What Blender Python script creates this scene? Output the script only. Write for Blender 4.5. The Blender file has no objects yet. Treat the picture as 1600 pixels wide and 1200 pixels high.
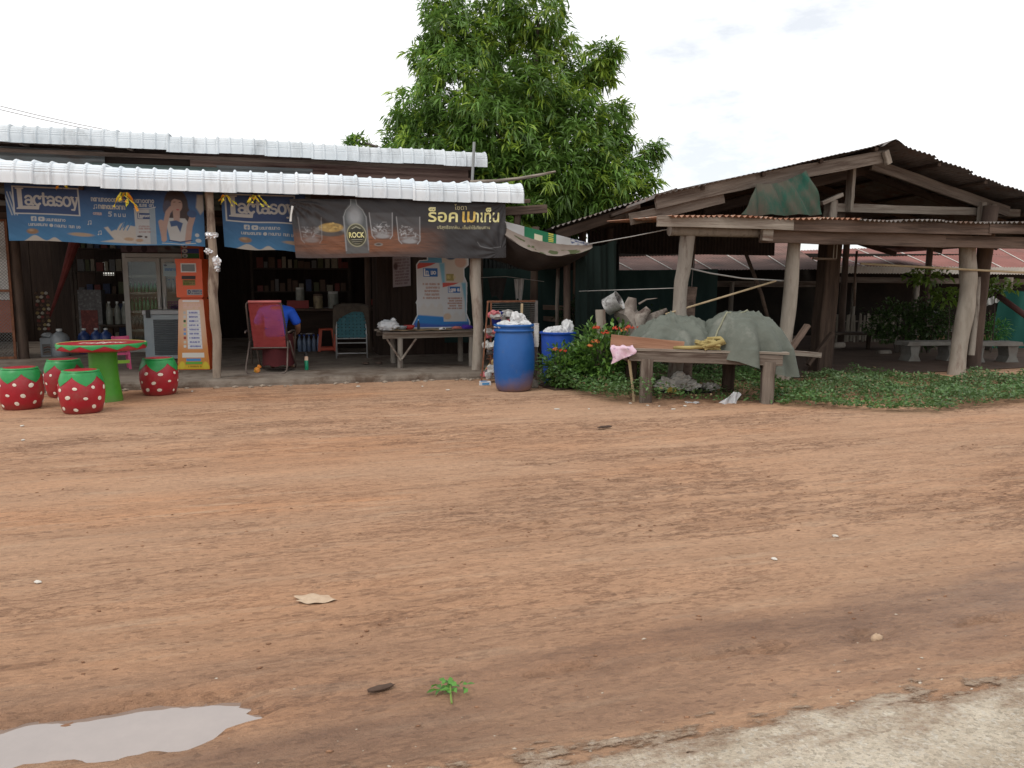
import bpy, bmesh, math, random
import numpy as np
from mathutils import Vector, Matrix, noise as mnoise

random.seed(7); np.random.seed(7)
scene = bpy.context.scene
COL = scene.collection
R = math.radians

# ------------------------------------------------------------------ camera
CAM_H, PITCH, FPX = 1.40, R(7.07), 1250.0          # photo is 1600x1200, focal length in its pixels
cd = bpy.data.cameras.new('camera'); cam = bpy.data.objects.new('camera', cd); COL.objects.link(cam)
cam.location = (0, 0, CAM_H); cam.rotation_euler = (R(90) - PITCH, 0, 0)
cd.sensor_width = 36; cd.lens = 36 * FPX / 1600; cd.clip_start = .05; cd.clip_end = 2000
scene.camera = cam

# ------------------------------------------------------------------ sky and sun (bright broken overcast)
SUN_EL, SUN_AZ = R(56), R(218)                     # azimuth of the sun measured clockwise from +Y
world = bpy.data.worlds.new('World'); scene.world = world; world.use_nodes = True
nt = world.node_tree; nt.nodes.clear(); N = nt.nodes.new; Lk = nt.links.new
out = N('ShaderNodeOutputWorld'); bg = N('ShaderNodeBackground'); bg.inputs[1].default_value = .10
sky = N('ShaderNodeTexSky'); sky.sky_type = 'NISHITA'; sky.sun_disc = False
sky.sun_elevation = SUN_EL; sky.sun_rotation = SUN_AZ
tc = N('ShaderNodeTexCoord'); mp = N('ShaderNodeMapping'); mp.inputs['Scale'].default_value = (1, 1, 2.6)
mp.inputs['Location'].default_value = (.35, .0, .12)
cn = N('ShaderNodeTexNoise'); cn.inputs['Scale'].default_value = 2.3; cn.inputs['Detail'].default_value = 7
cn.inputs['Roughness'].default_value = .62
cr = N('ShaderNodeMapRange'); cr.inputs['From Min'].default_value = .36; cr.inputs['From Max'].default_value = .46
cr.inputs['To Min'].default_value = .64
mx = N('ShaderNodeMix'); mx.data_type = 'RGBA'; mx.inputs['B'].default_value = (12.3, 12.4, 12.5, 1)
Lk(tc.outputs['Generated'], mp.inputs[0]); Lk(mp.outputs[0], cn.inputs['Vector']); Lk(cn.outputs['Fac'], cr.inputs[0])
Lk(cr.outputs[0], mx.inputs['Factor']); Lk(sky.outputs[0], mx.inputs['A']); Lk(mx.outputs['Result'], bg.inputs[0])
Lk(bg.outputs[0], out.inputs[0])
sd = bpy.data.lights.new('sun', 'SUN'); sun = bpy.data.objects.new('sun', sd); COL.objects.link(sun)
sd.energy = 1.3; sd.angle = R(16); sd.color = (1, .96, .9)
sdir = Vector((math.sin(SUN_AZ) * math.cos(SUN_EL), math.cos(SUN_AZ) * math.cos(SUN_EL), math.sin(SUN_EL)))
sun.rotation_euler = (-sdir).to_track_quat('-Z', 'Y').to_euler(); sun.location = sdir * 40
scene.view_settings.view_transform = 'Standard'; scene.view_settings.look = 'None'
scene.view_settings.exposure = 0; scene.view_settings.gamma = 1
scene.cycles.max_bounces = 6; scene.cycles.diffuse_bounces = 3; scene.cycles.transparent_max_bounces = 12
scene.cycles.use_denoising = True

# ------------------------------------------------------------------ survey of the photograph: pixel -> place
CP, SPn = math.cos(PITCH), math.sin(PITCH)
def ray(px, py):
    xc, yc = (px - 800) / FPX, (600 - py) / FPX
    dy = CP + yc * SPn
    return xc / dy, (-SPn + yc * CP) / dy
def P(px, py, Y):
    a, b = ray(px, py); return Vector((a * Y, Y, CAM_H + b * Y))
def gp(px, py, z=0.):
    a, b = ray(px, py); Y = (z - CAM_H) / b; return Vector((a * Y, Y, z))
class Frame:
    def __init__(s, o, yaw):
        s.o = Vector((o[0], o[1], 0)); s.yaw = yaw; s.M = Matrix.Translation(s.o) @ Matrix.Rotation(yaw, 4, 'Z')
        s.cx, s.sn = math.cos(yaw), math.sin(yaw)
    def w(s, u, v, z=0.): return s.M @ Vector((u, v, z))
    def loc(s, p): return s.M.inverted() @ Vector(p)
    def at(s, px, py, v):                           # point of the plane v = const of this frame seen at a pixel
        a, b = ray(px, py)                          # p = (aY, Y, H+bY)
        # v = -sn*(X-ox)+cx*(Y-oy)
        Y = (v - s.sn * s.o.x + s.cx * s.o.y) / (s.cx - s.sn * a)
        return s.loc((a * Y, Y, CAM_H + b * Y))
YAW = R(16)
SH = Frame(gp(340, 590, .1), YAW)                   # shop: origin at the foot of its left porch post
HD = Frame(P(1065, 480, 10.6), R(20))               # shed: origin at the foot of its left front post

# ------------------------------------------------------------------ object helpers
W = {}
def setup(o, parent, basis):
    COL.objects.link(o)
    b = basis if basis is not None else Matrix.Identity(4)
    if parent is not None:
        o.parent = parent; W[o.name] = W[parent.name] @ b
    else: W[o.name] = b.copy()
    o.matrix_basis = b
    return o
def tag(o, label, cat, group=None):
    o['label'] = label; o['category'] = cat
    if group: o['group'] = group
    return o
def thing(name, label, cat, M=None, group=None):
    o = bpy.data.objects.new(name, None); o.empty_display_size = .1
    setup(o, None, M if M is not None else Matrix.Identity(4)); return tag(o, label, cat, group)
def kids(o): return [c for c in bpy.data.objects if c.parent == o]
def copy_tree(o, basis=None, parent=None, label=None):
    c = o.copy(); COL.objects.link(c); c.parent = parent
    if basis is not None: c.matrix_basis = basis
    W[c.name] = (W[parent.name] if parent else Matrix.Identity(4)) @ c.matrix_basis
    if label: c['label'] = label
    for k in CH.get(o.name, []): copy_tree(k, None, c)
    return c
CH = {}
def mworld(x, y, z=0., rz=0.): return Matrix.Translation((x, y, z)) @ Matrix.Rotation(rz, 4, 'Z')
def shopM(u, v, z=.1, rz=0.): return SH.M @ Matrix.Translation((u, v, z)) @ Matrix.Rotation(rz, 4, 'Z')
def shedM(u, v, z=0., rz=0.): return HD.M @ Matrix.Translation((u, v, z)) @ Matrix.Rotation(rz, 4, 'Z')

class MB:
    def __init__(s): s.v = []; s.f = []
    def add(s, vs, fs):
        n = len(s.v); s.v += [tuple(p) for p in vs]; s.f += [tuple(i + n for i in f) for f in fs]; return s
    def box(s, c, size, Rm=None, jit=0.):
        c = Vector(c); h = Vector(size) / 2; vs = []
        for x in (-1, 1):
            for y in (-1, 1):
                for z in (-1, 1):
                    p = Vector((x * h.x, y * h.y, z * h.z))
                    if jit: p += Vector((random.uniform(-jit, jit),) * 3)
                    if Rm is not None: p = Rm @ p
                    vs.append(c + p)
        return s.add(vs, [(0, 1, 3, 2), (4, 6, 7, 5), (0, 4, 5, 1), (2, 3, 7, 6), (0, 2, 6, 4), (1, 5, 7, 3)])
    def bar(s, a, b, w, h=None, up=(0, 0, 1)):
        a, b = Vector(a), Vector(b); h = h or w; d = b - a; L = d.length; x = d.normalized(); u = Vector(up)
        if abs(x.dot(u)) > .98: u = Vector((0, 1, 0))
        y = u.cross(x).normalized(); z = x.cross(y)
        Rm = Matrix((x, y, z)).transposed()
        return s.box((a + b) / 2, (L, w, h), Rm)
    def tube(s, pts, rad, n=8, cap=True, closed=False, rough=0.):
        pts = [Vector(p) for p in pts]; m = len(pts)
        if not hasattr(rad, '__len__'): rad = [rad] * m
        rings = []; ref = None
        for i, p in enumerate(pts):
            if closed: t = pts[(i + 1) % m] - pts[i - 1]
            else: t = pts[min(i + 1, m - 1)] - pts[max(i - 1, 0)]
            t.normalize()
            if ref is None:
                ref = Vector((0, 0, 1)) if abs(t.z) < .9 else Vector((1, 0, 0))
            ref = (ref - t * ref.dot(t)).normalized(); y = t.cross(ref)
            ring = []
            for k in range(n):
                a = 2 * math.pi * k / n; r = rad[i]
                if rough: r *= 1 + rough * mnoise.noise(Vector((p.x * 3 + math.cos(a) * 1.3, p.y * 3 + math.sin(a) * 1.3, p.z * 2.2 + i * .07)))
                ring.append(p + (ref * math.cos(a) + y * math.sin(a)) * r)
            rings.append(ring)
        vs = [q for r_ in rings for q in r_]; fs = []
        for i in range(m if closed else m - 1):
            j = (i + 1) % m
            for k in range(n):
                l = (k + 1) % n; fs.append((i * n + k, i * n + l, j * n + l, j * n + k))
        if cap and not closed:
            fs.append(tuple(range(n - 1, -1, -1))); fs.append(tuple((m - 1) * n + k for k in range(n)))
        return s.add(vs, fs)
    def lathe(s, prof, n=24, c=(0, 0, 0), capb=True, capt=True):
        cx, cy, cz = c; vs = []; fs = []
        for r, z in prof:
            for k in range(n):
                a = 2 * math.pi * k / n; vs.append((cx + r * math.cos(a), cy + r * math.sin(a), cz + z))
        m = len(prof)
        for i in range(m - 1):
            for k in range(n):
                l = (k + 1) % n; fs.append((i * n + k, i * n + l, (i + 1) * n + l, (i + 1) * n + k))
        if capb: fs.append(tuple(range(n - 1, -1, -1)))
        if capt: fs.append(tuple((m - 1) * n + k for k in range(n)))
        return s.add(vs, fs)
    def grid(s, fn, nu, nv):
        vs = [fn(i / nu, j / nv) for j in range(nv + 1) for i in range(nu + 1)]
        fs = [(j * (nu + 1) + i, j * (nu + 1) + i + 1, (j + 1) * (nu + 1) + i + 1, (j + 1) * (nu + 1) + i) for j in range(nv) for i in range(nu)]
        return s.add(vs, fs)
    def prism(s, pts2, y0, y1):                     # outline in x,z pushed out along y
        n = len(pts2); vs = [(p[0], y0, p[1]) for p in pts2] + [(p[0], y1, p[1]) for p in pts2]
        fs = [tuple(range(n)), tuple(range(2 * n - 1, n - 1, -1))]
        fs += [(i, i + n, (i + 1) % n + n, (i + 1) % n) for i in range(n)]
        return s.add(vs, fs)
    def blob(s, c, rad, crumple=.2, freq=2.5, sub=3, seed=0, flat=True):
        bm = bmesh.new(); bmesh.ops.create_icosphere(bm, subdivisions=sub, radius=1)
        c = Vector(c); vs = []
        for v in bm.verts:
            p = v.co.copy(); o = Vector((seed * 7.1, seed * 3.3, seed))
            d = 1 + crumple * (1.4 * abs(mnoise.noise(p * freq + o)) - .35 + .5 * mnoise.noise(p * freq * 2.3 + o))
            q = Vector((p.x * rad[0], p.y * rad[1], p.z * rad[2])) * d
            if flat: q.z = max(q.z, -rad[2] * .8)
            vs.append(c + q)
        bm.verts.ensure_lookup_table()
        fs = [tuple(v.index for v in f.verts) for f in bm.faces]; bm.free()
        return s.add(vs, fs)
    def mesh(s, name, smooth=False):
        me = bpy.data.meshes.new(name); me.from_pydata(s.v, [], s.f); me.update()
        if smooth: me.polygons.foreach_set('use_smooth', [True] * len(me.polygons))
        return me
    def build(s, name, mat, parent=None, basis=None, smooth=False, autosmooth=None):
        me = s.mesh(name, smooth or autosmooth is not None)
        if autosmooth is not None: me.set_sharp_from_angle(angle=R(autosmooth))
        return mesh_obj(name, me, mat, parent, basis)
def mesh_obj(name, me, mat, parent=None, basis=None):
    if mat is not None and not me.materials: me.materials.append(mat)
    o = bpy.data.objects.new(name, me); setup(o, parent, basis)
    if parent is not None: CH.setdefault(parent.name, []).append(o)
    return o
def struct(o): o['kind'] = 'structure'; return o
def stuff(o): o['kind'] = 'stuff'; return o
def align(a, b, up=(0, 0, 1)):
    a, b = Vector(a), Vector(b); x = (b - a).normalized(); u = Vector(up)
    if abs(x.dot(u)) > .98: u = Vector((0, 1, 0))
    y = u.cross(x).normalized(); z = x.cross(y)
    M = Matrix((x, y, z)).transposed().to_4x4(); M.translation = a
    return M, (b - a).length
def beam(name, a, b, w, h, mat, parent, up=(0, 0, 1), jit=.03, seg=6):
    """sawn timber from a to b, its own grain along local X"""
    M, L = align(a, b, up); m = MB(); bw = min(w, h) * .08
    prof = [(-w/2 + bw, -h/2), (w/2 - bw, -h/2), (w/2, -h/2 + bw), (w/2, h/2 - bw), (w/2 - bw, h/2), (-w/2 + bw, h/2), (-w/2, h/2 - bw), (-w/2, -h/2 + bw)]
    n = len(prof); vs = []
    for i in range(seg + 1):
        dy, dz = random.uniform(-jit, jit) * w, random.uniform(-jit, jit) * h
        sc = 1 + random.uniform(-jit, jit)
        for (y, z) in prof: vs.append((L * i / seg + (random.uniform(-jit, jit) * h * .3 if i in (0, seg) else 0), y * sc + dy, z * sc + dz))
    fs = [(i * n + k, i * n + (k + 1) % n, (i + 1) * n + (k + 1) % n, (i + 1) * n + k) for i in range(seg) for k in range(n)]
    fs += [tuple(range(n - 1, -1, -1)), tuple(seg * n + k for k in range(n))]
    m.add(vs, fs)
    return m.build(name, mat, parent, M)
def log(name, pts, rad, mat, parent, n=14, sub=5, rough=.16):
    pts = [Vector(p) for p in pts]; P2 = []; R2 = []
    for i in range(len(pts) - 1):
        for k in range(sub):
            t = k / sub; ts = t * t * (3 - 2 * t)
            P2.append(pts[i].lerp(pts[i + 1], t) + Vector((mnoise.noise(Vector((i + t, 3.1, pts[0].x))), mnoise.noise(Vector((i + t, 8.1, pts[0].x))), 0)) * rad[i] * .15)
            R2.append(rad[i] * (1 - ts) + rad[i + 1] * ts)
    P2.append(pts[-1]); R2.append(rad[-1])
    return MB().tube(P2, R2, n, rough=rough).build(name, mat, parent, smooth=False, autosmooth=45)

# ------------------------------------------------------------------ materials
MAT = {}
def lin(r, g, b):
    f = lambda c: (c / 255 / 12.92) if c <= 10 else ((c / 255 + .055) / 1.055) ** 2.4
    return (f(r), f(g), f(b))
def mat(name, c, c2=None, scale=5., rough=.8, bump=0., bscale=None, metal=0., stretch=(1, 1, 1), detail=5., lo=.35, hi=.65,
        spec=.3, stain=None, stscale=2., stlo=.5, sthi=.62, transl=0., alpha=1., coat=0., rnd=0.):
    if name in MAT: return MAT[name]
    m = bpy.data.materials.new(name); m.use_nodes = True; MAT[name] = m
    t = m.node_tree; n = t.nodes; l = t.links; b = n['Principled BSDF']; o = n['Material Output']
    b.inputs['Roughness'].default_value = rough; b.inputs['Metallic'].default_value = metal
    b.inputs['Specular IOR Level'].default_value = spec
    if coat: b.inputs['Coat Weight'].default_value = coat
    c2 = c2 or c
    co = n.new('ShaderNodeTexCoord'); oi = n.new('ShaderNodeObjectInfo')
    sc = n.new('ShaderNodeVectorMath'); sc.operation = 'SCALE'; sc.inputs[0].default_value = (31, 17, 23)
    l.new(oi.outputs['Random'], sc.inputs['Scale'])
    ad = n.new('ShaderNodeVectorMath'); ad.operation = 'ADD'; l.new(co.outputs['Object'], ad.inputs[0]); l.new(sc.outputs[0], ad.inputs[1])
    ma = n.new('ShaderNodeMapping'); ma.inputs['Scale'].default_value = stretch; l.new(ad.outputs[0], ma.inputs[0])
    nz = n.new('ShaderNodeTexNoise'); nz.inputs['Scale'].default_value = scale; nz.inputs['Detail'].default_value = detail
    nz.inputs['Roughness'].default_value = .65; l.new(ma.outputs[0], nz.inputs['Vector'])
    mr = n.new('ShaderNodeMapRange'); mr.inputs['From Min'].default_value = lo; mr.inputs['From Max'].default_value = hi; l.new(nz.outputs['Fac'], mr.inputs[0])
    mi = n.new('ShaderNodeMix'); mi.data_type = 'RGBA'; mi.inputs['A'].default_value = (*c, 1); mi.inputs['B'].default_value = (*c2, 1)
    l.new(mr.outputs[0], mi.inputs['Factor']); col = mi.outputs['Result']
    if stain:
        n2 = n.new('ShaderNodeTexNoise'); n2.inputs['Scale'].default_value = stscale; n2.inputs['Detail'].default_value = 6; n2.inputs['Roughness'].default_value = .7
        l.new(ma.outputs[0] if stretch != (1, 1, 1) else ad.outputs[0], n2.inputs['Vector'])
        r2 = n.new('ShaderNodeMapRange'); r2.inputs['From Min'].default_value = stlo; r2.inputs['From Max'].default_value = sthi; l.new(n2.outputs['Fac'], r2.inputs[0])
        m2 = n.new('ShaderNodeMix'); m2.data_type = 'RGBA'; m2.inputs['B'].default_value = (*stain, 1); l.new(col, m2.inputs['A']); l.new(r2.outputs[0], m2.inputs['Factor']); col = m2.outputs['Result']
    if rnd:
        hs = n.new('ShaderNodeHueSaturation'); mm = n.new('ShaderNodeMapRange'); mm.inputs['To Min'].default_value = 1 - rnd; mm.inputs['To Max'].default_value = 1 + rnd
        l.new(oi.outputs['Random'], mm.inputs[0]); l.new(mm.outputs[0], hs.inputs['Value']); l.new(col, hs.inputs['Color']); col = hs.outputs[0]
    l.new(col, b.inputs['Base Color'])
    if bump:
        nb = n.new('ShaderNodeTexNoise'); nb.inputs['Scale'].default_value = bscale or scale * 4; nb.inputs['Detail'].default_value = 6; l.new(ma.outputs[0], nb.inputs['Vector'])
        bu = n.new('ShaderNodeBump'); bu.inputs['Strength'].default_value = min(1, bump); bu.inputs['Distance'].default_value = .02 * max(1, bump); l.new(nb.outputs['Fac'], bu.inputs['Height']); l.new(bu.outputs[0], b.inputs['Normal'])
    if transl or alpha < 1:
        s_ = b.outputs[0]
        if transl:
            tr = n.new('ShaderNodeBsdfTranslucent'); l.new(col, tr.inputs[0]); ms = n.new('ShaderNodeMixShader'); ms.inputs[0].default_value = transl
            l.new(s_, ms.inputs[1]); l.new(tr.outputs[0], ms.inputs[2]); s_ = ms.outputs[0]
        if alpha < 1:
            tp = n.new('ShaderNodeBsdfTransparent'); ms = n.new('ShaderNodeMixShader'); ms.inputs[0].default_value = alpha
            l.new(tp.outputs[0], ms.inputs[1]); l.new(s_, ms.inputs[2]); s_ = ms.outputs[0]
        l.new(s_, o.inputs[0])
    return m
def add_dirt(m, h0, soft=.25, tilt=0., amp=.3, col=(.20, .105, .065), mx_=.88):
    """mud splashed up from the ground, thinning out with height"""
    t_ = m.node_tree; n = t_.nodes; l = t_.links; b = n['Principled BSDF']; src = b.inputs['Base Color'].links[0].from_socket
    co = n.new('ShaderNodeTexCoord'); se = n.new('ShaderNodeSeparateXYZ'); l.new(co.outputs['Object'], se.inputs[0]); nn = n.new('ShaderNodeTexNoise'); nn.inputs['Scale'].default_value = 6; nn.inputs['Detail'].default_value = 8; nn.inputs['Roughness'].default_value = .7; l.new(co.outputs['Object'], nn.inputs['Vector'])
    ad = n.new('ShaderNodeMath'); ad.operation = 'MULTIPLY_ADD'; ad.inputs[1].default_value = amp; l.new(nn.outputs['Fac'], ad.inputs[0]); l.new(se.outputs['Z'], ad.inputs[2])
    a2 = n.new('ShaderNodeMath'); a2.operation = 'MULTIPLY_ADD'; a2.inputs[1].default_value = -tilt; l.new(se.outputs['X'], a2.inputs[0]); l.new(ad.outputs[0], a2.inputs[2])
    mr = n.new('ShaderNodeMapRange'); mr.inputs[1].default_value = h0 + amp * .5 + soft * .5; mr.inputs[2].default_value = h0 + amp * .5 - soft * .5; mr.inputs[3].default_value = 0; mr.inputs[4].default_value = mx_; l.new(a2.outputs[0], mr.inputs[0])
    mi = n.new('ShaderNodeMix'); mi.data_type = 'RGBA'; mi.inputs['B'].default_value = (*col, 1); l.new(src, mi.inputs['A']); l.new(mr.outputs[0], mi.inputs['Factor']); l.new(mi.outputs['Result'], b.inputs['Base Color']); return m
def attr_mat(name, rough=.6, spec=.3, transl=0., bump=0., mul=None, attr='Col'):
    """colour read from the mesh's own print / leaf colour attribute"""
    if name in MAT: return MAT[name]
    m = bpy.data.materials.new(name); m.use_nodes = True; MAT[name] = m
    t = m.node_tree; n = t.nodes; l = t.links; b = n['Principled BSDF']; o = n['Material Output']
    b.inputs['Roughness'].default_value = rough; b.inputs['Specular IOR Level'].default_value = spec
    a = n.new('ShaderNodeAttribute'); a.attribute_name = attr; col = a.outputs['Color']; l.new(col, b.inputs['Base Color'])
    if bump:
        co = n.new('ShaderNodeTexCoord'); nb = n.new('ShaderNodeTexNoise'); nb.inputs['Scale'].default_value = 6; nb.inputs['Detail'].default_value = 5; l.new(co.outputs['Object'], nb.inputs['Vector'])
        bu = n.new('ShaderNodeBump'); bu.inputs['Strength'].default_value = bump; bu.inputs['Distance'].default_value = .03; l.new(nb.outputs['Fac'], bu.inputs['Height']); l.new(bu.outputs[0], b.inputs['Normal'])
    if transl:
        tr = n.new('ShaderNodeBsdfTranslucent'); l.new(col, tr.inputs[0]); ms = n.new('ShaderNodeMixShader'); ms.inputs[0].default_value = transl
        l.new(b.outputs[0], ms.inputs[1]); l.new(tr.outputs[0], ms.inputs[2]); l.new(ms.outputs[0], o.inputs[0])
    return m
def set_col(me, cols):
    a = me.color_attributes.new('Col', 'FLOAT_COLOR', 'POINT')
    buf = np.ones((len(me.vertices), 4), np.float32); buf[:, :3] = cols; a.data.foreach_set('color', buf.ravel())
def np_mesh(name, V, F):
    """V (n,3), F list of arrays of equal-length faces"""
    me = bpy.data.meshes.new(name); V = np.asarray(V, np.float32); F = np.asarray(F, np.int32); k = F.shape[1]
    me.vertices.add(len(V)); me.vertices.foreach_set('co', V.ravel())
    me.loops.add(F.size); me.loops.foreach_set('vertex_index', F.ravel())
    me.polygons.add(len(F)); me.polygons.foreach_set('loop_start', np.arange(0, F.size, k, dtype=np.int32))
    me.polygons.foreach_set('loop_total', np.full(len(F), k, np.int32)); me.update(calc_edges=True); me.validate()
    return me
def grid_faces(nx, ny):
    i, j = np.meshgrid(np.arange(nx - 1), np.arange(ny - 1)); a = (j * nx + i).ravel()
    return np.stack([a, a + 1, a + nx + 1, a + nx], 1)

WOOD = mat('weathered_wood', (.105, .082, .066), (.195, .160, .131), 3, .9, .5, 9, stretch=(.35, 5, 5), stain=(.075, .052, .04), stscale=2.2)
WOODP = mat('pale_weathered_wood', (.185, .155, .125), (.315, .275, .23), 3, .9, .4, 9, stretch=(.3, 5, 5), stain=(.13, .09, .07), stscale=1.7)
WOODB = mat('brown_wood', (.085, .058, .044), (.155, .108, .084), 3, .88, .5, 9, stretch=(.35, 6, 6), stain=(.06, .04, .03), stscale=2.)
WOODD = mat('dark_wood', (.035, .022, .016), (.075, .05, .036), 3, .9, .4, 9, stretch=(.5, 5, 5))
BARKP = mat('pale_stripped_log', (.23, .197, .16), (.365, .325, .275), 5, .9, .6, 14, stretch=(1, 1, .25), stain=(.16, .11, .085), stscale=5., stlo=.52, sthi=.68)
BARKG = mat('grey_log', (.185, .16, .135), (.31, .28, .24), 5, .9, .7, 13, stretch=(1, 1, .22), stain=(.10, .075, .06), stscale=5.)
BARKD = mat('dark_log', (.06, .04, .032), (.12, .085, .065), 5, .9, .7, 13, stretch=(1, 1, .25))
CONC = mat('old_concrete', (.135, .108, .086), (.205, .17, .138), 3, .9, .35, 20, stain=(.09, .062, .044), stscale=1.6)
STEEL = mat('grey_steel', (.30, .30, .30), (.42, .42, .41), 6, .45, metal=.7)
DKSTEEL = mat('dark_painted_steel', (.05, .045, .042), (.10, .085, .075), 8, .55, spec=.4)
RUST = mat('rusty_steel', (.10, .04, .022), (.20, .085, .045), 12, .85, .2)
WHITEP = mat('white_plastic', (.72, .72, .72), (.80, .80, .80), 4, .45, spec=.4)
BLACK = mat('black_plastic', (.02, .02, .02), (.03, .03, .03), 5, .5)

# ================================================================== GROUND, ROAD, PUDDLE
def _hash(i, j, seed):
    n = (i.astype(np.int64) * 374761393 + j.astype(np.int64) * 668265263 + seed * 974634777) & 0x7fffffff
    n = ((n ^ (n >> 13)) * 1274126177) & 0x7fffffff
    return ((n ^ (n >> 16)) & 0xffff) / 65535.
def vnoise(x, y, seed=0):
    i, j = np.floor(x), np.floor(y); fx, fy = x - i, y - j
    fx = fx * fx * fx * (fx * (fx * 6 - 15) + 10); fy = fy * fy * fy * (fy * (fy * 6 - 15) + 10)
    a, b = _hash(i, j, seed), _hash(i + 1, j, seed); c, d = _hash(i, j + 1, seed), _hash(i + 1, j + 1, seed)
    return (a * (1 - fx) + b * fx) * (1 - fy) + (c * (1 - fx) + d * fx) * fy
def fbm(x, y, seed=0, o=4):
    s = 0; a = .5; t = 0
    for k in range(o):
        s = s + a * vnoise(x * 2 ** k + 13.7 * k, y * 2 ** k + 5.1 * k, seed + k); t += a; a *= .55
    return s / t
def sstep(a, b, x):
    t = np.clip((x - a) / (b - a), 0, 1); return t * t * (3 - 2 * t)
CY, SY = math.cos(YAW), math.sin(YAW)
def road_st(x, y): return x * CY + y * SY, -x * SY + y * CY      # along / across the road
def puddle_d(s, t):
    tm = 2.655 + .02 * np.sin(s * 2.1 + .4) + .03 * (-.2 - s)
    wid = .155 * sstep(.06, -.36, s) * sstep(-3.4, -2.2, s) - .045
    return np.abs(t - tm) - wid + .13 * (fbm(s * 4, t * 9, 31) - .5) + .05 * (fbm(s * 14, t * 30, 37) - .5)
def ground_fields(x, y):
    s, t = road_st(x, y)
    wet = sstep(2.12, 2.3, t) * (1 - sstep(2.85, 3.35, t + .5 * (fbm(s * .5, t * .8, 3) - .5)))
    wet = wet * (.35 + .85 * sstep(.40, .62, fbm(s * .55, t * 2.2, 5)))
    pd = puddle_d(s, t)
    wet = np.maximum(wet, 1 - sstep(-.02, .16, pd))
    zone = sstep(.50, .66, fbm(s * .38 + 4, t * .95, 11, 3)) * sstep(2.7, 3.4, t)       # churned patches
    zone2 = sstep(.48, .62, fbm(s * .33, t * 1.5, 17, 3)) * sstep(4.3, 4.9, t) * (1 - sstep(9.3, 10.2, t))
    zone = np.clip(np.maximum(zone, zone2), 0, 1)
    streak = fbm(s * 1.1, t * 9, 21, 4)
    rut = fbm(s * .35, t * 4.2, 23, 3)
    clod = np.abs(fbm(s * 5.5, t * 17, 27, 4) - .5) * 2
    h = .018 * (rut - .5) + .007 * (streak - .5) + zone * (.030 * (np.abs(fbm(s * 2.2, t * 11, 29, 4) - .5) * 2 - .3) + .010 * clod)
    h = h + .03 * (fbm(s * .2, t * .35, 41, 3) - .5)
    calm = 1 - .8 * sstep(9.0, 10.5, t)
    h = h * calm - .05 * (1 - sstep(-.03, .09, pd)) - .006 * wet
    crev = zone * sstep(.62, .30, fbm(s * 2.2, t * 13, 29, 4)) 
    return h, np.clip(wet, 0, 1), zone, crev, streak, rut
def gz(x, y):
    return float(ground_fields(np.array([x]), np.array([y]))[0][0])
def axis(fine0, fine1, step, far):
    a = list(np.arange(fine0, fine1, step)); g = step; v = a[-1]
    while v < far: g *= 1.35; v += g; a.append(v)
    g = step; v = a[0]; pre = []
    while v > -far: g *= 1.35; v -= g; pre.append(v)
    return np.array(pre[::-1] + a)
xs = axis(-9.5, 10.5, .027, 420)
ya = [1.3]
while ya[-1] < 13.5: ya.append(ya[-1] + .011 + .0042 * (ya[-1] - 1.3))
st = .1; pre = []; v = 1.3
while v > -420: st *= 1.5; v -= st; pre.append(v)
st = .1; v = ya[-1]
while v < 900: st *= 1.35; v += st; ya.append(v)
ys = np.array(pre[::-1] + ya)
X, Y = np.meshgrid(xs, ys); x, y = X.ravel(), Y.ravel()
h, wet, zone, crev, streak, rut = ground_fields(x, y)
far = np.maximum(np.abs(x), np.abs(y)) > 16; h[far] *= 0.; h[np.abs(x) > 60] = 0
me = np_mesh('ground', np.stack([x, y, h], 1), grid_faces(len(xs), len(ys)))
me.polygons.foreach_set('use_smooth', [True] * len(me.polygons))
s_, t_ = road_st(x, y)
grass = sstep(24, 34, y)
set_col(me, np.stack([wet, crev, zone], 1))
g = bpy.data.materials.new('red_laterite_soil'); g.use_nodes = True
t = g.node_tree; n = t.nodes; l = t.links; b = n['Principled BSDF']
at = n.new('ShaderNodeAttribute'); at.attribute_name = 'Col'; sp = n.new('ShaderNodeSeparateColor'); l.new(at.outputs['Color'], sp.inputs[0])
co = n.new('ShaderNodeTexCoord'); ma = n.new('ShaderNodeMapping'); ma.vector_type = 'TEXTURE'; ma.inputs['Rotation'].default_value = (0, 0, YAW); ma.inputs['Scale'].default_value = (8, 1, 1); l.new(co.outputs['Object'], ma.inputs[0])
def nz(scale, detail=6, vec=None, rough=.65):
    q = n.new('ShaderNodeTexNoise'); q.inputs['Scale'].default_value = scale; q.inputs['Detail'].default_value = detail; q.inputs['Roughness'].default_value = rough
    l.new(vec or ma.outputs[0], q.inputs['Vector']); return q.outputs['Fac']
def rng(src, a, b_, c=0., d=1.):
    q = n.new('ShaderNodeMapRange'); q.inputs[1].default_value = a; q.inputs[2].default_value = b_; q.inputs[3].default_value = c; q.inputs[4].default_value = d; l.new(src, q.inputs[0]); return q.outputs[0]
def mixc(f, A, B):
    q = n.new('ShaderNodeMix'); q.data_type = 'RGBA'
    for s0, v in (('A', A), ('B', B)):
        if isinstance(v, tuple): q.inputs[s0].default_value = (*v, 1)
        else: l.new(v, q.inputs[s0])
    if isinstance(f, float): q.inputs['Factor'].default_value = f
    else: l.new(f, q.inputs['Factor'])
    return q.outputs['Result']
def mul(a, b_):
    q = n.new('ShaderNodeMath'); q.operation = 'MULTIPLY'; l.new(a, q.inputs[0])
    if isinstance(b_, float): q.inputs[1].default_value = b_
    else: l.new(b_, q.inputs[1])
    return q.outputs[0]
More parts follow.
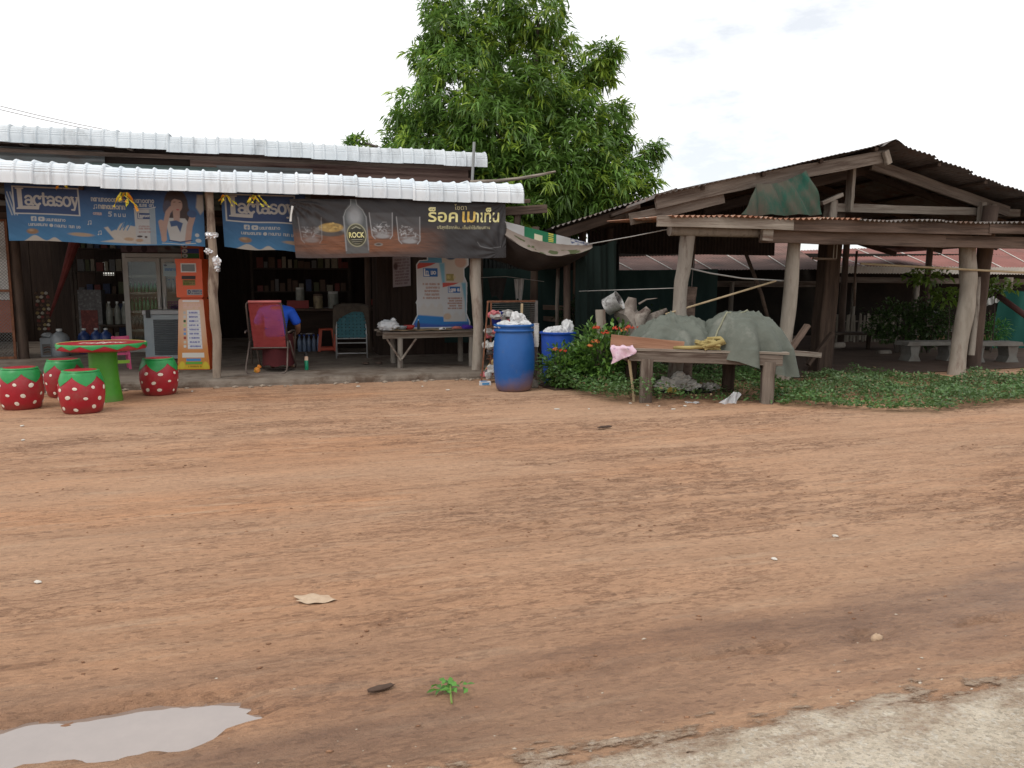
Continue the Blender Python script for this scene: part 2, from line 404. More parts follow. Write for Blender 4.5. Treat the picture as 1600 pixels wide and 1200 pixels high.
def ridge(scale, detail, w0, vec=None):                # thin lines where the noise crosses its middle: cracks and tread marks
    q = n.new('ShaderNodeMath'); q.operation = 'SUBTRACT'; q.inputs[1].default_value = .5; l.new(nz(scale, detail, vec, .7), q.inputs[0])
    q2 = n.new('ShaderNodeMath'); q2.operation = 'ABSOLUTE'; l.new(q.outputs[0], q2.inputs[0]); return rng(q2.outputs[0], w0, 0.)
m4 = n.new('ShaderNodeMapping'); m4.vector_type = 'TEXTURE'; m4.inputs['Rotation'].default_value = (0, 0, YAW + .04); m4.inputs['Scale'].default_value = (3.5, 1, 1); l.new(co.outputs['Object'], m4.inputs[0])
vo = n.new('ShaderNodeTexVoronoi'); vo.inputs['Scale'].default_value = 75; m5 = n.new('ShaderNodeMapping'); m5.vector_type = 'TEXTURE'; m5.inputs['Rotation'].default_value = (0, 0, YAW); m5.inputs['Scale'].default_value = (2.2, 1, 1); l.new(co.outputs['Object'], m5.inputs[0]); l.new(m5.outputs[0], vo.inputs['Vector'])
vs = n.new('ShaderNodeSeparateColor'); l.new(vo.outputs['Color'], vs.inputs[0])
c0 = mixc(rng(nz(.8, 5), .38, .62), (.465, .240, .126), (.470, .290, .182))           # orange laterite / dusty beige
c0 = mixc(rng(nz(.16, 4, co.outputs['Object']), .42, .6), c0, (.465, .288, .180))
c0 = mixc(rng(nz(3.2, 7), .40, .68, 0, .7), c0, (.345, .19, .108))
patch = rng(nz(.9, 5, m4.outputs[0]), .44, .56)
c0 = mixc(mul(mul(ridge(4.5, 7, .028, m4.outputs[0]), patch), .6), c0, (.12, .055, .03))
c0 = mixc(mul(mul(ridge(11, 6, .03, m4.outputs[0]), rng(nz(1.7, 4, m4.outputs[0]), .44, .6)), .6), c0, (.17, .082, .046))
c0 = mixc(mul(rng(nz(5.5, 8, None, .75), .40, .33), .6), c0, (.19, .095, .053))
c0 = mixc(rng(nz(9, 8), .53, .72, 0, .55), c0, (.50, .345, .23))                      # dry crumbs
c0 = mixc(mul(sp.outputs[1], .28), c0, mixc(rng(nz(7, 6, m4.outputs[0]), .40, .6), (.15, .072, .04), (.27, .145, .08)))   # moist clods in the ruts, with crevice shade painted in as darker soil
c0 = mixc(mul(mul(ridge(5, 8, .034, m4.outputs[0]), sp.outputs[2]), .6), c0, (.105, .048, .027))  # crevice shade of the churned patches painted as thin dark lines
wetf = mul(sp.outputs[0], rng(nz(1.6, 7, m4.outputs[0], .7), .36, .62, .15, .85))
c0 = mixc(wetf, c0, mixc(rng(nz(2.6, 7), .38, .62), (.12, .062, .038), (.20, .108, .066)))
hs = n.new('ShaderNodeHueSaturation'); l.new(c0, hs.inputs['Color']); l.new(rng(vs.outputs[0], 0, 1, .90, 1.10), hs.inputs['Value']); c0 = hs.outputs[0]
c0 = mixc(mul(rng(vs.outputs[1], .88, .96), .35), c0, (.11, .055, .032))
l.new(c0, b.inputs['Base Color'])
l.new(rng(sp.outputs[0], 0, 1, .93, .52), b.inputs['Roughness']); b.inputs['Specular IOR Level'].default_value = .35
bu = n.new('ShaderNodeBump'); bu.inputs['Strength'].default_value = 1.; bu.inputs['Distance'].default_value = .035; l.new(nz(11, 10, None, .7), bu.inputs['Height'])
bu2 = n.new('ShaderNodeBump'); bu2.inputs['Strength'].default_value = 1.; bu2.inputs['Distance'].default_value = .012; l.new(nz(60, 6, co.outputs['Object']), bu2.inputs['Height']); l.new(bu.outputs[0], bu2.inputs['Normal'])
l.new(bu2.outputs[0], b.inputs['Normal'])
ground = struct(mesh_obj('ground', me, g))

# gravel road with a ragged edge running into the mud
def road_mesh():
    ss = np.arange(-9, 11, .05); tt = np.concatenate([np.arange(2.60, 1.70, -.03), [1.6, 1.3, .8, 0, -1.5, -4]])
    S, T = np.meshgrid(ss, tt); e = 2.16 + .20 * (fbm(S * .9, T * .5, 51) - .5)
    xx = S * CY - T * SY; yy = S * SY + T * CY
    hh = ground_fields(xx.ravel(), yy.ravel())[0].reshape(S.shape)
    z = np.where(T > 1.2, hh + .005 + .012 * sstep(0, .3, e - T), .02)
    me = np_mesh('gravel_road', np.stack([xx.ravel(), yy.ravel(), z.ravel()], 1), grid_faces(len(ss), len(tt)))
    d = np.clip((e - T) * .85 + .5, 0, 1).ravel(); set_col(me, np.stack([d, d, d], 1)); return me
me = road_mesh(); me.polygons.foreach_set('use_smooth', [True] * len(me.polygons))
GRAV = mat('pale_gravel', (.55, .455, .345), (.69, .60, .475), 5, .95, 1.2, 110, stain=(.37, .285, .20), stscale=1.6, stlo=.48, sthi=.68, detail=9)
t = GRAV.node_tree; n = t.nodes; l = t.links; b = n['Principled BSDF']; src = b.inputs['Base Color'].links[0].from_socket
at = n.new('ShaderNodeAttribute'); at.attribute_name = 'Col'; co = n.new('ShaderNodeTexCoord'); ma = n.new('ShaderNodeMapping'); ma.vector_type = 'TEXTURE'; ma.inputs['Rotation'].default_value = (0, 0, YAW); ma.inputs['Scale'].default_value = (2.6, 1, 1); l.new(co.outputs['Object'], ma.inputs[0])
nf = nz(9, 10, None, .72)
sm = n.new('ShaderNodeMath'); sm.operation = 'MULTIPLY_ADD'; sm.inputs[1].default_value = .85; l.new(nf, sm.inputs[0]); l.new(at.outputs['Fac'], sm.inputs[2])
edge = rng(sm.outputs[0], .935, .975); soil = rng(sm.outputs[0], .95, 1.14, .85, 0.)
vo = n.new('ShaderNodeTexVoronoi'); vo.inputs['Scale'].default_value = 85; l.new(co.outputs['Object'], vo.inputs['Vector']); vs = n.new('ShaderNodeSeparateColor'); l.new(vo.outputs['Color'], vs.inputs[0])
src = mixc(rng(vs.outputs[0], .55, 1, 0, .6), src, (.27, .225, .17)); src = mixc(rng(vs.outputs[1], .7, 1, 0, .7), src, (.68, .62, .53))
l.new(mixc(soil, src, (.26, .155, .095)), b.inputs['Base Color'])
tp = n.new('ShaderNodeBsdfTransparent'); ms = n.new('ShaderNodeMixShader'); l.new(edge, ms.inputs[0]); l.new(tp.outputs[0], ms.inputs[1]); l.new(b.outputs[0], ms.inputs[2]); l.new(ms.outputs[0], n['Material Output'].inputs[0])
road = struct(mesh_obj('gravel_road', me, GRAV))

# puddle
ss = np.linspace(-3.6, .35, 120); tt = np.linspace(2.3, 3.0, 30); S, T = np.meshgrid(ss, tt)
keepv = (puddle_d(S, T) < .16).ravel(); F = grid_faces(120, 30); F = F[keepv[F].all(1)]
xx = (S * CY - T * SY).ravel(); yy = (S * SY + T * CY).ravel()
me = np_mesh('puddle', np.stack([xx, yy, np.full_like(xx, -.030)], 1), F)
w = mat('muddy_water', (.20, .15, .125), (.25, .19, .16), 3, .03, spec=.5); w.node_tree.nodes['Principled BSDF'].inputs['IOR'].default_value = 2.5
pud = struct(mesh_obj('puddle', me, w))

# crumbs, clods and pebbles on the yard: nobody could count them
def scatter_stones(name, n_, area, size, material, seed, dens=None, flat=.6):
    rs = np.random.RandomState(seed); base = np.array([(0, 0, 1), (1, 0, .1), (.3, .95, 0), (-.8, .6, .1), (-.8, -.6, 0), (.3, -.95, .1), (0, 0, -.6)], float)
    tri = np.array([(0, 1, 2), (0, 2, 3), (0, 3, 4), (0, 4, 5), (0, 5, 1), (6, 2, 1), (6, 3, 2), (6, 4, 3), (6, 5, 4), (6, 1, 5)])
    s = rs.uniform(area[0], area[1], n_); t = area[2] + (area[3] - area[2]) * rs.uniform(0, 1, n_) ** 1.5
    x, y = s * CY - t * SY, s * SY + t * CY
    f = ground_fields(x, y); 
    if dens is not None:
        p = dens(s, t, f); k = rs.uniform(0, 1, n_) < p; x, y, s, t = x[k], y[k], s[k], t[k]; f = [q[k] for q in f]
    m = len(x); sz = size[0] + (size[1] - size[0]) * rs.uniform(0, 1, m) ** 4
    a = YAW + rs.normal(0, .6, m); jit = 1 + rs.uniform(-.35, .35, (m, 7, 3)); V = base[None] * jit * sz[:, None, None]; V[:, :, 2] *= flat; V[:, :, 0] *= 1.6
    ca, sa = np.cos(a)[:, None], np.sin(a)[:, None]; vx = V[:, :, 0] * ca - V[:, :, 1] * sa; vy = V[:, :, 0] * sa + V[:, :, 1] * ca
    VV = np.stack([vx + x[:, None], vy + y[:, None], V[:, :, 2] + (f[0] + sz * .15)[:, None]], 2).reshape(-1, 3)
    FF = (tri[None] + (np.arange(m) * 7)[:, None, None]).reshape(-1, 3)
    return stuff(mesh_obj(name, np_mesh(name, VV, FF), material))
SOILC = mat('loose_soil_clods', (.17, .083, .047), (.33, .18, .105), 3, .95, .4, 60)
PEB = mat('pale_pebbles', (.42, .33, .25), (.58, .50, .41), 4, .9)
tag(scatter_stones('soil_clods', 20000, (-9, 11, 2.2, 10.5), (.002, .009), SOILC, 3, lambda s, t, f: .10 + .9 * f[2]), 'loose crumbs and clods of red soil over the yard', 'soil')
tag(scatter_stones('gravel', 5200, (-5, 7, 1.3, 3.6), (.002, .009), PEB, 5, lambda s, t, f: np.where(t < 2.2, .9, np.where(t < 2.45, .22, .025))), 'small pale stones strewn along the edge of the road', 'gravel')

# ================================================================== TREES AND PLANTS
def leaf_mesh(name, base, dirs, length, width, cols, droop=.25, up=None, fold=.25):
    """base (n,3), dirs (n,3) unit, one folded leaf of 4 triangles each"""
    n_ = len(base); z = np.array([0, 0, 1.]); side = np.cross(dirs, z); nn = np.linalg.norm(side, axis=1, keepdims=True); side = np.where(nn > 1e-3, side / np.maximum(nn, 1e-3), np.array([1., 0, 0]))
    tw = np.random.uniform(-.9, .9, n_)[:, None]; nor = np.cross(side, dirs); side = side * np.cos(tw) + nor * np.sin(tw); nor = np.cross(side, dirs)
    L = length[:, None]; Wd = width[:, None]; dn = np.array([0, 0, -1.]) * L * droop
    mid = base + dirs * L * .48 + dn * .25; tip = base + dirs * L + dn
    lf = mid + side * Wd * .5 + nor * Wd * fold; rt = mid - side * Wd * .5 + nor * Wd * fold
    V = np.stack([base, lf, mid, rt, tip], 1).reshape(-1, 3)
    tri = np.array([(0, 2, 1), (0, 3, 2), (1, 2, 4), (2, 3, 4)]); F = (tri[None] + (np.arange(n_) * 5)[:, None, None]).reshape(-1, 3)
    me = np_mesh(name, V, F); set_col(me, np.repeat(cols, 5, axis=0)); return me
def rand_unit(n_, rs):
    v = rs.normal(size=(n_, 3)); return v / np.linalg.norm(v, axis=1, keepdims=True)
LEAF = attr_mat('leaf', .40, .5, .36)

# --- the big mango tree behind the shop
TY = 18.5
lobes = [(800, 235, 105, .4), (700, 52, 46, -.7), (672, 92, 34, -.5), (690, 4, 34, -.4), (742, 60, 50, -.5), (780, 10, 46, .1), (842, 22, 48, -.2), (862, 66, 44, .3), (800, 100, 66, .5), (722, 128, 66, -1.0), (664, 172, 46, -.6), (634, 188, 28, -.2), (680, 208, 50, -1.0), (618, 222, 25, -.4), (648, 228, 32, -.9),
         (905, 120, 34, .2), (936, 92, 30, -.2), (958, 78, 18, -.3), (948, 118, 22, .0), (890, 160, 54, -.2), (948, 196, 36, -.4), (972, 176, 20, -.2), (970, 220, 24, -.5), (900, 225, 66, -.8), (985, 262, 28, -.5), (1012, 246, 22, -.4), (1030, 232, 13, -.5), (1012, 284, 18, -.6), (955, 286, 46, -1.0),
         (860, 286, 66, -1.3), (775, 205, 70, -1.3), (790, 290, 70, -1.2), (745, 262, 52, -1.3), (830, 150, 60, -.9), (835, 345, 80, -.6), (900, 322, 50, -.6), (948, 306, 34, -.7), (985, 300, 22, -.6), (566, 222, 16, -.3), (548, 220, 8, -.3), (705, 240, 44, -1.0), (930, 255, 40, -1.1)]
rs = np.random.RandomState(11); B, D, Ln, Wd, Cl = [], [], [], [], []
tips = []
for (px, py, r, dy) in lobes:
    c = np.array(P(px, py, TY + dy)); rad = r / FPX * TY
    nc = int(5 + 222 * (rad ** 2)); dirs = rand_unit(nc, rs); lum = np.array([mnoise.noise(Vector(q * 2.2) + Vector((px, py, 0))) for q in dirs]); rr = rad * (1 - .55 * rs.uniform(0, 1, nc) ** 1.7) * (1 + .55 * lum); rr[rs.uniform(0, 1, nc) < .12] *= 1.16
    pos = c + dirs * rr[:, None] * np.array([1, .85, .95]); lobe_t = rs.uniform(-.12, .12)
    for p, d in zip(pos, dirs):
        k = rs.randint(9, 16); young = rs.uniform() < .24 + lobe_t
        ax = d * .8 + np.array([0, 0, .35]) + rs.normal(size=3) * .3; ax /= np.linalg.norm(ax)
        ld = rand_unit(k, rs); ld = ld - (ld @ ax)[:, None] * ax * .75 + ax * .35; ld[:, 2] -= .18; ld /= np.linalg.norm(ld, axis=1, keepdims=True)
        B.append(np.tile(p, (k, 1)) + ld * .02 - ax * rs.uniform(0, .16, (k, 1))); D.append(ld); Ln.append(rs.uniform(.16, .29, k)); Wd.append(rs.uniform(.036, .056, k))
        v = rs.uniform(.62, 1.38) + lobe_t
        base = np.array([.27, .39, .05]) if young else np.array([.118, .222, .040]) * v
        Cl.append(base * rs.uniform(.8, 1.2, (k, 1)))
B, D, Ln, Wd, Cl = map(np.concatenate, (B, D, Ln, Wd, Cl))
root = Vector(P(830, 500, TY + .3)); root.z = 0
mango = thing('mango_tree', 'tall dense mango tree with drooping leaf clusters behind the shop', 'tree', Matrix.Translation(root))
me = leaf_mesh('crown', B - np.array(root), D, Ln, Wd, Cl, droop=.28); stuff(mesh_obj('crown', me, LEAF, mango))
BARK = mat('mango_bark', (.06, .05, .042), (.12, .10, .085), 6, .95, .6, 14)
MB().tube([(0, 0, -.1), (.05, .02, 1), (-.05, .1, 2.2), (0, .1, 3.2), (-.1, .1, 4.5), (.05, 0, 6)], [.34, .27, .24, .2, .14, .06], 12, rough=.2).build('trunk', BARK, mango, autosmooth=50)
for (px, py, r, dy) in lobes[1:]:
    e = Vector(P(px, py, TY + dy)) - root; z0 = max(1.6, min(4.6, e.z - 1.6)); q = Vector((0, .1, z0))
    mid = q.lerp(e, .5) + Vector((0, 0, .25))
    MB().tube([q, mid, e], [.10, .07, .02], 7).build('limb', BARK, mango, smooth=True)

def bush(name, label, cat, c, rad, n_leaf, ll, lw, cols, seed, stem=True, group=None, droop=.2, up=.4):
    rs = np.random.RandomState(seed); c = Vector(c); t = thing(name, label, cat, Matrix.Translation((c.x, c.y, 0)), group)
    d = rand_unit(n_leaf, rs); r = 1 - .6 * rs.uniform(0, 1, n_leaf) ** 1.6
    lump = np.array([mnoise.noise(Vector(q * 2.3) + Vector((seed, 0, 0))) for q in d])
    r = r * (1 + .55 * lump); pos = d * r[:, None] * np.array(rad) + np.array([0, 0, c.z]); pos[:, 2] = np.maximum(pos[:, 2], .02)
    ld = d * .7 + rand_unit(n_leaf, rs) * .7; ld[:, 2] += up * .5; ld /= np.linalg.norm(ld, axis=1, keepdims=True)
    cols = np.array(cols); ci = rs.randint(0, len(cols), n_leaf); col = cols[ci] * rs.uniform(.7, 1.25, (n_leaf, 1))
    me = leaf_mesh('foliage', pos, ld, rs.uniform(.6, 1.2, n_leaf) * ll, rs.uniform(.7, 1.2, n_leaf) * lw, col, droop); stuff(mesh_obj('foliage', me, LEAF, t))
    if stem:
        m = MB()
        for k in range(7):
            a = rs.uniform(0, 6.28); q = Vector((math.cos(a) * rad[0] * .6, math.sin(a) * rad[1] * .6, c.z + rad[2] * .4)); m.tube([(0, 0, -.03), q * .4, q], [.018, .012, .005], 5)
        m.build('stem', BARK, t)
    return t
GREENS = [(.05, .12, .025), (.07, .16, .03), (.035, .09, .02)]

# ================================================================== THE SHOP
ROOFW = mat('white_painted_metal', (.60, .66, .71), (.72, .76, .79), 1.3, .42, spec=.45, stain=(.40, .42, .43), stscale=3.2, stlo=.54, sthi=.78, stretch=(1, .35, .35))
ROOFU = mat('dusty_white_metal', (.52, .56, .585), (.66, .69, .71), 1.5, .5, spec=.4, stain=(.34, .36, .37), stscale=2.6, stlo=.5, sthi=.74, stretch=(1, .35, .35))
# raised concrete floor with a broken front edge
def slab():
    m = MB(); pts = []
    us = np.linspace(-6.5, 4.55, 90)
    for k, u in enumerate(us):
        e = -.30 + .05 * mnoise.noise(Vector((u * .8, 0, 1))) + .045 * mnoise.noise(Vector((u * 4.1, 0, 2))) + .02 * mnoise.noise(Vector((u * 13, 0, 5)))
        pts.append((u, e))
    top, bot = [], []
    vs = []; fs = []
    for (u, e) in pts:
        ch = .015 + .02 * abs(mnoise.noise(Vector((u * 6, 3, 0))))
        g0 = SH.w(u, e - .03)
        vs += [(u, 9.2, .10), (u, e + ch + .05, .10 + .004 * mnoise.noise(Vector((u * 3, 1, 1)))), (u, e, .10 - ch), (u, e - .02 - .015 * mnoise.noise(Vector((u * 9, 9, 0))), .04), (u, e - .03, -.08)]
    for i in range(len(pts) - 1):
        for k in range(4): a = i * 5 + k; fs.append((a, a + 1, a + 6, a + 5))
    m.add(vs, fs); return m
struct(slab().build('concrete_floor', CONC, None, SH.M))
m = MB(); rs = random.Random(4)
RUB = mat('broken_concrete', (.22, .17, .13), (.34, .28, .22), 6, .95, .5)
rub = thing('rubble', 'broken chips of concrete lying along the shop floor edge', 'rubble', SH.M)
for k in range(60):
    u = rs.uniform(-2.9, 4.2); v = -.36 - abs(rs.gauss(0, .07)); s = rs.uniform(.012, .035); MB().blob((u, v, s * .3), (s * 1.5, s, s * .6), .4, 2, 1, k).build('chip', RUB, rub)

# --- crimp-curved metal roof sheets
def sheet_mesh(name, back, pitch=.205, ribs=4, rise=.055, droop=.105, arc=.19, ribh=.026):
    path = [(0, 0), (0, droop * .5), (0, droop)]; na = 22
    for k in range(1, na + 1):
        a = R(180 - (86.5) * k / na); cx = arc; w_ = .010 if (k % 3 == 1 and 1 < k < na - 1) else 0
        path.append((cx + (arc - w_) * math.cos(a), droop + (arc - w_) * math.sin(a)))
    v0, z0 = path[-1]
    for k in range(1, 5): path.append((v0 + (back - v0) * k / 4, z0 + rise * (back - v0) * k / 4))
    prof = []
    for r_ in range(ribs):
        u0 = r_ * pitch
        prof += [(u0, 0), (u0 + .012, ribh * .75), (u0 + .024, ribh), (u0 + .036, ribh * .75), (u0 + .048, 0), (u0 + pitch * .5 + .02, .002), (u0 + pitch * .5 + .05, .002)]
    prof += [(ribs * pitch, 0), (ribs * pitch + .012, ribh * .75), (ribs * pitch + .024, ribh), (ribs * pitch + .036, ribh * .75), (ribs * pitch + .046, 0)]
    vs = []; np_ = len(prof)
    for i, (v, z) in enumerate(path):
        a = path[max(i - 1, 0)]; b_ = path[min(i + 1, len(path) - 1)]; d = Vector((b_[0] - a[0], b_[1] - a[1])).normalized(); nrm = Vector((-d.y, d.x))
        for (u, hh) in prof: vs.append((u, v + nrm.x * hh, z + nrm.y * hh))
    fs = [(i * np_ + k, i * np_ + k + 1, (i + 1) * np_ + k + 1, (i + 1) * np_ + k) for i in range(len(path) - 1) for k in range(np_ - 1)]
    me = MB().add(vs, fs).mesh(name, True); me.set_sharp_from_angle(angle=R(18)); return me
awn = thing('porch_awning', 'long awning of curved white metal sheets on log posts along the shop front', 'awning', SH.M)
me = sheet_mesh('roof_sheet', 4.05); me.materials.append(ROOFW); rs = random.Random(2); PW = .82
eL, eR = 2.672, 2.612
for k in range(11):
    u = 4.42 - PW * (k + 1); zz = eL + (eR - eL) * (u + 2.49) / 6.87 + rs.uniform(-.006, .008) + .012 * math.sin(u * 1.7)
    B_ = Matrix.Translation((u, -.17 + rs.uniform(-.008, .008), zz)) @ Matrix.Rotation(math.atan((eR - eL) / 6.87) * -1, 4, 'Y') @ Matrix.Translation((0, 0, .0025 * (k % 2)))
    mesh_obj('roof_sheet', me, None, awn, B_)
log('post', [(.0, 0, .07), (.012, .0, .7), (-.012, .01, 1.3), (.015, 0, 1.9), (-.01, .03, 2.80)], [.058, .06, .066, .06, .055], mat('brown_stripped_log', (.215, .165, .125), (.34, .275, .215), 5, .9, .6, 14, stretch=(1, 1, .25), stain=(.12, .08, .06), stscale=5.), awn, rough=.35)
log('post', [(3.77, .06, .0), (3.80, .06, .8), (3.76, .05, 1.5), (3.80, .07, 2.78)], [.088, .08, .085, .075], BARKP, awn)
log('post', [(-4.2, .0, .05), (-4.18, .0, 2.5)], [.07, .06], BARKP, awn)
log('purlin', [(-4.6, .12, 2.86), (-1.5, .12, 2.85), (1.5, .12, 2.83), (4.35, .12, 2.82)], [.05, .055, .05, .05], WOODD, awn, n=8)
beam('rafter', (4.25, -.05, 2.72), (4.3, 3.9, 2.86), .06, .12, WOODD, awn)
for u in (-3.6, -1.6, .6, 2.6): beam('rafter', (u, .05, 2.70), (u, 3.9, 2.88), .05, .1, WOODD, awn)
for v in (1.3, 2.6): beam('purlin', (-4.6, v, 2.83 + v * .045), (4.4, v, 2.9 + v * .045), .05, .05, WOODD, awn)
# timbers sticking out past the awning on the right
beam('beam_end', (4.05, .42, 2.52), (5.02, .42, 2.60), .06, .13, WOODB, awn)
beam('beam_end', (4.1, .62, 2.70), (4.8, .62, 2.735), .05, .06, WOODB, awn)
beam('bracket', (4.55, .47, 2.53), (4.52, .47, 2.15), .10, .05, WOODB, awn, up=(0, 1, 0))

shop = thing('shop_building', 'low village shop with a white metal roof and dark open front', 'building', SH.M)
me = sheet_mesh('roof_sheet', 5.6, rise=.05); me.materials.append(ROOFU)
for k in range(12):
    u = 4.80 - PW * (k + 1)
    B_ = Matrix.Translation((u, 3.55 + rs.uniform(-.012, .012), 3.655 - .0118 * (u - 4.7) + rs.uniform(-.012, .01) + .0025 * (k % 2) + .01 * math.sin(u * 2)))
    mesh_obj('roof_sheet', me, None, shop, B_)
def corr_panel(name, u0, u1, z0, z1, v, mt, pitch=.11, amp=.011, vertical=False, parent=None):
    m = MB(); L = (u1 - u0) if vertical else (z1 - z0); n_ = int(L / pitch * 8)
    if vertical: m.grid(lambda a, b_: (u0 + (u1 - u0) * a, v + amp * math.cos((u1 - u0) * a / pitch * 6.283), z0 + (z1 - z0) * b_), n_, 3)
    else: m.grid(lambda a, b_: (u0 + (u1 - u0) * a, v + amp * math.cos((z1 - z0) * b_ / pitch * 6.283) + .006 * math.sin(a * 9), z0 + (z1 - z0) * b_), 8, n_)
    return m.build(name, mt, parent or shop, smooth=True)
GREYTIN = mat('old_grey_tin', (.10, .105, .105), (.16, .165, .16), 1.6, .6, metal=.3, stain=(.085, .06, .05), stscale=1.8, stretch=(.4, 1, 2))
GREENTIN = mat('old_green_tin', (.085, .12, .11), (.13, .16, .15), 2, .6, metal=.3)
BROWNTIN = mat('rusted_tin', (.105, .062, .05), (.17, .11, .09), 2, .75, metal=.15, stretch=(.3, 1, 4), stain=(.06, .03, .025), stscale=1.5)
corr_panel('wall_sheet', -5.2, -2.0, 2.75, 3.74, 3.93, GREYTIN)
corr_panel('wall_sheet', -2.25, -.12, 2.75, 3.52, 3.90, GREENTIN)
corr_panel('wall_sheet', -.15, 1.55, 2.75, 3.56, 3.915, GREYTIN)
corr_panel('wall_sheet', 1.5, 4.58, 2.75, 3.50, 3.90, BROWNTIN)
corr_panel('wall_sheet', -.6, 4.55, 3.40, 3.78, 3.94, BROWNTIN)
beam('wall_plate', (-5.2, 3.86, 3.66), (4.62, 3.86, 3.68), .06, .07, WOODB, shop)
for u in (-3.2, -1.55, .9, 2.9, 4.3): beam('rafter_end', (u, 3.58, 3.78), (u, 4.2, 3.82), .05, .11, WOODB, shop)
beam('lintel', (-5.2, 3.98, 2.56), (4.6, 3.98, 2.56), .08, .16, WOODD, shop)
# walls: dark boards
def board_wall(parent, u0, u1, v0, v1, z0, z1, mt, w=.18, name='board'):
    A, B2 = Vector((u0, v0, 0)), Vector((u1, v1, 0)); d = B2 - A; L = d.length; d.normalize(); k = 0.; i = 0
    sz = None
    while k < L - .02:
        ww = min(w, L - k); p = A + d * (k + ww / 2); off = Vector((-d.y, d.x, 0)) * random.uniform(-.006, .006)
        beam(name, (p.x + off.x, p.y + off.y, z0), (p.x + off.x, p.y + off.y, z1 + random.uniform(-.02, .02)), ww - .006, .02, mt, parent, up=(-d.y, d.x, 0), jit=.0, seg=1); k += ww; i += 1
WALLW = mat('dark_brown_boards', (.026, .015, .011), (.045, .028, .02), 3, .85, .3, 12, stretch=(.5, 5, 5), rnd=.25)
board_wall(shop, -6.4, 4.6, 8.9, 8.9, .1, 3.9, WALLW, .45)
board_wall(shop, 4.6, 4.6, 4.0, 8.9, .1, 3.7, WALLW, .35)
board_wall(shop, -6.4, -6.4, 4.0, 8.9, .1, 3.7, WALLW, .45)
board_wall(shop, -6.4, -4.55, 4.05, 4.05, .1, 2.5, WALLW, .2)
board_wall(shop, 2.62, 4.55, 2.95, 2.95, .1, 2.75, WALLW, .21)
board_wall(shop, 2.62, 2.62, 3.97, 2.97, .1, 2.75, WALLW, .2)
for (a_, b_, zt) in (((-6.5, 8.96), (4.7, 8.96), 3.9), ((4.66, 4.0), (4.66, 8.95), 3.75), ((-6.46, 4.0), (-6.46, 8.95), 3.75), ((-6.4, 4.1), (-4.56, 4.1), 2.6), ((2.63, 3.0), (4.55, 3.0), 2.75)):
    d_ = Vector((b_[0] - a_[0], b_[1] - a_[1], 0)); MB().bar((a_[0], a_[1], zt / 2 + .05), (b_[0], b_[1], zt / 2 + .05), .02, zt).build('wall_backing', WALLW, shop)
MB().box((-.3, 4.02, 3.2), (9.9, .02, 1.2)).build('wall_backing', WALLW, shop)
# small barred window at the back that lets daylight in
LITW = bpy.data.materials.new('glowing_pane'); LITW.use_nodes = True
LITW.node_tree.nodes['Principled BSDF'].inputs['Base Color'].default_value = (.8, .8, .75, 1)
LITW.node_tree.nodes['Principled BSDF'].inputs['Emission Color'].default_value = (1, .97, .88, 1); LITW.node_tree.nodes['Principled BSDF'].inputs['Emission Strength'].default_value = .55
q = SH.at(169, 420, 8.82)
wn = MB().box((q.x, 8.85, q.z), (.22, .02, .30)).build('window', LITW, shop)
m = MB()
for k in range(4): m.box((q.x - .08 + k * .055, 8.82, q.z), (.014, .02, .32))
for k in range(4): m.box((q.x, 8.815, q.z - .13 + k * .085), (.25, .02, .018))
m.build('window_bars', WOODD, wn)
log('corner_post', [(-3.52, 4.06, .08), (-3.55, 4.06, 2.55)], [.09, .09], BARKD, shop)
for u in (-.35, 2.55): log('front_post', [(u, 4.06, .08), (u, 4.06, 2.55)], [.06, .06], BARKD, shop)

# --- steel mesh door folded back at the left
md = thing('mesh_door', 'folded diamond mesh door with white backing at the left edge', 'door', shopM(-4.50, 3.95, .1))
fr = MB()
for (a, b_) in (((0, 0, 0), (0, 0, 2.42)), ((.88, 0, 0), (.88, 0, 2.42)), ((0, 0, .03), (.88, 0, .03)), ((0, 0, 2.4), (.88, 0, 2.4)), ((0, 0, 1.20), (.88, 0, 1.20))): fr.bar(a, b_, .04)
fr.build('frame', RUST, md)
MB().box((.44, .035, 1.72), (.86, .006, 1.36)).build('backing_sheet', mat('white_backing_sheet', (.55, .55, .54), (.68, .68, .66), 1.2, .7, stain=(.4, .38, .35), stscale=2), md)
MB().box((.44, .035, .75), (.86, .006, .56)).build('lower_backing', mat('faded_red_sheet', (.28, .09, .06), (.36, .14, .1), 2, .8), md)
wi = MB()
for k in range(-46, 18):
    for sgn in (1, -1):
        a0 = k * .055; pts = []
        z0, z1 = max(0, a0 if sgn > 0 else 2.42 - a0 - .88), None
        if sgn > 0: p0 = (0, -a0); p1 = (.88, -a0 + .88)
        else: p0 = (0, -a0 + .88); p1 = (.88, -a0)
        (xa, za), (xb, zb) = p0, p1
        if zb < za: xa, za, xb, zb = xb, zb, xa, za
        if zb < 0 or za > 2.4: continue
        if za < 0: tt_ = -za / (zb - za); xa += (xb - xa) * tt_; za = 0
        if zb > 2.4: tt_ = (2.4 - za) / (zb - za); xb = xa + (xb - xa) * tt_; zb = 2.4
        wi.bar((xa, -.01 * sgn, za), (xb, -.01 * sgn, zb), .005)
wi.build('mesh', mat('grey_wire', (.12, .12, .12), (.18, .18, .17), 6, .5, metal=.5), md)

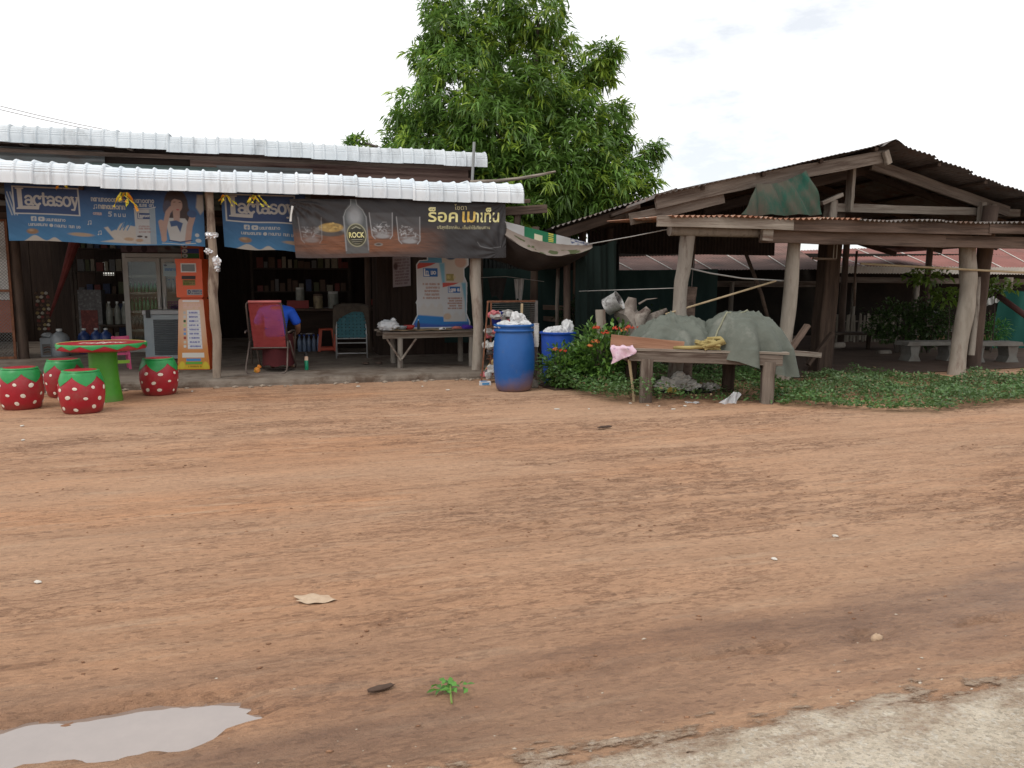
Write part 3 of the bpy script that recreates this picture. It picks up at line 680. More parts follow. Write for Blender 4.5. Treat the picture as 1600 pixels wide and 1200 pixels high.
# --- branch pole, white pipe, overhead wires
t = thing('branch_pole', 'bare crooked branch sticking out beside the upper roof', 'branch', shopM(4.6, 3.2, 0))
a = [SH.at(x_, y_, 3.2) - Vector((4.6, 3.2, 0)) for x_, y_ in ((735, 285), (775, 283), (810, 279), (840, 274), (868, 268))]
MB().tube(a, [.04, .036, .032, .03, .02], 8, rough=.3).build('pole', WOODP, t, autosmooth=45)
t = thing('white_pipe', 'thin pale pipe standing up past the upper roof end', 'pipe', shopM(4.62, 3.45, 0))
q0 = SH.at(737, 300, 3.45); q1 = SH.at(741, 222, 3.45)
MB().tube([(q0.x - 4.62, 0, 2.3), (q0.x - 4.62, 0, q0.z), (q1.x - 4.62, 0, q1.z)], .028, 8).build('pipe', mat('pale_pipe', (.22, .225, .22), (.28, .28, .27), 4, .6), t)
for i, (ya, yb) in enumerate(((148, 214), (155, 216))):
    p0, p1 = P(-160, ya - 24, 24), P(420, yb + 22, 34); pts = [p0.lerp(p1, k / 10) - Vector((0, 0, .35 * math.sin(math.pi * k / 10))) for k in range(11)]
    m = MB().tube(pts, .011, 5).build('overhead_wire', mat('grey_cable', (.25, .25, .26), (.3, .3, .3), 3, .6)); tag(m, ['upper of two thin overhead wires crossing the sky at left', 'lower of two thin overhead wires crossing the sky at left'][i], 'wire')

# ================================================================== PRINTED BANNERS
class Art:
    """flat print worked out on a fine grid in photo pixel units"""
    def __init__(s, x0, x1, y0, y1, nx, ny):
        s.ink = .35; s.nx, s.ny = nx, ny; xs_ = np.linspace(x0, x1, nx); ys_ = np.linspace(y1, y0, ny); s.X, s.Y = np.meshgrid(xs_, ys_); s.C = np.zeros((ny, nx, 3)); s.px = (x1 - x0) / nx
    def put(s, d, col, soft=None, a=1.):
        soft = soft or s.px * .8; f = np.clip(.5 - d / soft, 0, 1)[..., None] * a; s.C = s.C * (1 - f) + np.array(col) * f
    def box(s, x0, x1, y0, y1, r=0.):
        cx, cy = (x0 + x1) / 2, (y0 + y1) / 2; dx = np.abs(s.X - cx) - (x1 - x0) / 2 + r; dy = np.abs(s.Y - cy) - (y1 - y0) / 2 + r
        return np.hypot(np.maximum(dx, 0), np.maximum(dy, 0)) + np.minimum(np.maximum(dx, dy), 0) - r
    def ell(s, cx, cy, rx, ry): return (np.hypot((s.X - cx) / rx, (s.Y - cy) / ry) - 1) * min(rx, ry)
    def line(s, pts, w):
        d = np.full(s.X.shape, 1e9)
        for (ax, ay), (bx, by) in zip(pts[:-1], pts[1:]):
            vx, vy = bx - ax, by - ay; t_ = np.clip(((s.X - ax) * vx + (s.Y - ay) * vy) / (vx * vx + vy * vy + 1e-9), 0, 1)
            d = np.minimum(d, np.hypot(s.X - ax - t_ * vx, s.Y - ay - t_ * vy))
        return d - w / 2
    def poly(s, pts):
        ins = np.zeros(s.X.shape, bool); n_ = len(pts)
        for i in range(n_):
            (x1, y1), (x2, y2) = pts[i], pts[(i + 1) % n_]; c = ((y1 > s.Y) != (y2 > s.Y)) & (s.X < (x2 - x1) * (s.Y - y1) / (y2 - y1 + 1e-9) + x1); ins ^= c
        d = s.line(list(pts) + [pts[0]], 0); return np.where(ins, -d, d)
    def noise(s, fx, fy, seed, o=4): return fbm(s.X * fx, s.Y * fy, seed, o)
    def scribble(s, x0, x1, y, h_, col, seed, w=.8, a=1.):          # lettering too small in the photograph to read
        rs_ = np.random.RandomState(seed); x = x0
        while x < x1:
            ww = h_ * rs_.uniform(.5, .9)
            if rs_.uniform() < .14: x += ww; continue
            k = rs_.randint(3)
            if k == 0: s.put(np.abs(s.ell(x + ww / 2, y, ww * .42, h_ * .42)) - w / 2, col, a=a)
            elif k == 1: s.put(s.line([(x, y + h_ / 2), (x, y - h_ / 2), (x + ww * .8, y - h_ * .4), (x + ww * .8, y + h_ / 2)], w), col, a=a)
            else: s.put(s.line([(x, y - h_ / 2), (x, y + h_ / 2), (x + ww * .8, y + h_ * .45), (x + ww * .8, y - h_ / 2)], w), col, a=a)
            x += ww * 1.15
    def sheet(s, name, mt, parent, surf, basis=None):
        """surf(a, b) -> point, a,b in 0..1 from lower left"""
        a = np.linspace(0, 1, s.nx); b_ = np.linspace(0, 1, s.ny); A, B_ = np.meshgrid(a, b_); V = surf(A, B_); me = np_mesh(name, V.reshape(-1, 3), grid_faces(s.nx, s.ny))
        me.polygons.foreach_set('use_smooth', [True] * len(me.polygons)); set_col(me, np.clip(s.C * s.ink, 0, 1).reshape(-1, 3)); return mesh_obj(name, me, mt, parent, basis)
PRINT = attr_mat('vinyl_print', .55, .35, bump=.15); CARD = attr_mat('card_print', .6, .3)
WHT = (.78, .78, .76); NAVY = (.035, .085, .25)
def slab_letters(A, x0, yb, xh, col, w):
    """the word 'actasoy' in heavy slab-serif strokes: x0 left, yb baseline (pixel rows grow downwards), xh x-height"""
    def arc(cx, cy, rx, ry, a0, a1, n_=14): return [(cx + rx * math.cos(R(a0 + (a1 - a0) * k / n_)), cy - ry * math.sin(R(a0 + (a1 - a0) * k / n_))) for k in range(n_ + 1)]
    r = xh / 2; q = r * .77; x = x0
    def a_(x):
        A.put(A.line(arc(x + q * .9, yb - xh * .70, q * .75, xh * .28, 165, 0) + [(x + q * 1.65, yb - .4), (x + q * 1.95, yb)], w), col)
        A.put(A.line(arc(x + q * .85, yb - xh * .27, q * .72, xh * .27, 40, 360), w), col)
    def c_(x): A.put(A.line(arc(x + q, yb - r, q * .85, r, 50, 315), w * 1.05), col); A.put(A.ell(x + q * 1.6, yb - xh * .78, w * .75, w * .75), col)
    def t_(x): A.put(A.line([(x + q * .7, yb - xh * 1.32), (x + q * .7, yb - xh * .2), (x + q * 1.0, yb), (x + q * 1.5, yb - xh * .06)], w * 1.05), col); A.put(A.line([(x + q * .1, yb - xh * .97), (x + q * 1.5, yb - xh * .97)], w * .75), col)
    def s_(x): A.put(A.line(arc(x + q * .85, yb - xh * .74, q * .68, xh * .25, 30, 250) + arc(x + q * .85, yb - xh * .25, q * .70, xh * .26, 90, -160), w), col)
    def o_(x): A.put(A.line(arc(x + q, yb - r, q * .85, r, 0, 360, 24), w), col)
    def y_(x):
        A.put(A.line([(x + q * .25, yb - xh), (x + q, yb)], w * 1.05), col); A.put(A.line([(x + q * 1.75, yb - xh), (x + q * .75, yb + xh * .42), (x + q * .15, yb + xh * .40)], w * .8), col)
        A.put(A.line([(x - q * .1, yb - xh), (x + q * .7, yb - xh)], w * .6), col); A.put(A.line([(x + q * 1.35, yb - xh), (x + q * 2.05, yb - xh)], w * .6), col)
    for f, wd in ((a_, 2.05), (c_, 1.88), (t_, 1.62), (a_, 2.1), (s_, 1.85), (o_, 2.05), (y_, 2)): f(x); x += q * wd
def lacta_logo(A, x0, x1, y0, y1, fw, tilt=0.):
    """framed dark blue panel with the big L and 'actasoy'"""
    A.put(A.box(x0, x1, y0, y1), WHT); A.put(A.box(x0 + fw, x1 - fw, y0 + fw, y1 - fw), NAVY)
    w_, h_ = x1 - x0, y1 - y0
    X_ = lambda f: x0 + w_ * f; Y_ = lambda f: y0 + h_ * f
    c = (.80, .76, .70)
    A.put(A.poly([(X_(.05), Y_(.06)), (X_(.175), Y_(.06)), (X_(.175), Y_(.10)), (X_(.145), Y_(.12)), (X_(.145), Y_(.70)), (X_(.34), Y_(.70)), (X_(.36), Y_(.66)), (X_(.395), Y_(.66)), (X_(.38), Y_(.82)), (X_(.05), Y_(.82)), (X_(.05), Y_(.78)), (X_(.075), Y_(.76)), (X_(.075), Y_(.12)), (X_(.05), Y_(.10))]), c)
    slab_letters(A, X_(.185), Y_(.655), h_ * .315, c, h_ * .072)
def lacta_art(x0, x1, y0, y1, nx, ny, full=True):
    A = Art(x0, x1, y0, y1, nx, ny); f = np.clip((A.Y - 292) / 90, 0, 1)[..., None]
    A.C = np.array([.035, .10, .30]) * (1 - f) + np.array([.07, .30, .60]) * f + .03 * (A.noise(.06, .06, 71)[..., None] - .5)
    if full:
        for k in range(3): A.put(A.line([(6 + k * 5, 300), (16 + k * 4, 340)], 2.2), (.55, .62, .7))
    lacta_logo(A, 18.5, 121, 288.5, 338.5, 2.4)
    # social icons and handle
    A.put(A.box(44, 52.5, 342, 350.5, 1.5), WHT); A.put(A.line([(49.5, 344), (48.4, 345), (48.4, 350)], 1.4), (.08, .25, .55)); A.put(A.line([(46.6, 346.8), (50.4, 346.8)], 1.1), (.08, .25, .55))
    A.put(A.box(55, 65, 342.5, 350.5, 2.5), WHT); A.put(A.poly([(58.5, 344.5), (58.5, 348.5), (62.3, 346.5)]), (.08, .25, .55))
    A.scribble(67, 95, 347.5, 4.4, WHT, 5, .9)
    A.scribble(40, 68, 357, 4.0, WHT, 6, .9); A.put(A.ell(74.5, 357.5, 3, 3), WHT); A.scribble(80, 119, 358, 4.2, WHT, 8, .9)
    # milk waves along the foot with biscuit shapes
    cream = (.72, .66, .58)
    A.put(A.Y * -1 + 385 - 12 * np.exp(-((A.X - 48) / 13) ** 2) - 9 * np.exp(-((A.X - 78) / 9) ** 2) + 3, cream, 1.5); A.put(A.ell(45, 369, 9, 5), (.42, .24, .12), 2); A.put(A.ell(43, 367, 4, 2), (.62, .42, .25), 2)
    A.put(A.ell(120, 371, 19, 3.4), (.60, .44, .30), 1.6)
    if not full: return A
    # headline, price, music notes
    for x_, y_ in ((144, 320), (133, 349), (148, 366)):
        A.put(A.line([(x_, y_ + 3), (x_, y_ - 3), (x_ + 4, y_ - 4), (x_ + 4, y_ + 2)], .8), WHT); A.put(A.ell(x_ - .8, y_ + 3, 1.3, 1), WHT); A.put(A.ell(x_ + 3.2, y_ + 2, 1.3, 1), WHT)
    A.scribble(140, 190, 307, 6.0, (.80, .79, .74), 12, 1.3); A.scribble(151, 191, 319.5, 6.2, (.80, .74, .62), 14, 1.5); A.scribble(141, 155, 332, 4, (.75, .55, .5), 15, 1)
    A.put(A.line([(170.5, 328), (166.5, 328), (166, 331), (169, 331), (170, 333.5), (168.5, 335.5), (165.5, 335)], 1.5), WHT); A.scribble(175, 190, 333, 5, WHT, 16, 1.1)
    A.scribble(206, 238, 307, 6, WHT, 18, 1.3); A.scribble(216, 238, 314.5, 4.5, WHT, 19, 1)
    # milk splash and the carton
    A.put(A.poly([(157, 356), (163, 354), (168, 362), (176, 358), (184, 348), (190, 345), (186, 356), (196, 350), (205, 352), (240, 352), (240, 384), (150, 381), (172, 376), (166, 368)]), cream, 2.)
    for k in range(4): A.put(A.line([(176 + k * 6, 359), (183 + k * 6, 346)], 1.8), (.08, .30, .58))
    A.put(A.poly([(207, 322), (231, 321), (241, 317), (241, 384), (208, 384)]), (.66, .67, .66)); A.put(A.poly([(231, 321), (241, 317), (241, 384), (231, 384)]), (.40, .50, .58)); A.put(A.line([(207, 321), (232, 319.5), (242, 317)], 1.4), (.8, .8, .8))
    A.put(A.box(212, 232, 328, 339), NAVY); A.put(A.line([(214, 329), (214, 337), (220, 337)], 1.8), WHT); A.scribble(216, 231, 333.5, 3.4, WHT, 21, .9)
    for y_ in (352, 356, 362): A.scribble(213, 231, y_, 2.4, (.45, .25, .22), int(y_), .7, .8)
    A.put(A.ell(214, 370, 4.5, 1.8), (.07, .05, .05)); A.put(A.ell(224, 371, 2.4, 1.8), (.10, .06, .05)); A.put(A.ell(196, 375, 8, 3.2), (.62, .42, .26), 1.5); A.put(A.ell(213, 377, 6, 3), (.58, .38, .24), 1.5)
    # seated model in a sailor top, plain figure: hair, face, arms raised to the chin
    sk = (.62, .40, .32); hair = (.055, .025, .022)
    A.put(A.ell(276, 312, 20, 30), hair, 2); A.put(A.ell(290, 330, 9, 20), hair, 2); A.put(A.ell(262, 318, 8, 14), (.10, .09, .14), 2)
    A.put(A.poly([(262, 336), (290, 336), (296, 345), (294, 379), (264, 379), (258, 345)]), (.70, .69, .66), 1.5)
    A.put(A.poly([(270, 322), (282, 322), (281, 341), (275, 346), (271, 341)]), sk, 1.5); A.put(A.ell(277, 312, 9.5, 13), sk, 1.5)
    A.put(A.line([(272, 307), (275, 306.5)], 1.1), hair); A.put(A.line([(281, 307), (284, 307)], 1.1), hair); A.put(A.ell(278.5, 320.5, 2.7, 1.3), (.55, .10, .10)); A.put(A.line([(268, 302), (274, 299), (286, 302)], 3.5), hair, 1.5)
    A.put(A.line([(253, 376), (256, 350), (262, 326), (268, 318)], 8), sk, 1.5); A.put(A.line([(250, 344), (254, 374)], 9), sk, 1.5)
    A.put(A.line([(293, 378), (297, 350), (302, 334)], 10), sk, 1.5); A.put(A.ell(302, 327, 8, 7), (.05, .12, .30), 1.5); A.put(A.poly([(264, 342), (275, 340), (286, 345), (281, 362), (276, 350), (266, 352)]), (.045, .11, .28), 1.5)
    A.put(A.line([(262, 377), (280, 380), (300, 376)], 2.2), (.03, .07, .2)); A.put(A.line([(250, 382), (282, 384), (306, 381)], 1.2), WHT)
    A.put(A.poly([(312, 292), (322, 292), (322, 320), (316, 328), (309, 315)]), (.64, .56, .48), 3); A.put(A.ell(309, 366, 3.6, 3.4), WHT, 1.2); A.put(A.ell(311, 376, 5, 3.6), WHT, 1.2)
    return A
def hang(frame, c00, c10, c01, c11, amp, seed, bulge=0., pulls=()):
    """banner surface between four corners (u,v,z of the shop frame) with soft wrinkles"""
    c00, c10, c01, c11 = map(np.array, (c00, c10, c01, c11))
    def f(a, b_):
        a_, b1 = a[..., None], b_[..., None]; p = (c00 * (1 - a_) + c10 * a_) * (1 - b1) + (c01 * (1 - a_) + c11 * a_) * b1
        L = np.linalg.norm(c10 - c00); w_ = amp * ((fbm(a * L * 1.6 + b_ * 1.2, b_ * 1.5 - a * 1.3, seed) - .5) * 2 + .6 * (fbm(a * L * 5 + b_ * 5, b_ * 2.2, seed + 9) - .5))
        for (pa, pb, k) in pulls:
            ang = np.arctan2((b_ - pb) * .85, (a - pa) * L); rr = np.hypot((a - pa) * L, (b_ - pb) * .85); w_ = w_ + k * np.sin(ang * 17) * np.exp(-rr / .8) * np.clip(rr * 4, 0, 1)
        p = p.copy(); p[..., 1] += w_ - bulge * np.sin(np.pi * a) * (1 - b_); p[..., 2] -= .012 * np.sin(a * 9 + seed) * (1 - b_) ; return p
    return f
A = lacta_art(8, 322, 284, 386, 640, 208)
b1 = thing('shop_banner', 'blue milk advertising banner with a girl hanging left of the porch post', 'banner', shopM(-2.5, .1, 1.9))
o = np.array((-2.5, .1, 1.9)); f0 = hang(SH, (-2.50, .12, 1.975), (-.09, .10, 1.92), (-2.52, .14, 2.72), (-.09, .12, 2.69), .014, 3)
A.sheet('printed_sheet', PRINT, b1, lambda a, b_: f0(a, b_) - o)
A = lacta_art(14, 136, 284, 386, 300, 208, False)
b2 = thing('shop_banner', 'half covered blue milk banner behind the black soda banner', 'banner', shopM(.15, .12, 1.9))
o = np.array((.15, .12, 1.9)); f1 = hang(SH, (.16, .14, 1.92), (1.28, .12, 1.86), (.14, .14, 2.70), (1.28, .13, 2.70), .014, 5)
A.sheet('printed_sheet', PRINT, b2, lambda a, b_: f1(a, b_) - o)

# --- black soda banner
A = Art(460, 789, 314, 403, 660, 180); A.ink = .46; A.C[:] = (.058, .053, .056); A.C += .02 * (A.noise(.03, .05, 81)[..., None] - .5)
tb = np.clip(1 - np.abs((A.X - 560) / 135) ** 2.2, 0, 1) * sstep(352, 372, A.Y + .02 * (A.X - 560)) * (1 - .75 * sstep(388, 402, A.Y)); gr = A.noise(.05, .5, 83)
A.C = A.C * (1 - tb[..., None]) + (np.array([.33, .125, .055]) * (.5 + .9 * gr[..., None])) * tb[..., None]
A.put(A.ell(515, 361, 24, 7), (.40, .38, .36), 1.5); A.put(A.ell(515, 365, 21, 5), (.12, .10, .09), 2); A.put(A.ell(516, 357, 18, 7), (.52, .33, .10), 1.5)
rs_ = np.random.RandomState(3)
for k in range(46): a_, r_ = rs_.uniform(0, 6.28), rs_.uniform(0, 1) ** .5; A.put(A.ell(516 + 16 * r_ * math.cos(a_), 356 + 5.5 * r_ * math.sin(a_), 2.2, 1.4), np.array([.62, .42, .14]) * rs_.uniform(.6, 1.25), .8)
def glass(cx, y0, y1, w0, w1, a=1.):
    A.put(A.poly([(cx - w0, y0), (cx + w0, y0), (cx + w1, y1 - 4), (cx + w1 * .75, y1), (cx - w1 * .75, y1), (cx - w1, y1 - 4)]), (.16, .155, .16), 3, .55 * a)
    for k in range(44):
        x_, y_ = cx + rs_.uniform(-.8, .8) * w1, rs_.uniform(y0 + (y1 - y0) * .35, y1 - 8); v_ = rs_.uniform(.2, .75)
        A.put(A.line([(x_, y_), (x_ + rs_.uniform(-5, 5), y_ + rs_.uniform(-3, 3))], rs_.uniform(.6, 2.)), (v_, v_, v_ * 1.02), 1.2, .75 * a)
    A.put(A.ell(cx, y1 - 4, w1 * .7, 3.6), (.50, .50, .51), 2, .8 * a); A.put(A.ell(cx, y1 - 9, w1 * .85, 2), (.42, .41, .41), 1.5, .6 * a)
    for s0 in (-1, 1): A.put(A.line([(cx + s0 * w0, y0), (cx + s0 * w1, y1 - 5), (cx + s0 * w1 * .75, y1)], 1.3), (.55, .55, .56), 1.2, .9 * a)
glass(486, 342, 380, 17, 15, .45); glass(592, 335, 375, 17.5, 15.5); glass(633.5, 341, 382.5, 18, 16.5)
A.put(A.poly([(548.5, 312), (556.5, 312), (558, 322), (566, 330), (570, 340), (570, 397), (535, 397), (535, 340), (539, 330), (547, 322)]), (.15, .165, .17), 1.6, .9)
A.put(A.ell(552.5, 340, 10, 15), (.50, .52, .54), 9, .9); A.put(A.line([(536, 341), (536, 392)], 1.6), (.45, .46, .48), 1.6); A.put(A.line([(569.5, 341), (569.5, 392)], 1.4), (.42, .43, .45), 1.6); A.put(A.line([(536, 341), (540, 331), (548, 323), (549, 313)], 1.2), (.4, .42, .42)); A.put(A.line([(569, 341), (565, 331), (557, 323), (556, 313)], 1.2), (.4, .42, .42))
A.put(A.ell(553, 369, 15, 18), (.52, .50, .33), 1); A.put(A.ell(553, 369, 13.4, 16.3), (.045, .045, .03), 1); A.put(np.abs(A.ell(553, 369, 11.5, 14.3)) - .3, (.35, .32, .15), .8, .7)
A.put(A.line([(547, 359), (553, 356), (559, 359)], 1.6), (.5, .48, .35)); 
A.put(A.line([(545, 376), (561, 376)], .9), (.6, .58, .45)); A.put(A.line([(546, 379), (560, 379)], .8), (.5, .48, .36)); A.put(A.line([(549, 382), (557, 382)], .7), (.45, .42, .3))
A.put(A.ell(585, 384, 6.5, 2.6), (.36, .33, .30), 1); A.put(A.ell(585, 383.6, 4, 1.3), (.12, .08, .06), 1)
A.put(A.line([(746, 384), (752, 386), (762, 388), (780, 386)], .9), (.32, .32, .33), 1); A.put(A.line([(746, 384), (742, 378)], .8), (.3, .3, .3), 1)
b3 = thing('shop_banner', 'wrinkled black soda banner with bottle and glasses across the porch', 'banner', shopM(1.1, -.12, 1.78))
o = np.array((1.1, -.12, 1.78)); f3 = hang(SH, (1.12, -.10, 1.785), (4.19, -.13, 1.805), (1.06, -.05, 2.60), (4.19, -.10, 2.66), .020, 7, .03, ((.0, .95, .012), (.06, 1.0, .008), (1.0, .95, .009), (.97, .1, .006)))
sh3 = A.sheet('printed_sheet', PRINT, b3, lambda a, b_: f3(a, b_) - o)
def text_mesh(s, size=1., bold=0.):
    cu = bpy.data.curves.new('txt', 'FONT'); cu.body = s; cu.size = size; cu.offset = bold; cu.resolution_u = 3
    ob = bpy.data.objects.new('txt', cu); COL.objects.link(ob); bpy.context.view_layer.update()
    dg = bpy.context.evaluated_depsgraph_get(); me = bpy.data.meshes.new_from_object(ob.evaluated_get(dg)); bpy.data.objects.remove(ob); bpy.data.curves.remove(cu); me.materials.clear()
    return me
def banner_text(s, x0, x1, y0, y1, mt, parent, surf, ext, bold=0., shear=0., proud=.004, name='lettering'):
    """fit the words into the pixel box x0..x1, y0..y1 of a banner whose own box is ext"""
    me = text_mesh(s, 1., bold); n_ = len(me.vertices); V = np.zeros(n_ * 3, np.float32); me.vertices.foreach_get('co', V); V = V.reshape(-1, 3)
    mn, mxx = V.min(0), V.max(0); a = (V[:, 0] - mn[0]) / (mxx[0] - mn[0]); b_ = (V[:, 1] - mn[1]) / (mxx[1] - mn[1])
    px = x0 + (x1 - x0) * a + shear * b_; py = y1 + (y0 - y1) * b_
    Q = surf((px - ext[0]) / (ext[1] - ext[0]), (ext[3] - py) / (ext[3] - ext[2])); Q[..., 1] -= proud
    me.vertices.foreach_set('co', Q.astype(np.float32).ravel()); me.update(); return mesh_obj(name, me, mt, parent)
GOLD = mat('gold_print', (.56, .50, .17), (.70, .66, .36), 9, .5); ORNG = mat('orange_gold_print', (.55, .33, .05), (.68, .52, .16), 9, .5); PALEG = mat('pale_gold_print', (.46, .42, .24), (.5, .46, .28), 4, .6)
ext = (460, 789, 314, 403); sf = lambda a, b_: f3(a, b_) - o
banner_text('ร็อค', 664, 711, 325.5, 348, GOLD, b3, sf, ext, .018, 1.5)
banner_text('เม', 718, 739, 331.5, 348, ORNG, b3, sf, ext, .018, 1.5)
banner_text('าเท็น', 737, 778, 325.5, 348, GOLD, b3, sf, ext, .018, 1.5)
banner_text('โซดา', 707, 726, 320.5, 329, PALEG, b3, sf, ext, .0)
banner_text('บริสุทธิ์จากหิน...เย็นซ่าไร้เทียมทาน', 678, 763, 352.5, 360, PALEG, b3, sf, ext, .0)
banner_text('ROCK', 541.5, 564.5, 364.5, 373, GOLD, b3, sf, ext, .02)
TIE = mat('white_tie', (.6, .6, .58), (.7, .7, .68), 4, .6)
MB().tube([SH.at(457, 322, -.1) - Vector(o), SH.at(455, 335, -.11) - Vector(o), SH.at(454, 346, -.1) - Vector(o)], [.018, .012, .016], 6).build('tie', TIE, b3)

# ================================================================== STRAWBERRY TABLE SET IN THE YARD
RED = mat('red_gloss_paint', (.30, .008, .018), (.38, .016, .028), 3, .38, .12, 18, spec=.45, stain=(.27, .07, .06), stscale=4.5, stlo=.52, sthi=.80)
GRN = mat('green_gloss_paint', (.012, .20, .045), (.02, .27, .065), 4, .4, .12, 18, spec=.45)
GRNL = mat('leaf_green_paint', (.05, .24, .015), (.075, .30, .025), 4, .45, .12, 16, spec=.4, stain=(.10, .15, .03), stscale=4, stlo=.6, sthi=.8)
CREAM = mat('cream_paint', (.66, .60, .50), (.76, .70, .60), 8, .5)
add_dirt(RED, .03, .16, 0, .22, (.17, .06, .042), .75); add_dirt(GRNL, .02, .18, 0, .22, (.15, .10, .05), .7)
def stool_profile(): return [(.175, 0), (.195, .02), (.218, .10), (.232, .20), (.232, .28), (.220, .36), (.196, .43), (.182, .456), (.172, .462)]
def prof_r(z):
    p = stool_profile()
    for (r0, z0), (r1, z1) in zip(p[:-1], p[1:]):
        if z0 <= z <= z1: return r0 + (r1 - r0) * (z - z0) / (z1 - z0 + 1e-9)
    return p[-1][0]
def make_stool(label, M):
    t = thing('strawberry_stool', label, 'stool', M, 'strawberry stools round the garden table')
    MB().lathe(stool_profile(), 40).build('barrel', RED, t, autosmooth=40)
    n_ = 60; vs, fs = [], []                                                       # green leaf collar with pointed lobes
    rows = 6
    for k in range(n_):
        a = 2 * math.pi * k / n_; tri = abs(((k / n_ * 5) % 1) - .5) * 2
        zb = .458 - .045 - .105 * (1 - tri) ** .8
        for j in range(rows + 1): z = .459 + (zb - .459) * j / rows; r_ = prof_r(z) + .004; vs.append((r_ * math.cos(a), r_ * math.sin(a), z))
    for k in range(n_):
        for j in range(rows): l_ = (k + 1) % n_; fs.append((k * (rows + 1) + j, k * (rows + 1) + j + 1, l_ * (rows + 1) + j + 1, l_ * (rows + 1) + j))
    MB().add(vs, fs).build('leaf_collar', GRN, t, smooth=True)
    MB().lathe([(.190, .458), (.186, .468), (.165, .472), (.160, .470)], 40, capb=False, capt=False).build('rim', GRN, t, smooth=True)
    MB().lathe([(.163, .466), (.163, .473), (.158, .4735)], 36).build('seat_top', RED, t, autosmooth=30)
    for row, (z, off) in enumerate(((.30, 0), (.185, .5), (.07, 0))):
        for k in range(8):
            a = 2 * math.pi * (k + off) / 8 + random.uniform(-.10, .10); zz = z + random.uniform(-.018, .018); ds_ = random.uniform(.72, 1.15)
            if row == 0 and abs(((a / 6.283 * 5) % 1) - .5) < .18: zz -= .02
            ring = []; c = None
            for q in range(11):
                b_ = 2 * math.pi * q / 10; wob = 1 + .12 * math.sin(b_ * 2 + k * 1.7); rz = zz + .021 * ds_ * wob * math.sin(b_) * (q < 10); aa = a + .027 * ds_ * wob / .23 * math.cos(b_) * (q < 10); rr = prof_r(max(rz, 0)) + (.003 if q < 10 else .008); ring.append((rr * math.cos(aa), rr * math.sin(aa), rz))
            MB().add(ring, [(q, (q + 1) % 10, 10) for q in range(10)]).build('cream_dot', CREAM, t, smooth=True)
    return t
st0 = make_stool('strawberry stool at far left, nearest the left edge', Matrix.Translation(gp(35, 638)) @ Matrix.Rotation(.3, 4, 'Z'))
for (px, py, rz, lb) in ((130, 644, 1.0, 'strawberry stool standing closest, in front of the green table leg'), (103, 619, 2.2, 'strawberry stool half hidden behind another stool, left of the table leg'), (250, 616, 4.4, 'strawberry stool on its own, right of the table by the orange kiosk')):
    copy_tree(st0, Matrix.Translation(gp(px, py)) @ Matrix.Rotation(rz, 4, 'Z'), None, lb)
t = thing('strawberry_table', 'round red and green painted strawberry table with a green pedestal', 'table', Matrix.Translation(gp(165, 626)))
MB().lathe([(.20, 0), (.195, .04), (.172, .20), (.158, .40), (.160, .62)], 32).build('pedestal', GRNL, t, autosmooth=40)
MB().lathe([(.40, .615), (.485, .635), (.495, .66), (.49, .70), (.478, .706)], 56).build('tabletop', RED, t, autosmooth=40)
n_ = 96; vs, fs = [], []
for k in range(n_):
    a = 2 * math.pi * k / n_; tri = abs(((k / n_ * 12) % 1) - .5) * 2; zb = .693 - .045 * (1 - tri)
    for (r_, z) in ((.485, .709), (.495, .704), (.4985, (zb + .704) / 2), (.4985, zb)): vs.append((r_ * math.cos(a), r_ * math.sin(a), z))
for k in range(n_):
    for j in range(3): l_ = (k + 1) % n_; fs.append((k * 4 + j, k * 4 + j + 1, l_ * 4 + j + 1, l_ * 4 + j))
MB().add(vs, fs).build('leaf_border', GRN, t, smooth=True)
MB().lathe([(.474, .7075), (.484, .7105), (.478, .7075)], 56, capb=False, capt=False).build('yellow_line', mat('yellow_line_paint', (.50, .42, .10), (.6, .5, .16), 5, .5), t)
m = MB(); rs = random.Random(3)                                                    # cream brush lettering across the top
for (x0, x1, y0) in ((-.20, .10, -.10), (-.05, .26, .02)):
    x_ = x0
    while x_ < x1:
        pts = [(x_ + .05 * k / 6 + .012 * math.sin(k * 1.7 + rs.uniform(0, 2)), y0 + .075 * math.sin(k * 1.3 + rs.uniform(0, .6)), .7095) for k in range(7)]
        for p, q in zip(pts[:-1], pts[1:]): m.bar(p, q, .014, .002)
        x_ += .065
m.build('brush_lettering', CREAM, t)

# ================================================================== THINGS ON THE PORCH
# --- orange phone top-up kiosk
ORANGE = mat('orange_painted_steel', (.55, .075, .018), (.62, .10, .028), 2, .4, spec=.45, stain=(.42, .06, .02), stscale=4, stlo=.6, sthi=.8)
ks = thing('topup_kiosk', 'orange phone top-up kiosk with printed instructions beside the porch post', 'kiosk', shopM(-.43, 1.22, .1, R(-12)))
A = Art(0, 100, 0, 215, 150, 300); f = (A.Y / 215)[..., None]
A.ink = .85; A.C = np.array([.70, .36, .26]) * (1 - f) + np.array([.68, .26, .03]) * f
A.put(A.ell(50, 60, 60, 70), (.74, .60, .45), 60, .7); A.put(A.box(16, 84, 2, 7), (.8, .8, .8)); A.scribble(20, 82, 17, 9, (.78, .55, .5), 3, 1.6); A.scribble(20, 82, 24, 7, (.78, .55, .5), 4, 1.4)
A.put(A.box(33, 82, 32, 152), (.78, .78, .80))
for k in range(9):
    y_ = 40 + k * 13; A.scribble(40, 74, y_, 4.5, (.12, .14, .4), 20 + k, 1.3); A.put(A.box(33, 82, y_ + 6, y_ + 7), (.45, .46, .5)); A.put(A.box(19, 28, y_ - 4, y_ + 4, 2), [(.5, .5, .5), (.6, .6, .6), (.05, .12, .05), (.5, .6, .3), (.3, .3, .5), (.15, .35, .65), (.35, .08, .06), (.65, .6, .5), (.7, .7, .65)][k])
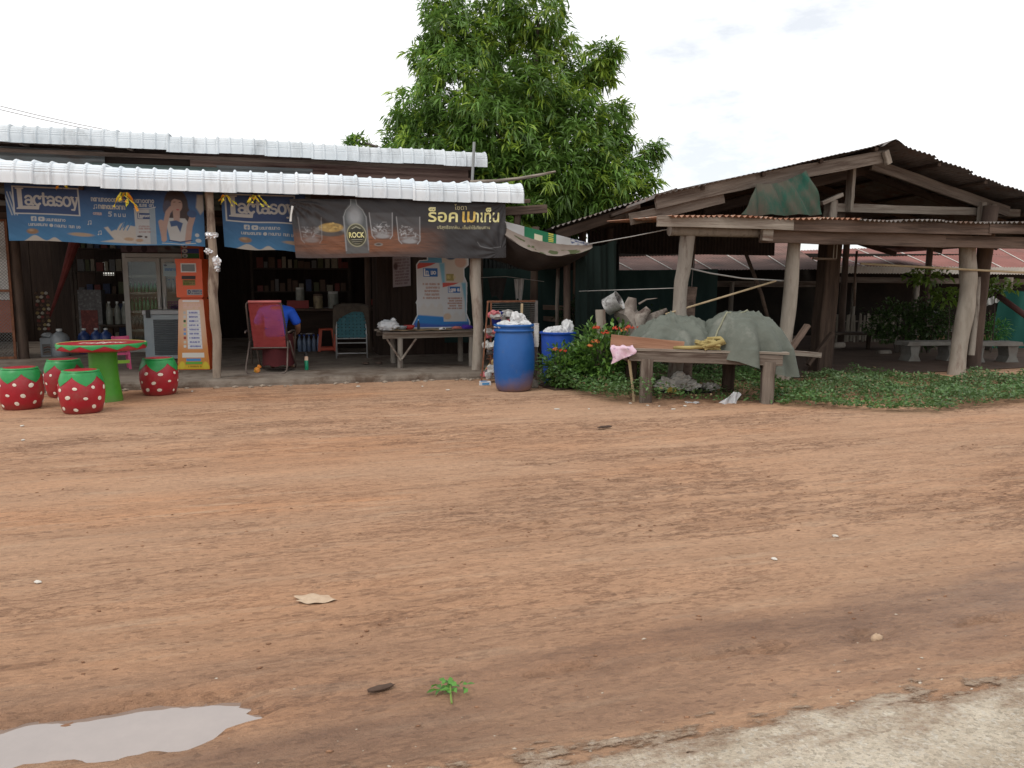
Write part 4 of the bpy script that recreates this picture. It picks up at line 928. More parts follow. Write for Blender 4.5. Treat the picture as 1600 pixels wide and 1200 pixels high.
A.put(A.box(14, 86, 164, 179), (.80, .76, .68)); A.put(A.box(27, 74, 182, 190), (.08, .30, .65)); A.put(A.box(25, 78, 192, 200), (.15, .45, .06)); A.put(A.box(0, 100, 203, 215), (.72, .50, .03), 4); A.put(A.ell(14, 203, 9, 12), (.75, .58, .05), 4); A.put(A.ell(88, 204, 9, 12), (.75, .58, .05), 4); A.scribble(30, 74, 207, 4, (.3, .2, .02), 40, 1.2)
m = MB(); w0, w1 = .245, .185; z1 = 1.08                                            # tapered foot
m.add([(-w0, 0, 0), (w0, 0, 0), (w0, .34, 0), (-w0, .34, 0), (-w1, .02, z1), (w1, .02, z1), (w1, .32, z1), (-w1, .32, z1)], [(0, 1, 5, 4), (1, 2, 6, 5), (2, 3, 7, 6), (3, 0, 4, 7), (4, 5, 6, 7), (3, 2, 1, 0)]).build('foot', ORANGE, ks)
A.sheet('instruction_panel', CARD, ks, lambda a, b_: np.stack([(a * 2 - 1) * (w0 + (w1 - w0) * b_) * .985, -.004 + .02 * b_, .01 + b_ * (z1 - .015)], -1))
hd = MB().box((0, .17, 1.095), (.32, .26, .03)).box((0, .15, 1.40), (.395, .34, .58)).build('cabinet', ORANGE, ks)
MB().box((0, -.024, 1.555), (.225, .012, .135)).build('screen_frame', mat('pale_grey_frame', (.55, .55, .53), (.6, .6, .58), 4, .5), hd)
MB().box((0, -.032, 1.555), (.19, .006, .105)).build('screen', mat('dark_screen', (.07, .085, .085), (.09, .10, .10), 3, .2, spec=.5), hd)
MB().box((-.005, -.024, 1.41), (.20, .012, .05)).build('coin_slot', BLACK, hd)
A = Art(0, 60, 0, 20, 80, 30); A.C[:] = (.55, .45, .12); A.put(A.box(2, 30, 8, 18), (.35, .42, .08)); A.put(A.box(32, 58, 8, 18), (.6, .5, .2)); A.scribble(4, 56, 4, 4, (.15, .1, .05), 2, 1); A.scribble(4, 56, 13, 5, (.2, .15, .05), 3, 1)
A.sheet('button_sticker', CARD, hd, lambda a, b_: np.stack([-.095 + .185 * a, np.full_like(a, -.0235), 1.29 + .085 * b_], -1))
A = Art(0, 60, 0, 20, 80, 30); A.C[:] = (.74, .74, .74); A.put(A.ell(9, 9, 6, 7), (.08, .08, .2)); A.put(A.ell(9, 9, 3, 3), (.75, .75, .75)); A.scribble(18, 58, 6, 5, (.08, .1, .35), 2, 1.2); A.scribble(18, 58, 14, 4, (.2, .2, .3), 3, 1)
A.sheet('white_sticker', CARD, hd, lambda a, b_: np.stack([-.04 + .225 * a, np.full_like(a, -.0235), 1.145 + .085 * b_], -1))
A = Art(0, 60, 0, 45, 90, 70); A.C[:] = (.60, .12, .03)
for k, c in enumerate(((.62, .14, .03), (.03, .06, .30), (.03, .20, .03))): A.put(A.box(0, 60, k * 15, k * 15 + 14.5), c); A.put(A.ell(11, k * 15 + 7, 10, 6.2), (.72, .72, .70)); A.put(A.ell(11, k * 15 + 8, 3.5, 2.5), [(.3, .05, .02), (.05, .05, .2), (.02, .1, .02)][k])
top = MB().box((.01, .17, 1.81), (.27, .2, .23)).build('header', ORANGE, ks)
A.sheet('header_print', CARD, top, lambda a, b_: np.stack([-.12 + .26 * a, np.full_like(a, .066), 1.70 + .22 * b_], -1))
A = Art(0, 40, 0, 40, 60, 60); A.C[:] = (.50, .66, .70); A.put(A.box(0, 40, 0, 5), (.6, .7, .72)); A.put(A.ell(8, 6, 5, 3), (.1, .12, .2)); A.scribble(6, 36, 19, 7, (.08, .25, .55), 9, 1.8); A.put(A.box(2, 38, 27, 28), (.4, .5, .55)); A.put(A.box(2, 38, 33, 34), (.4, .5, .55))
A.sheet('blue_notice', CARD, ks, lambda a, b_: np.stack([-.375 + .19 * a, np.full_like(a, -.026), 1.43 + .19 * b_], -1))

# --- grey louvred chest cooler
gu = thing('chest_cooler', 'grey chest cooler with louvred side panel behind the kiosk', 'cooler', shopM(-1.05, 3.10, .1, R(-8)))
GREYP = mat('grey_blue_paint', (.27, .32, .345), (.34, .385, .40), 3, .5, spec=.4)
MB().box((0, .3, .40), (.70, .60, .76)).build('body', GREYP, gu); MB().box((0, .3, .825), (.73, .63, .07)).build('lid', mat('grey_lid', (.35, .37, .38), (.42, .43, .43), 3, .5), gu)
m = MB()
for k in range(20): m.box((.06, -.012, .10 + k * .031), (.50, .022, .018), Matrix.Rotation(.5, 3, 'X'))
m.build('louvres', mat('dark_grey_louvre', (.11, .125, .135), (.15, .165, .17), 3, .5), gu)
MB().box((-.27, -.01, .80), (.07, .03, .14)).build('lock', BLACK, gu)
for sx in (-.3, .3):
    for sy in (.06, .54): MB().lathe([(.02, 0), (.02, .03)], 10, (sx, sy, 0)).build('foot', BLACK, gu)

# --- double glass-door drinks fridge and its bottles
fg = thing('drinks_fridge', 'tall double glass door drinks fridge standing inside the shop', 'fridge', shopM(-2.0, 5.0, .1))
FRM = mat('cream_fridge_paint', (.33, .315, .285), (.40, .385, .35), 3, .5, spec=.4)
FW, FH, FD = 1.36, 1.90, .62; m = MB()
for (c, s_) in (((FW / 2, FD, FH / 2), (FW, .04, FH)), ((.03, FD / 2, FH / 2), (.06, FD, FH)), ((FW - .03, FD / 2, FH / 2), (.06, FD, FH)), ((FW / 2, FD / 2, .05), (FW - .122, FD - .01, .10)), ((FW / 2, FD / 2, FH - .04), (FW - .122, FD - .01, .08))): m.box(c, s_)
m.build('cabinet', FRM, fg)
GLASS = bpy.data.materials.new('fridge_glass'); GLASS.use_nodes = True; gt = GLASS.node_tree; gt.nodes.remove(gt.nodes['Principled BSDF'])
gl = gt.nodes.new('ShaderNodeBsdfGlossy'); gl.inputs['Roughness'].default_value = .03; tp = gt.nodes.new('ShaderNodeBsdfTransparent'); tp.inputs[0].default_value = (.86, .9, .88, 1); fz = gt.nodes.new('ShaderNodeFresnel'); fz.inputs[0].default_value = 1.4; ms = gt.nodes.new('ShaderNodeMixShader')
gt.links.new(fz.outputs[0], ms.inputs[0]); gt.links.new(tp.outputs[0], ms.inputs[1]); gt.links.new(gl.outputs[0], ms.inputs[2]); gt.links.new(ms.outputs[0], gt.nodes['Material Output'].inputs[0])
for k in (0, 1):
    x0 = .03 + k * (FW / 2 - .02); x1 = x0 + FW / 2 - .045; d = MB()
    for (c, s_) in ((((x0 + .035), -.02, FH / 2), (.07, .04, FH - .18)), ((x1 - .035, -.02, FH / 2), (.07, .04, FH - .18)), (((x0 + x1) / 2, -.02, .125), (x1 - x0 - .142, .04, .07)), (((x0 + x1) / 2, -.02, FH - .125), (x1 - x0 - .142, .04, .07))): d.box(c, s_)
    do = d.build('door', FRM, fg); MB().box(((x0 + x1) / 2, -.018, FH / 2), (x1 - x0 - .13, .008, FH - .31)).build('pane', GLASS, do)
    MB().bar(((x1 - .035) if k == 0 else (x0 + .035), -.06, .88), ((x1 - .035) if k == 0 else (x0 + .035), -.06, 1.05), .02).build('handle', STEEL, do)
for z in (.10, .42, .78, 1.14, 1.46):
    MB().box((FW / 2, FD / 2, z), (FW - .125, FD - .1, .02)).build('shelf', FRM, fg); MB().box((FW / 2, .05, z), (FW - .13, .012, .045)).build('shelf_rail', FRM, fg)
def bottle_mesh(name, r, h_, mt):
    me = MB().lathe([(r * .9, 0), (r, .01), (r, h_ * .58), (r * .85, h_ * .68), (r * .38, h_ * .84), (r * .36, h_ * .93)], 10).mesh(name, True); me.materials.append(mt); return me
GB = mat('green_bottle_plastic', (.02, .24, .10), (.035, .32, .15), 6, .2, spec=.5); DB = mat('dark_cola_plastic', (.035, .012, .01), (.06, .02, .015), 6, .2, spec=.5); CB = mat('clear_bottle_plastic', (.32, .36, .37), (.42, .46, .47), 6, .2, spec=.5); CAPG = mat('cap_white', (.6, .62, .6), None, 3, .4); CAPB = mat('cap_blue', (.03, .08, .35), None, 3, .4)
BM = {}
def bottle(kind, r, h_, body, cap, label, group, M, cat='bottle'):
    key = (kind, r, h_)
    if key not in BM: BM[key] = (bottle_mesh('body', r, h_, body), MB().lathe([(r * .42, h_ * .92), (r * .42, h_)], 8).mesh('cap')); BM[key][1].materials.append(cap)
    t_ = thing(kind, label, cat, M, group); mesh_obj('body', BM[key][0], None, t_); mesh_obj('cap', BM[key][1], None, t_); return t_
for k in range(8):
    for (z, b_, c_, kd, lb) in ((.79, GB, CAPG, 'green_bottle', 'green soda bottle on the middle fridge shelf behind the left door'), (.43, DB, CAPG, 'cola_bottle', 'dark cola bottle on the lower fridge shelf behind the left door'), (1.15, GB, CAPG, 'green_bottle', 'short green bottle on the upper fridge shelf behind the left door')):
        bottle(kd, .032, .26 if z != 1.15 else .20, b_, c_, lb, lb.split(' on ')[0] + 's in the fridge, ' + ('low' if z < .5 else 'mid' if z < 1 else 'high'), shopM(-2.0 + .11 + k * .072, 5.12 + .03 * (k % 2), .1 + z + .011))
for k in range(6):
    bottle('water_bottle', .034, .25, CB, CAPB, 'clear water bottle on the upper fridge shelf behind the right door', 'water bottles behind the right fridge door', shopM(-2.0 + .80 + k * .08, 5.12, .1 + 1.15 + .011))
PURP = mat('purple_plastic', (.22, .085, .26), (.28, .12, .32), 4, .5); t = thing('plastic_basket', 'purple plastic basket on the fridge shelf behind the right door', 'basket', shopM(-2.0 + 1.0, 5.28, .1 + .791))
m = MB()
for z in (0, .05, .10, .15): m.box((0, -.13, z + .02), (.50, .012, .03)); m.box((0, .13, z + .02), (.50, .012, .03)); m.box((-.25, 0, z + .02), (.012, .27, .03)); m.box((.25, 0, z + .02), (.012, .27, .03))
for k in range(9): m.box((-.24 + k * .06, -.13, .09), (.014, .010, .18))
m.box((0, 0, .006), (.5, .27, .01)); m.build('basket', PURP, t)
A = Art(0, 130, 0, 22, 200, 40); A.C[:] = (.22, .12, .13); A.C += .15 * (A.noise(.25, .3, 5)[..., None] - .4); A.put(A.box(60, 130, 0, 22), (.24, .22, .20)); 
for x_ in (14, 38): A.put(A.ell(x_, 6, 3, 3.5), (.05, .02, .02)); A.put(A.ell(x_, 15, 5, 7), (.07, .02, .03)); A.put(A.ell(x_, 7, 1.8, 2.2), (.5, .32, .26))
for k in range(14): A.put(A.ell(64 + 66 * ((k * .618) % 1), 4 + 14 * ((k * .37) % 1), 5, 3), [(.1, .12, .1), (.35, .3, .25), (.18, .08, .07), (.3, .33, .34)][k % 4], 3)
t = thing('fridge_poster', 'dull printed poster strip along the top of the fridge', 'poster', shopM(-2.0, 4.94, 2.02)); A.sheet('print', CARD, t, lambda a, b_: np.stack([1.40 * a, np.zeros_like(a), .22 * b_], -1))

# --- pink and green child's plastic chair
PINK = mat('pink_plastic', (.50, .07, .17), (.58, .10, .22), 4, .4); LIME = mat('lime_plastic', (.25, .45, .05), None, 4, .4)
t = thing('child_chair', "small pink plastic child's chair partly hidden behind the strawberry table", 'chair', shopM(-1.50, 1.55, .1, .3))
m = MB().box((0, .13, .24), (.26, .26, .03)); m.build('seat', PINK, t)
for sx in (-.11, .11):
    for sy in (.02, .24): MB().bar((sx * 1.1, sy, 0), (sx, sy, .25), .035).build('leg', PINK, t)
for sx in (-.11, .11): MB().bar((sx, .02, .25), (sx * .95, -.01, .52), .035).build('back_post', PINK, t)
MB().box((0, -.002, .47), (.25, .022, .09)).build('backrest', PINK, t); MB().box((0, .01, .12), (.23, .02, .05)).build('stretcher', LIME, t)

# --- red mesh lounge chair and the seated person
SLING = mat('red_sling_fabric', (.34, .045, .045), (.42, .07, .065), 5, .75, stretch=(1, 1, 3), alpha=.68, transl=.2)
FRM2 = mat('brown_steel_tube', (.085, .065, .055), (.13, .10, .085), 8, .5, metal=.4)
lc = thing('lounge_chair', 'red mesh folding lounge chair with its back to the yard', 'chair', shopM(.66, .30, .1, R(-9)))
hw = .31
def arcpts(pts, r=.07, n_=4):
    out_ = [Vector(pts[0])]
    for i in range(1, len(pts) - 1):
        a, b_, c = map(Vector, pts[i - 1:i + 2]); d0 = (a - b_).normalized() * r; d1 = (c - b_).normalized() * r
        for k in range(n_ + 1): t_ = k / n_; out_.append((b_ + d0) * (1 - t_) ** 2 + b_ * 2 * t_ * (1 - t_) + (b_ + d1) * t_ ** 2)
    return out_ + [Vector(pts[-1])]
MB().tube(arcpts([(-hw + .05, .18, .47), (-hw, .0, .0), (hw - .02, .0, .0), (hw - .02, .18, .47)], .10), .0125, 8).build('rear_leg_loop', FRM2, lc, smooth=True)
MB().tube(arcpts([(-hw + .12, .20, .47), (-hw + .13, .55, .02), (hw + .05, .55, .02), (hw, .20, .47)], .10), .0125, 8).build('front_leg_loop', FRM2, lc, smooth=True)
MB().tube(arcpts([(-hw + .05, .22, .36), (-hw + .03, .10, 1.05), (hw - .09, .10, 1.05), (hw - .01, .22, .36)], .06), .0125, 8).build('back_frame', FRM2, lc, smooth=True)
for sx in (-1, 1): MB().tube(arcpts([(sx * hw, .12, .60), (sx * (hw + .03), .35, .62), (sx * (hw + .03), .62, .60), (sx * hw, .55, .10)], .06), .014, 8).build('armrest', FRM2, lc, smooth=True)
MB().tube([(-hw + .05, .185, .37), (hw - .01, .185, .37)], .011, 8).build('cross_bar', FRM2, lc)
def sling(a, b_): 
    z = .36 + (1.055 - .36) * b_; w_ = .235 + .0 * b_; s0 = .03 * math.sin(a * math.pi) * (1 - abs(2 * b_ - 1))
    return (-.245 + .05 * (1 - b_) + (2 * w_) * a + .01 * b_ - .015, .21 - .105 * b_ - s0, z)
MB().grid(sling, 12, 20).build('back_sling', SLING, lc, smooth=True)
MB().grid(lambda a, b_: (-.24 + .5 * a, .21 + .52 * b_, .36 - .06 * math.sin(b_ * 3.1) + .06 * b_), 8, 8).build('seat_sling', mat('dark_red_sling', (.20, .022, .028), (.26, .035, .04), 4, .8), lc, smooth=True)
MB().tube([(-.245, .10, 1.055), (.225, .10, 1.055)], .018, 8).build('head_roll', mat('pale_red_fabric', (.48, .13, .13), (.55, .18, .17), 5, .8), lc, smooth=True)
m = MB()
for k in range(16):
    z = .42 + k * .026
    for sx in (-1, 1): e = sling(0 if sx < 0 else 1, (z - .36) / .695); m.bar(e, (sx * hw * (.93 if sx < 0 else .93), e[1] + .012, z), .007)
m.build('elastic_cord', BLACK, lc)
# seated person, leaning forward with the head bowed: one continuous skinned body
def skin_body(name, verts, edges, radii, root_i=0, sub=2):
    me = bpy.data.meshes.new(name); me.from_pydata(verts, edges, []); ob = bpy.data.objects.new('tmp_body', me); COL.objects.link(ob)
    sk = ob.modifiers.new('skin', 'SKIN'); sk.use_smooth_shade = True
    for i, r_ in enumerate(radii): ob.data.skin_vertices[0].data[i].radius = (r_, r_) if not hasattr(r_, '__len__') else r_
    ob.data.skin_vertices[0].data[root_i].use_root = True
    ss_ = ob.modifiers.new('sub', 'SUBSURF'); ss_.levels = sub; ss_.render_levels = sub
    bpy.context.view_layer.update(); dg = bpy.context.evaluated_depsgraph_get(); me2 = bpy.data.meshes.new_from_object(ob.evaluated_get(dg)); bpy.data.objects.remove(ob)
    me2.materials.clear(); me2.polygons.foreach_set('use_smooth', [True] * len(me2.polygons)); return me2
SKIN = mat('skin', (.24, .125, .08), (.30, .16, .105), 8, .55); BLUE = mat('blue_shirt', (.012, .075, .50), (.02, .10, .58), 6, .8, .2, 20); SARONG = mat('dark_red_cloth', (.055, .008, .010), (.08, .012, .014), 5, .85, .3, 14); HAIR = mat('black_hair', (.012, .010, .009), (.02, .016, .014), 30, .5)
pe = thing('person', 'person in a blue shirt bending forward, seated in the red lounge chair', 'person', shopM(.80, .60, .1, R(-9)))
pv = [(0, 0, .50), (0, .03, .64), (0, .10, .80), (0, .20, .92), (0, .30, .96), (0, .42, .93), (0, .50, .88)]; pr = [(.15, .12), (.145, .11), (.16, .115), (.15, .09), (.06, .06), (.075, .085), (.06, .07)]
pe_e = [(i, i + 1) for i in range(6)]
for sx in (-1, 1):
    b0 = len(pv); pv += [(sx * .20, .18, .88), (sx * .30, .22, .70), (sx * .27, .42, .58), (sx * .18, .58, .52), (sx * .16, .64, .50)]; pr += [.065, .05, .04, .03, .035]; pe_e += [(3, b0)] + [(b0 + k, b0 + k + 1) for k in range(4)]
    for q in range(5):
        f0_ = len(pv); a = -.9 + q * .42; dx = math.sin(a) * sx; pv += [(sx * .16 + dx * .03, .67 + .012 * math.cos(a), .495), (sx * .16 + dx * .045, .70 + (.02 if q else -.01), .475), (sx * .16 + dx * .05, .715 + (.015 if q else -.02), .452)]; pr += [.010, .009, .007]; pe_e += [(b0 + 4, f0_), (f0_, f0_ + 1), (f0_ + 1, f0_ + 2)]
    l0 = len(pv); pv += [(sx * .11, .06, .47), (sx * .15, .42, .50), (sx * .14, .46, .26), (sx * .14, .42, .06), (sx * .15, .52, .03), (sx * .155, .62, .02)]; pr += [.09, .062, .052, .036, .034, .022]; pe_e += [(0, l0)] + [(l0 + k, l0 + k + 1) for k in range(5)]
mesh_obj('body', skin_body('body', pv, pe_e, pr), SKIN, pe)
sv = [(0, -.005, .44), (0, .03, .64), (0, .10, .80), (0, .20, .92), (0, .265, .955)]; sr = [(.178, .145), (.172, .135), (.185, .14), (.175, .115), (.08, .075)]; se = [(i, i + 1) for i in range(4)]
for sx in (-1, 1): b0 = len(sv); sv += [(sx * .21, .18, .885), (sx * .275, .205, .76), (sx * .30, .22, .69)]; sr += [.088, .078, .075]; se += [(3, b0), (b0, b0 + 1), (b0 + 1, b0 + 2)]
mesh_obj('shirt', skin_body('shirt', sv, se, sr), BLUE, pe)
MB().grid(lambda a, b_: ((.22 + .02 * b_) * math.cos(a * 6.283) * 1.0, .20 + (.30 + .0 * b_) * math.sin(a * 6.283), .56 - .47 * b_ + .012 * math.sin(a * 40) * b_), 40, 10).build('sarong', SARONG, pe, smooth=True)
hb = MB().blob((0, .46, .925), (.095, .115, .10), .05, 3, 3, 4, False); hb.build('hair', HAIR, pe, smooth=True)
m = MB()
for sx in (-1, 1): m.blob((sx * .032, .568, .885), (.012, .008, .009), 0, 1, 2, 1, False)
m.build('eyes', mat('eye_white', (.6, .58, .55), None, 3, .3), pe); MB().blob((0, .578, .862), (.014, .02, .02), .05, 2, 2, 3, False).blob((0, .556, .825), (.026, .01, .008), .05, 2, 2, 5, False).build('nose_and_mouth', SKIN, pe, smooth=True)
MB().blob((-.095, .45, .895), (.012, .025, .032), .1, 2, 2, 6, False).blob((.095, .45, .895), (.012, .025, .032), .1, 2, 2, 7, False).build('ears', SKIN, pe, smooth=True)
t = thing('toy', 'small yellow and orange object on the floor under the lounge chair', 'toy', shopM(.52, .52, .1)); MB().blob((0, 0, .04), (.05, .05, .05), .5, 3, 2, 3).build('lump', mat('yellow_orange_plastic', (.55, .30, .03), (.6, .16, .03), 12, .5), t); MB().blob((.03, .0, .09), (.03, .03, .03), .4, 3, 2, 5).build('lump', MAT['yellow_orange_plastic'], t)
# --- green spray can
t = thing('spray_can', 'green spray can with a black cap standing on the porch floor', 'can', shopM(1.24, .72, .1))
MB().lathe([(.028, 0), (.030, .005), (.030, .155), (.026, .165)], 16).build('body', mat('green_can', (.01, .22, .11), (.02, .30, .16), 9, .3, spec=.5, stain=(.3, .42, .30), stscale=9, stlo=.58, sthi=.66), t, autosmooth=30)
MB().lathe([(.0305, .148), (.0305, .178), (.027, .205), (.018, .212)], 14).build('shoulder', mat('cream_orange_band', (.60, .36, .24), (.68, .52, .4), 14, .4), t, autosmooth=30); MB().lathe([(.022, .212), (.027, .214), (.027, .262), (.022, .268)], 14).build('cap', BLACK, t, autosmooth=30)

# --- teal webbed aluminium chair with a jacket over it
TEAL = mat('teal_webbing', (.035, .12, .145), (.055, .16, .185), 9, .7); ALU = mat('aluminium_tube', (.42, .42, .42), (.52, .52, .52), 5, .4, metal=.5)
wc = thing('webbed_chair', 'teal webbed aluminium folding chair with a brown jacket over its back', 'chair', shopM(2.08, 2.55, .1, R(-6)))
for sx in (-.27, .27): MB().tube([(sx, 0, 0), (sx * .97, .03, .40), (sx * .93, .02, .95)], .012, 8).build('back_leg', ALU, wc, smooth=True); MB().tube([(sx, .5, 0), (sx, .1, .42)], .012, 8).build('front_leg', ALU, wc); MB().tube([(sx * 1.06, .0, .56), (sx * 1.06, .45, .56)], .014, 8).build('armrest', ALU, wc)
for z in (.085, .27, .35): MB().tube([(-.265, .01, z), (.265, .01, z)], .010, 8).build('cross_bar', ALU, wc)
for k in range(7): x_ = -.195 + k * .065; MB().grid(lambda a, b_: (x_ + .048 * (a - .5), .018 + .006 * math.sin(b_ * 28 + k * 3.14), .36 + .56 * b_), 1, 26).build('strap', TEAL, wc)
for k in range(9): z_ = .40 + k * .058; MB().grid(lambda a, b_: (-.26 + .52 * a, .018 - .006 * math.sin(a * 20 + k * 3.14), z_ + .044 * (b_ - .5)), 24, 1).build('cross_strap', TEAL, wc)
MB().grid(lambda a, b_: (-.25 + .5 * a, .05 + .42 * b_, .36 + .02 * math.sin(a * 40)), 20, 4).build('seat', TEAL, wc)
jk = thing('jacket', 'dark brown jacket draped over the teal webbed chair', 'jacket', shopM(2.08, 2.55, .1, R(-6)))
JACK = mat('brown_jacket_cloth', (.05, .04, .032), (.085, .068, .052), 6, .9, .3, 18)
def jacket(a, b_):
    x_ = -.31 + .62 * a; top = .97 - .05 * abs(2 * a - 1) ** 4; e = max(0, abs(2 * a - 1) - .72) / .28; L = .14 + .55 * e + .30 * max(0, .55 - a) * (a > .12)
    if b_ < .5: t_ = (1 - b_ * 2); return (x_ * (1 + .05 * t_ * e), -.028 - .012 * math.sin(x_ * 40) * t_, top - L * t_)
    t_ = (b_ - .5) * 2; return (x_, .01 + .10 * t_, top + .01 - .35 * t_)
MB().grid(jacket, 30, 18).build('cloth', JACK, jk, smooth=True)

# --- orange-red stool, water pack, counter with tins
OST = mat('orange_red_plastic', (.50, .075, .035), (.56, .10, .05), 4, .4)
t = thing('plastic_stool', 'orange red plastic stool standing beside the counter', 'stool', shopM(1.74, 4.30, .1))
MB().box((0, 0, .43), (.27, .27, .03)).build('seat', OST, t)
for sx in (-1, 1):
    for sy in (-1, 1): m = MB(); m.bar((sx * .16, sy * .16, 0), (sx * .115, sy * .115, .43), .055); m.build('leg', OST, t)
for (a, b_) in (((-.15, -.15), (.15, -.15)), ((-.15, .15), (.15, .15)), ((-.15, -.15), (-.15, .15)), ((.15, -.15), (.15, .15))): MB().bar((a[0], a[1], .05), (b_[0], b_[1], .05), .03, .06).build('foot_rail', OST, t)
BL = mat('pale_blue_water_plastic', (.10, .14, .22), (.16, .21, .30), 7, .2, spec=.5)
for i in range(5):
    for j in range(2): bottle('drinking_water_bottle', .042, .33, BL, CAPB, 'blue tinted water bottle standing in the pack under the counter', 'water bottles packed under the counter', shopM(1.22 + i * .09, 4.25 + j * .09, .1))
t = thing('paper_sheet', 'white paper lying on top of the packed water bottles', 'paper', shopM(1.36, 4.24, .435)); MB().grid(lambda a, b_: (-.12 + .26 * a, -.04 + .12 * b_, .008 * math.sin(a * 7 + b_ * 4) + .012), 8, 4).build('sheet', WHITEP, t)
t = thing('shop_counter', 'dark wooden counter inside the shop behind the lounge chair', 'counter', shopM(.95, 4.75, .1))
beam('counter_top', (-.1, .22, .80), (2.25, .22, .80), .5, .045, WOODB, t); m = MB().box((1.05, .28, .39), (2.2, .36, .76)); m.build('front_panel', WALLW, t)
for x_ in (.02, 2.1): beam('leg', (x_, .02, 0), (x_, .02, .78), .06, .06, WOODD, t)
TIN = mat('yellowed_tin', (.20, .16, .095), (.28, .23, .14), 7, .5, stain=(.10, .07, .05), stscale=8); JAR = mat('cloudy_jar', (.16, .17, .15), (.24, .25, .22), 9, .3); REDB = mat('dull_red_box', (.22, .035, .035), (.28, .05, .045), 5, .6)
def tin(label, u, v, z, r, h_, mt, lid):
    t_ = thing('storage_jar', label, 'jar', shopM(u, v, z)); MB().lathe([(r * .96, 0), (r, .012), (r, h_ * .82), (r * .9, h_ * .86)], 16).build('body', mt, t_, autosmooth=30); MB().lathe([(r * .95, h_ * .86), (r * .95, h_)], 16).build('lid', lid, t_); return t_
zc = .925
tin('yellowish tin in the middle of the counter', 1.62, 4.9, zc, .095, .29, TIN, WOODB); tin('grey square-shouldered jar right of the yellowish tin on the counter', 1.92, 4.9, zc, .105, .34, JAR, mat('pale_lid', (.4, .4, .38), None, 4, .5)); tin('pale jar standing on the red box on the counter', 1.27, 4.9, zc + .16, .085, .26, JAR, MAT['pale_lid'])
t = thing('red_box', 'dull red box at the left end of the counter', 'box', shopM(1.22, 4.92, zc)); MB().box((0, 0, .078), (.42, .26, .15)).build('box', REDB, t); MB().box((0, 0, .1565), (.43, .27, .008)).build('lid', REDB, t)

# --- goods in the dark interior
SHELFW = mat('dark_shelf_wood', (.04, .03, .024), (.07, .052, .04), 4, .85)
def shelf_unit(label, u, v, w_, h_, levels, seed):
    t_ = thing('shop_shelf', label, 'shelf', shopM(u, v, .1))
    for x_ in (0, w_): beam('upright', (x_, 0, 0), (x_, 0, h_), .05, .05, SHELFW, t_); beam('upright', (x_, .35, 0), (x_, .35, h_), .05, .05, SHELFW, t_)
    for k in range(levels): MB().box((w_ / 2, .17, .12 + k * (h_ - .15) / (levels - 1)), (w_, .38, .025)).build('board', SHELFW, t_)
    return [.12 + k * (h_ - .15) / (levels - 1) + .013 for k in range(levels)]
GOODS = [mat('goods_%s' % n_, c, tuple(q * 1.4 for q in c), 14, .5, stain=tuple(min(.5, q * 2.2) for q in c), stscale=18) for n_, c in (('brown', (.07, .04, .025)), ('olive', (.06, .065, .03)), ('dull_red', (.12, .03, .025)), ('navy', (.03, .04, .08)), ('cream', (.18, .16, .12)), ('grey', (.10, .10, .10)))]
gbox = MB().box((0, 0, .5), (1, 1, 1)).box((0, -.505, .5), (.7, .02, .5)).mesh('packet')
gj = {}
def fill(u0, u1, v, zs, seed, label, group):
    rs_ = random.Random(seed)
    for iz, z in enumerate(zs):
        x_ = u0 + .05
        while x_ < u1 - .06:
            w_ = rs_.uniform(.07, .15); h_ = rs_.uniform(.12, .28); mt = rs_.choice(GOODS)
            me_ = gbox.copy(); me_.materials.append(mt); o_ = bpy.data.objects.new('packet', me_); setup(o_, None, shopM(x_ + w_ / 2, v + .15, .1 + z) @ Matrix.Diagonal((w_ * .92, .14, h_, 1))); lb_ = mt.name.replace('goods_', '').replace('_', ' ') + ' ' + label.replace('shelf', ['lowest shelf', 'second lowest shelf', 'middle shelf', 'second highest shelf', 'top shelf'][iz], 1); tag(o_, lb_, 'packet', lb_); x_ += w_ + rs_.uniform(.005, .05)
fill(-3.35, -2.15, 7.3, shelf_unit('dark wooden shelf of goods at the back, left of the fridge', -3.4, 7.3, 1.3, 2.1, 5, 1), 1, 'packet on the shelf left of the fridge', 'goods on the shelf left of the fridge')
fill(.35, 2.35, 6.6, shelf_unit('dark wooden shelf of goods behind the counter', .3, 6.6, 2.1, 2.2, 5, 2), 2, 'packet on the shelf behind the counter', 'goods on the shelf behind the counter')
for i, (px, bz) in enumerate(((58, 0), (66, 0), (74, 0))):                             # hanging strips of snack sachets
    q = SH.at(px, 470, 4.5); t = thing('snack_strip', ['leftmost', 'middle', 'rightmost'][i] + ' hanging strip of small snack packets by the dark post', 'snacks', shopM(q.x, 4.5, .1))
    MB().bar((0, .01, .45), (0, .01, 1.25 - .06 * i), .006).build('cord', BLACK, t)
    for k in range(10): MB().blob((random.uniform(-.015, .015), 0, .50 + k * .072), (.035, .018, .034), .3, 2, 1, k + i * 20).build('sachet', [mat('sachet_gold', (.22, .16, .06), (.30, .24, .12), 12, .4), mat('sachet_pale', (.30, .28, .24), (.38, .36, .3), 12, .4), GOODS[2], GOODS[0]][(k * 7 + i) % 4], t)
def jug(label, u, v, r, h_, mt, cap):
    t_ = thing('water_jug', label, 'jug', shopM(u, v, .1)); MB().lathe([(r * .92, 0), (r, .02), (r, h_ * .3), (r * .96, h_ * .32), (r, h_ * .35), (r, h_ * .68), (r * .75, h_ * .8), (r * .3, h_ * .88), (r * .28, h_ * .94)], 20).build('body', mt, t_, autosmooth=35); MB().lathe([(r * .32, h_ * .93), (r * .32, h_)], 14).build('cap', cap, t_)
JUGM = mat('cloudy_white_jug', (.20, .22, .235), (.26, .28, .29), 3, .35, spec=.4); JUGB = mat('blue_jug', (.02, .045, .16), (.035, .07, .22), 3, .35, spec=.4)
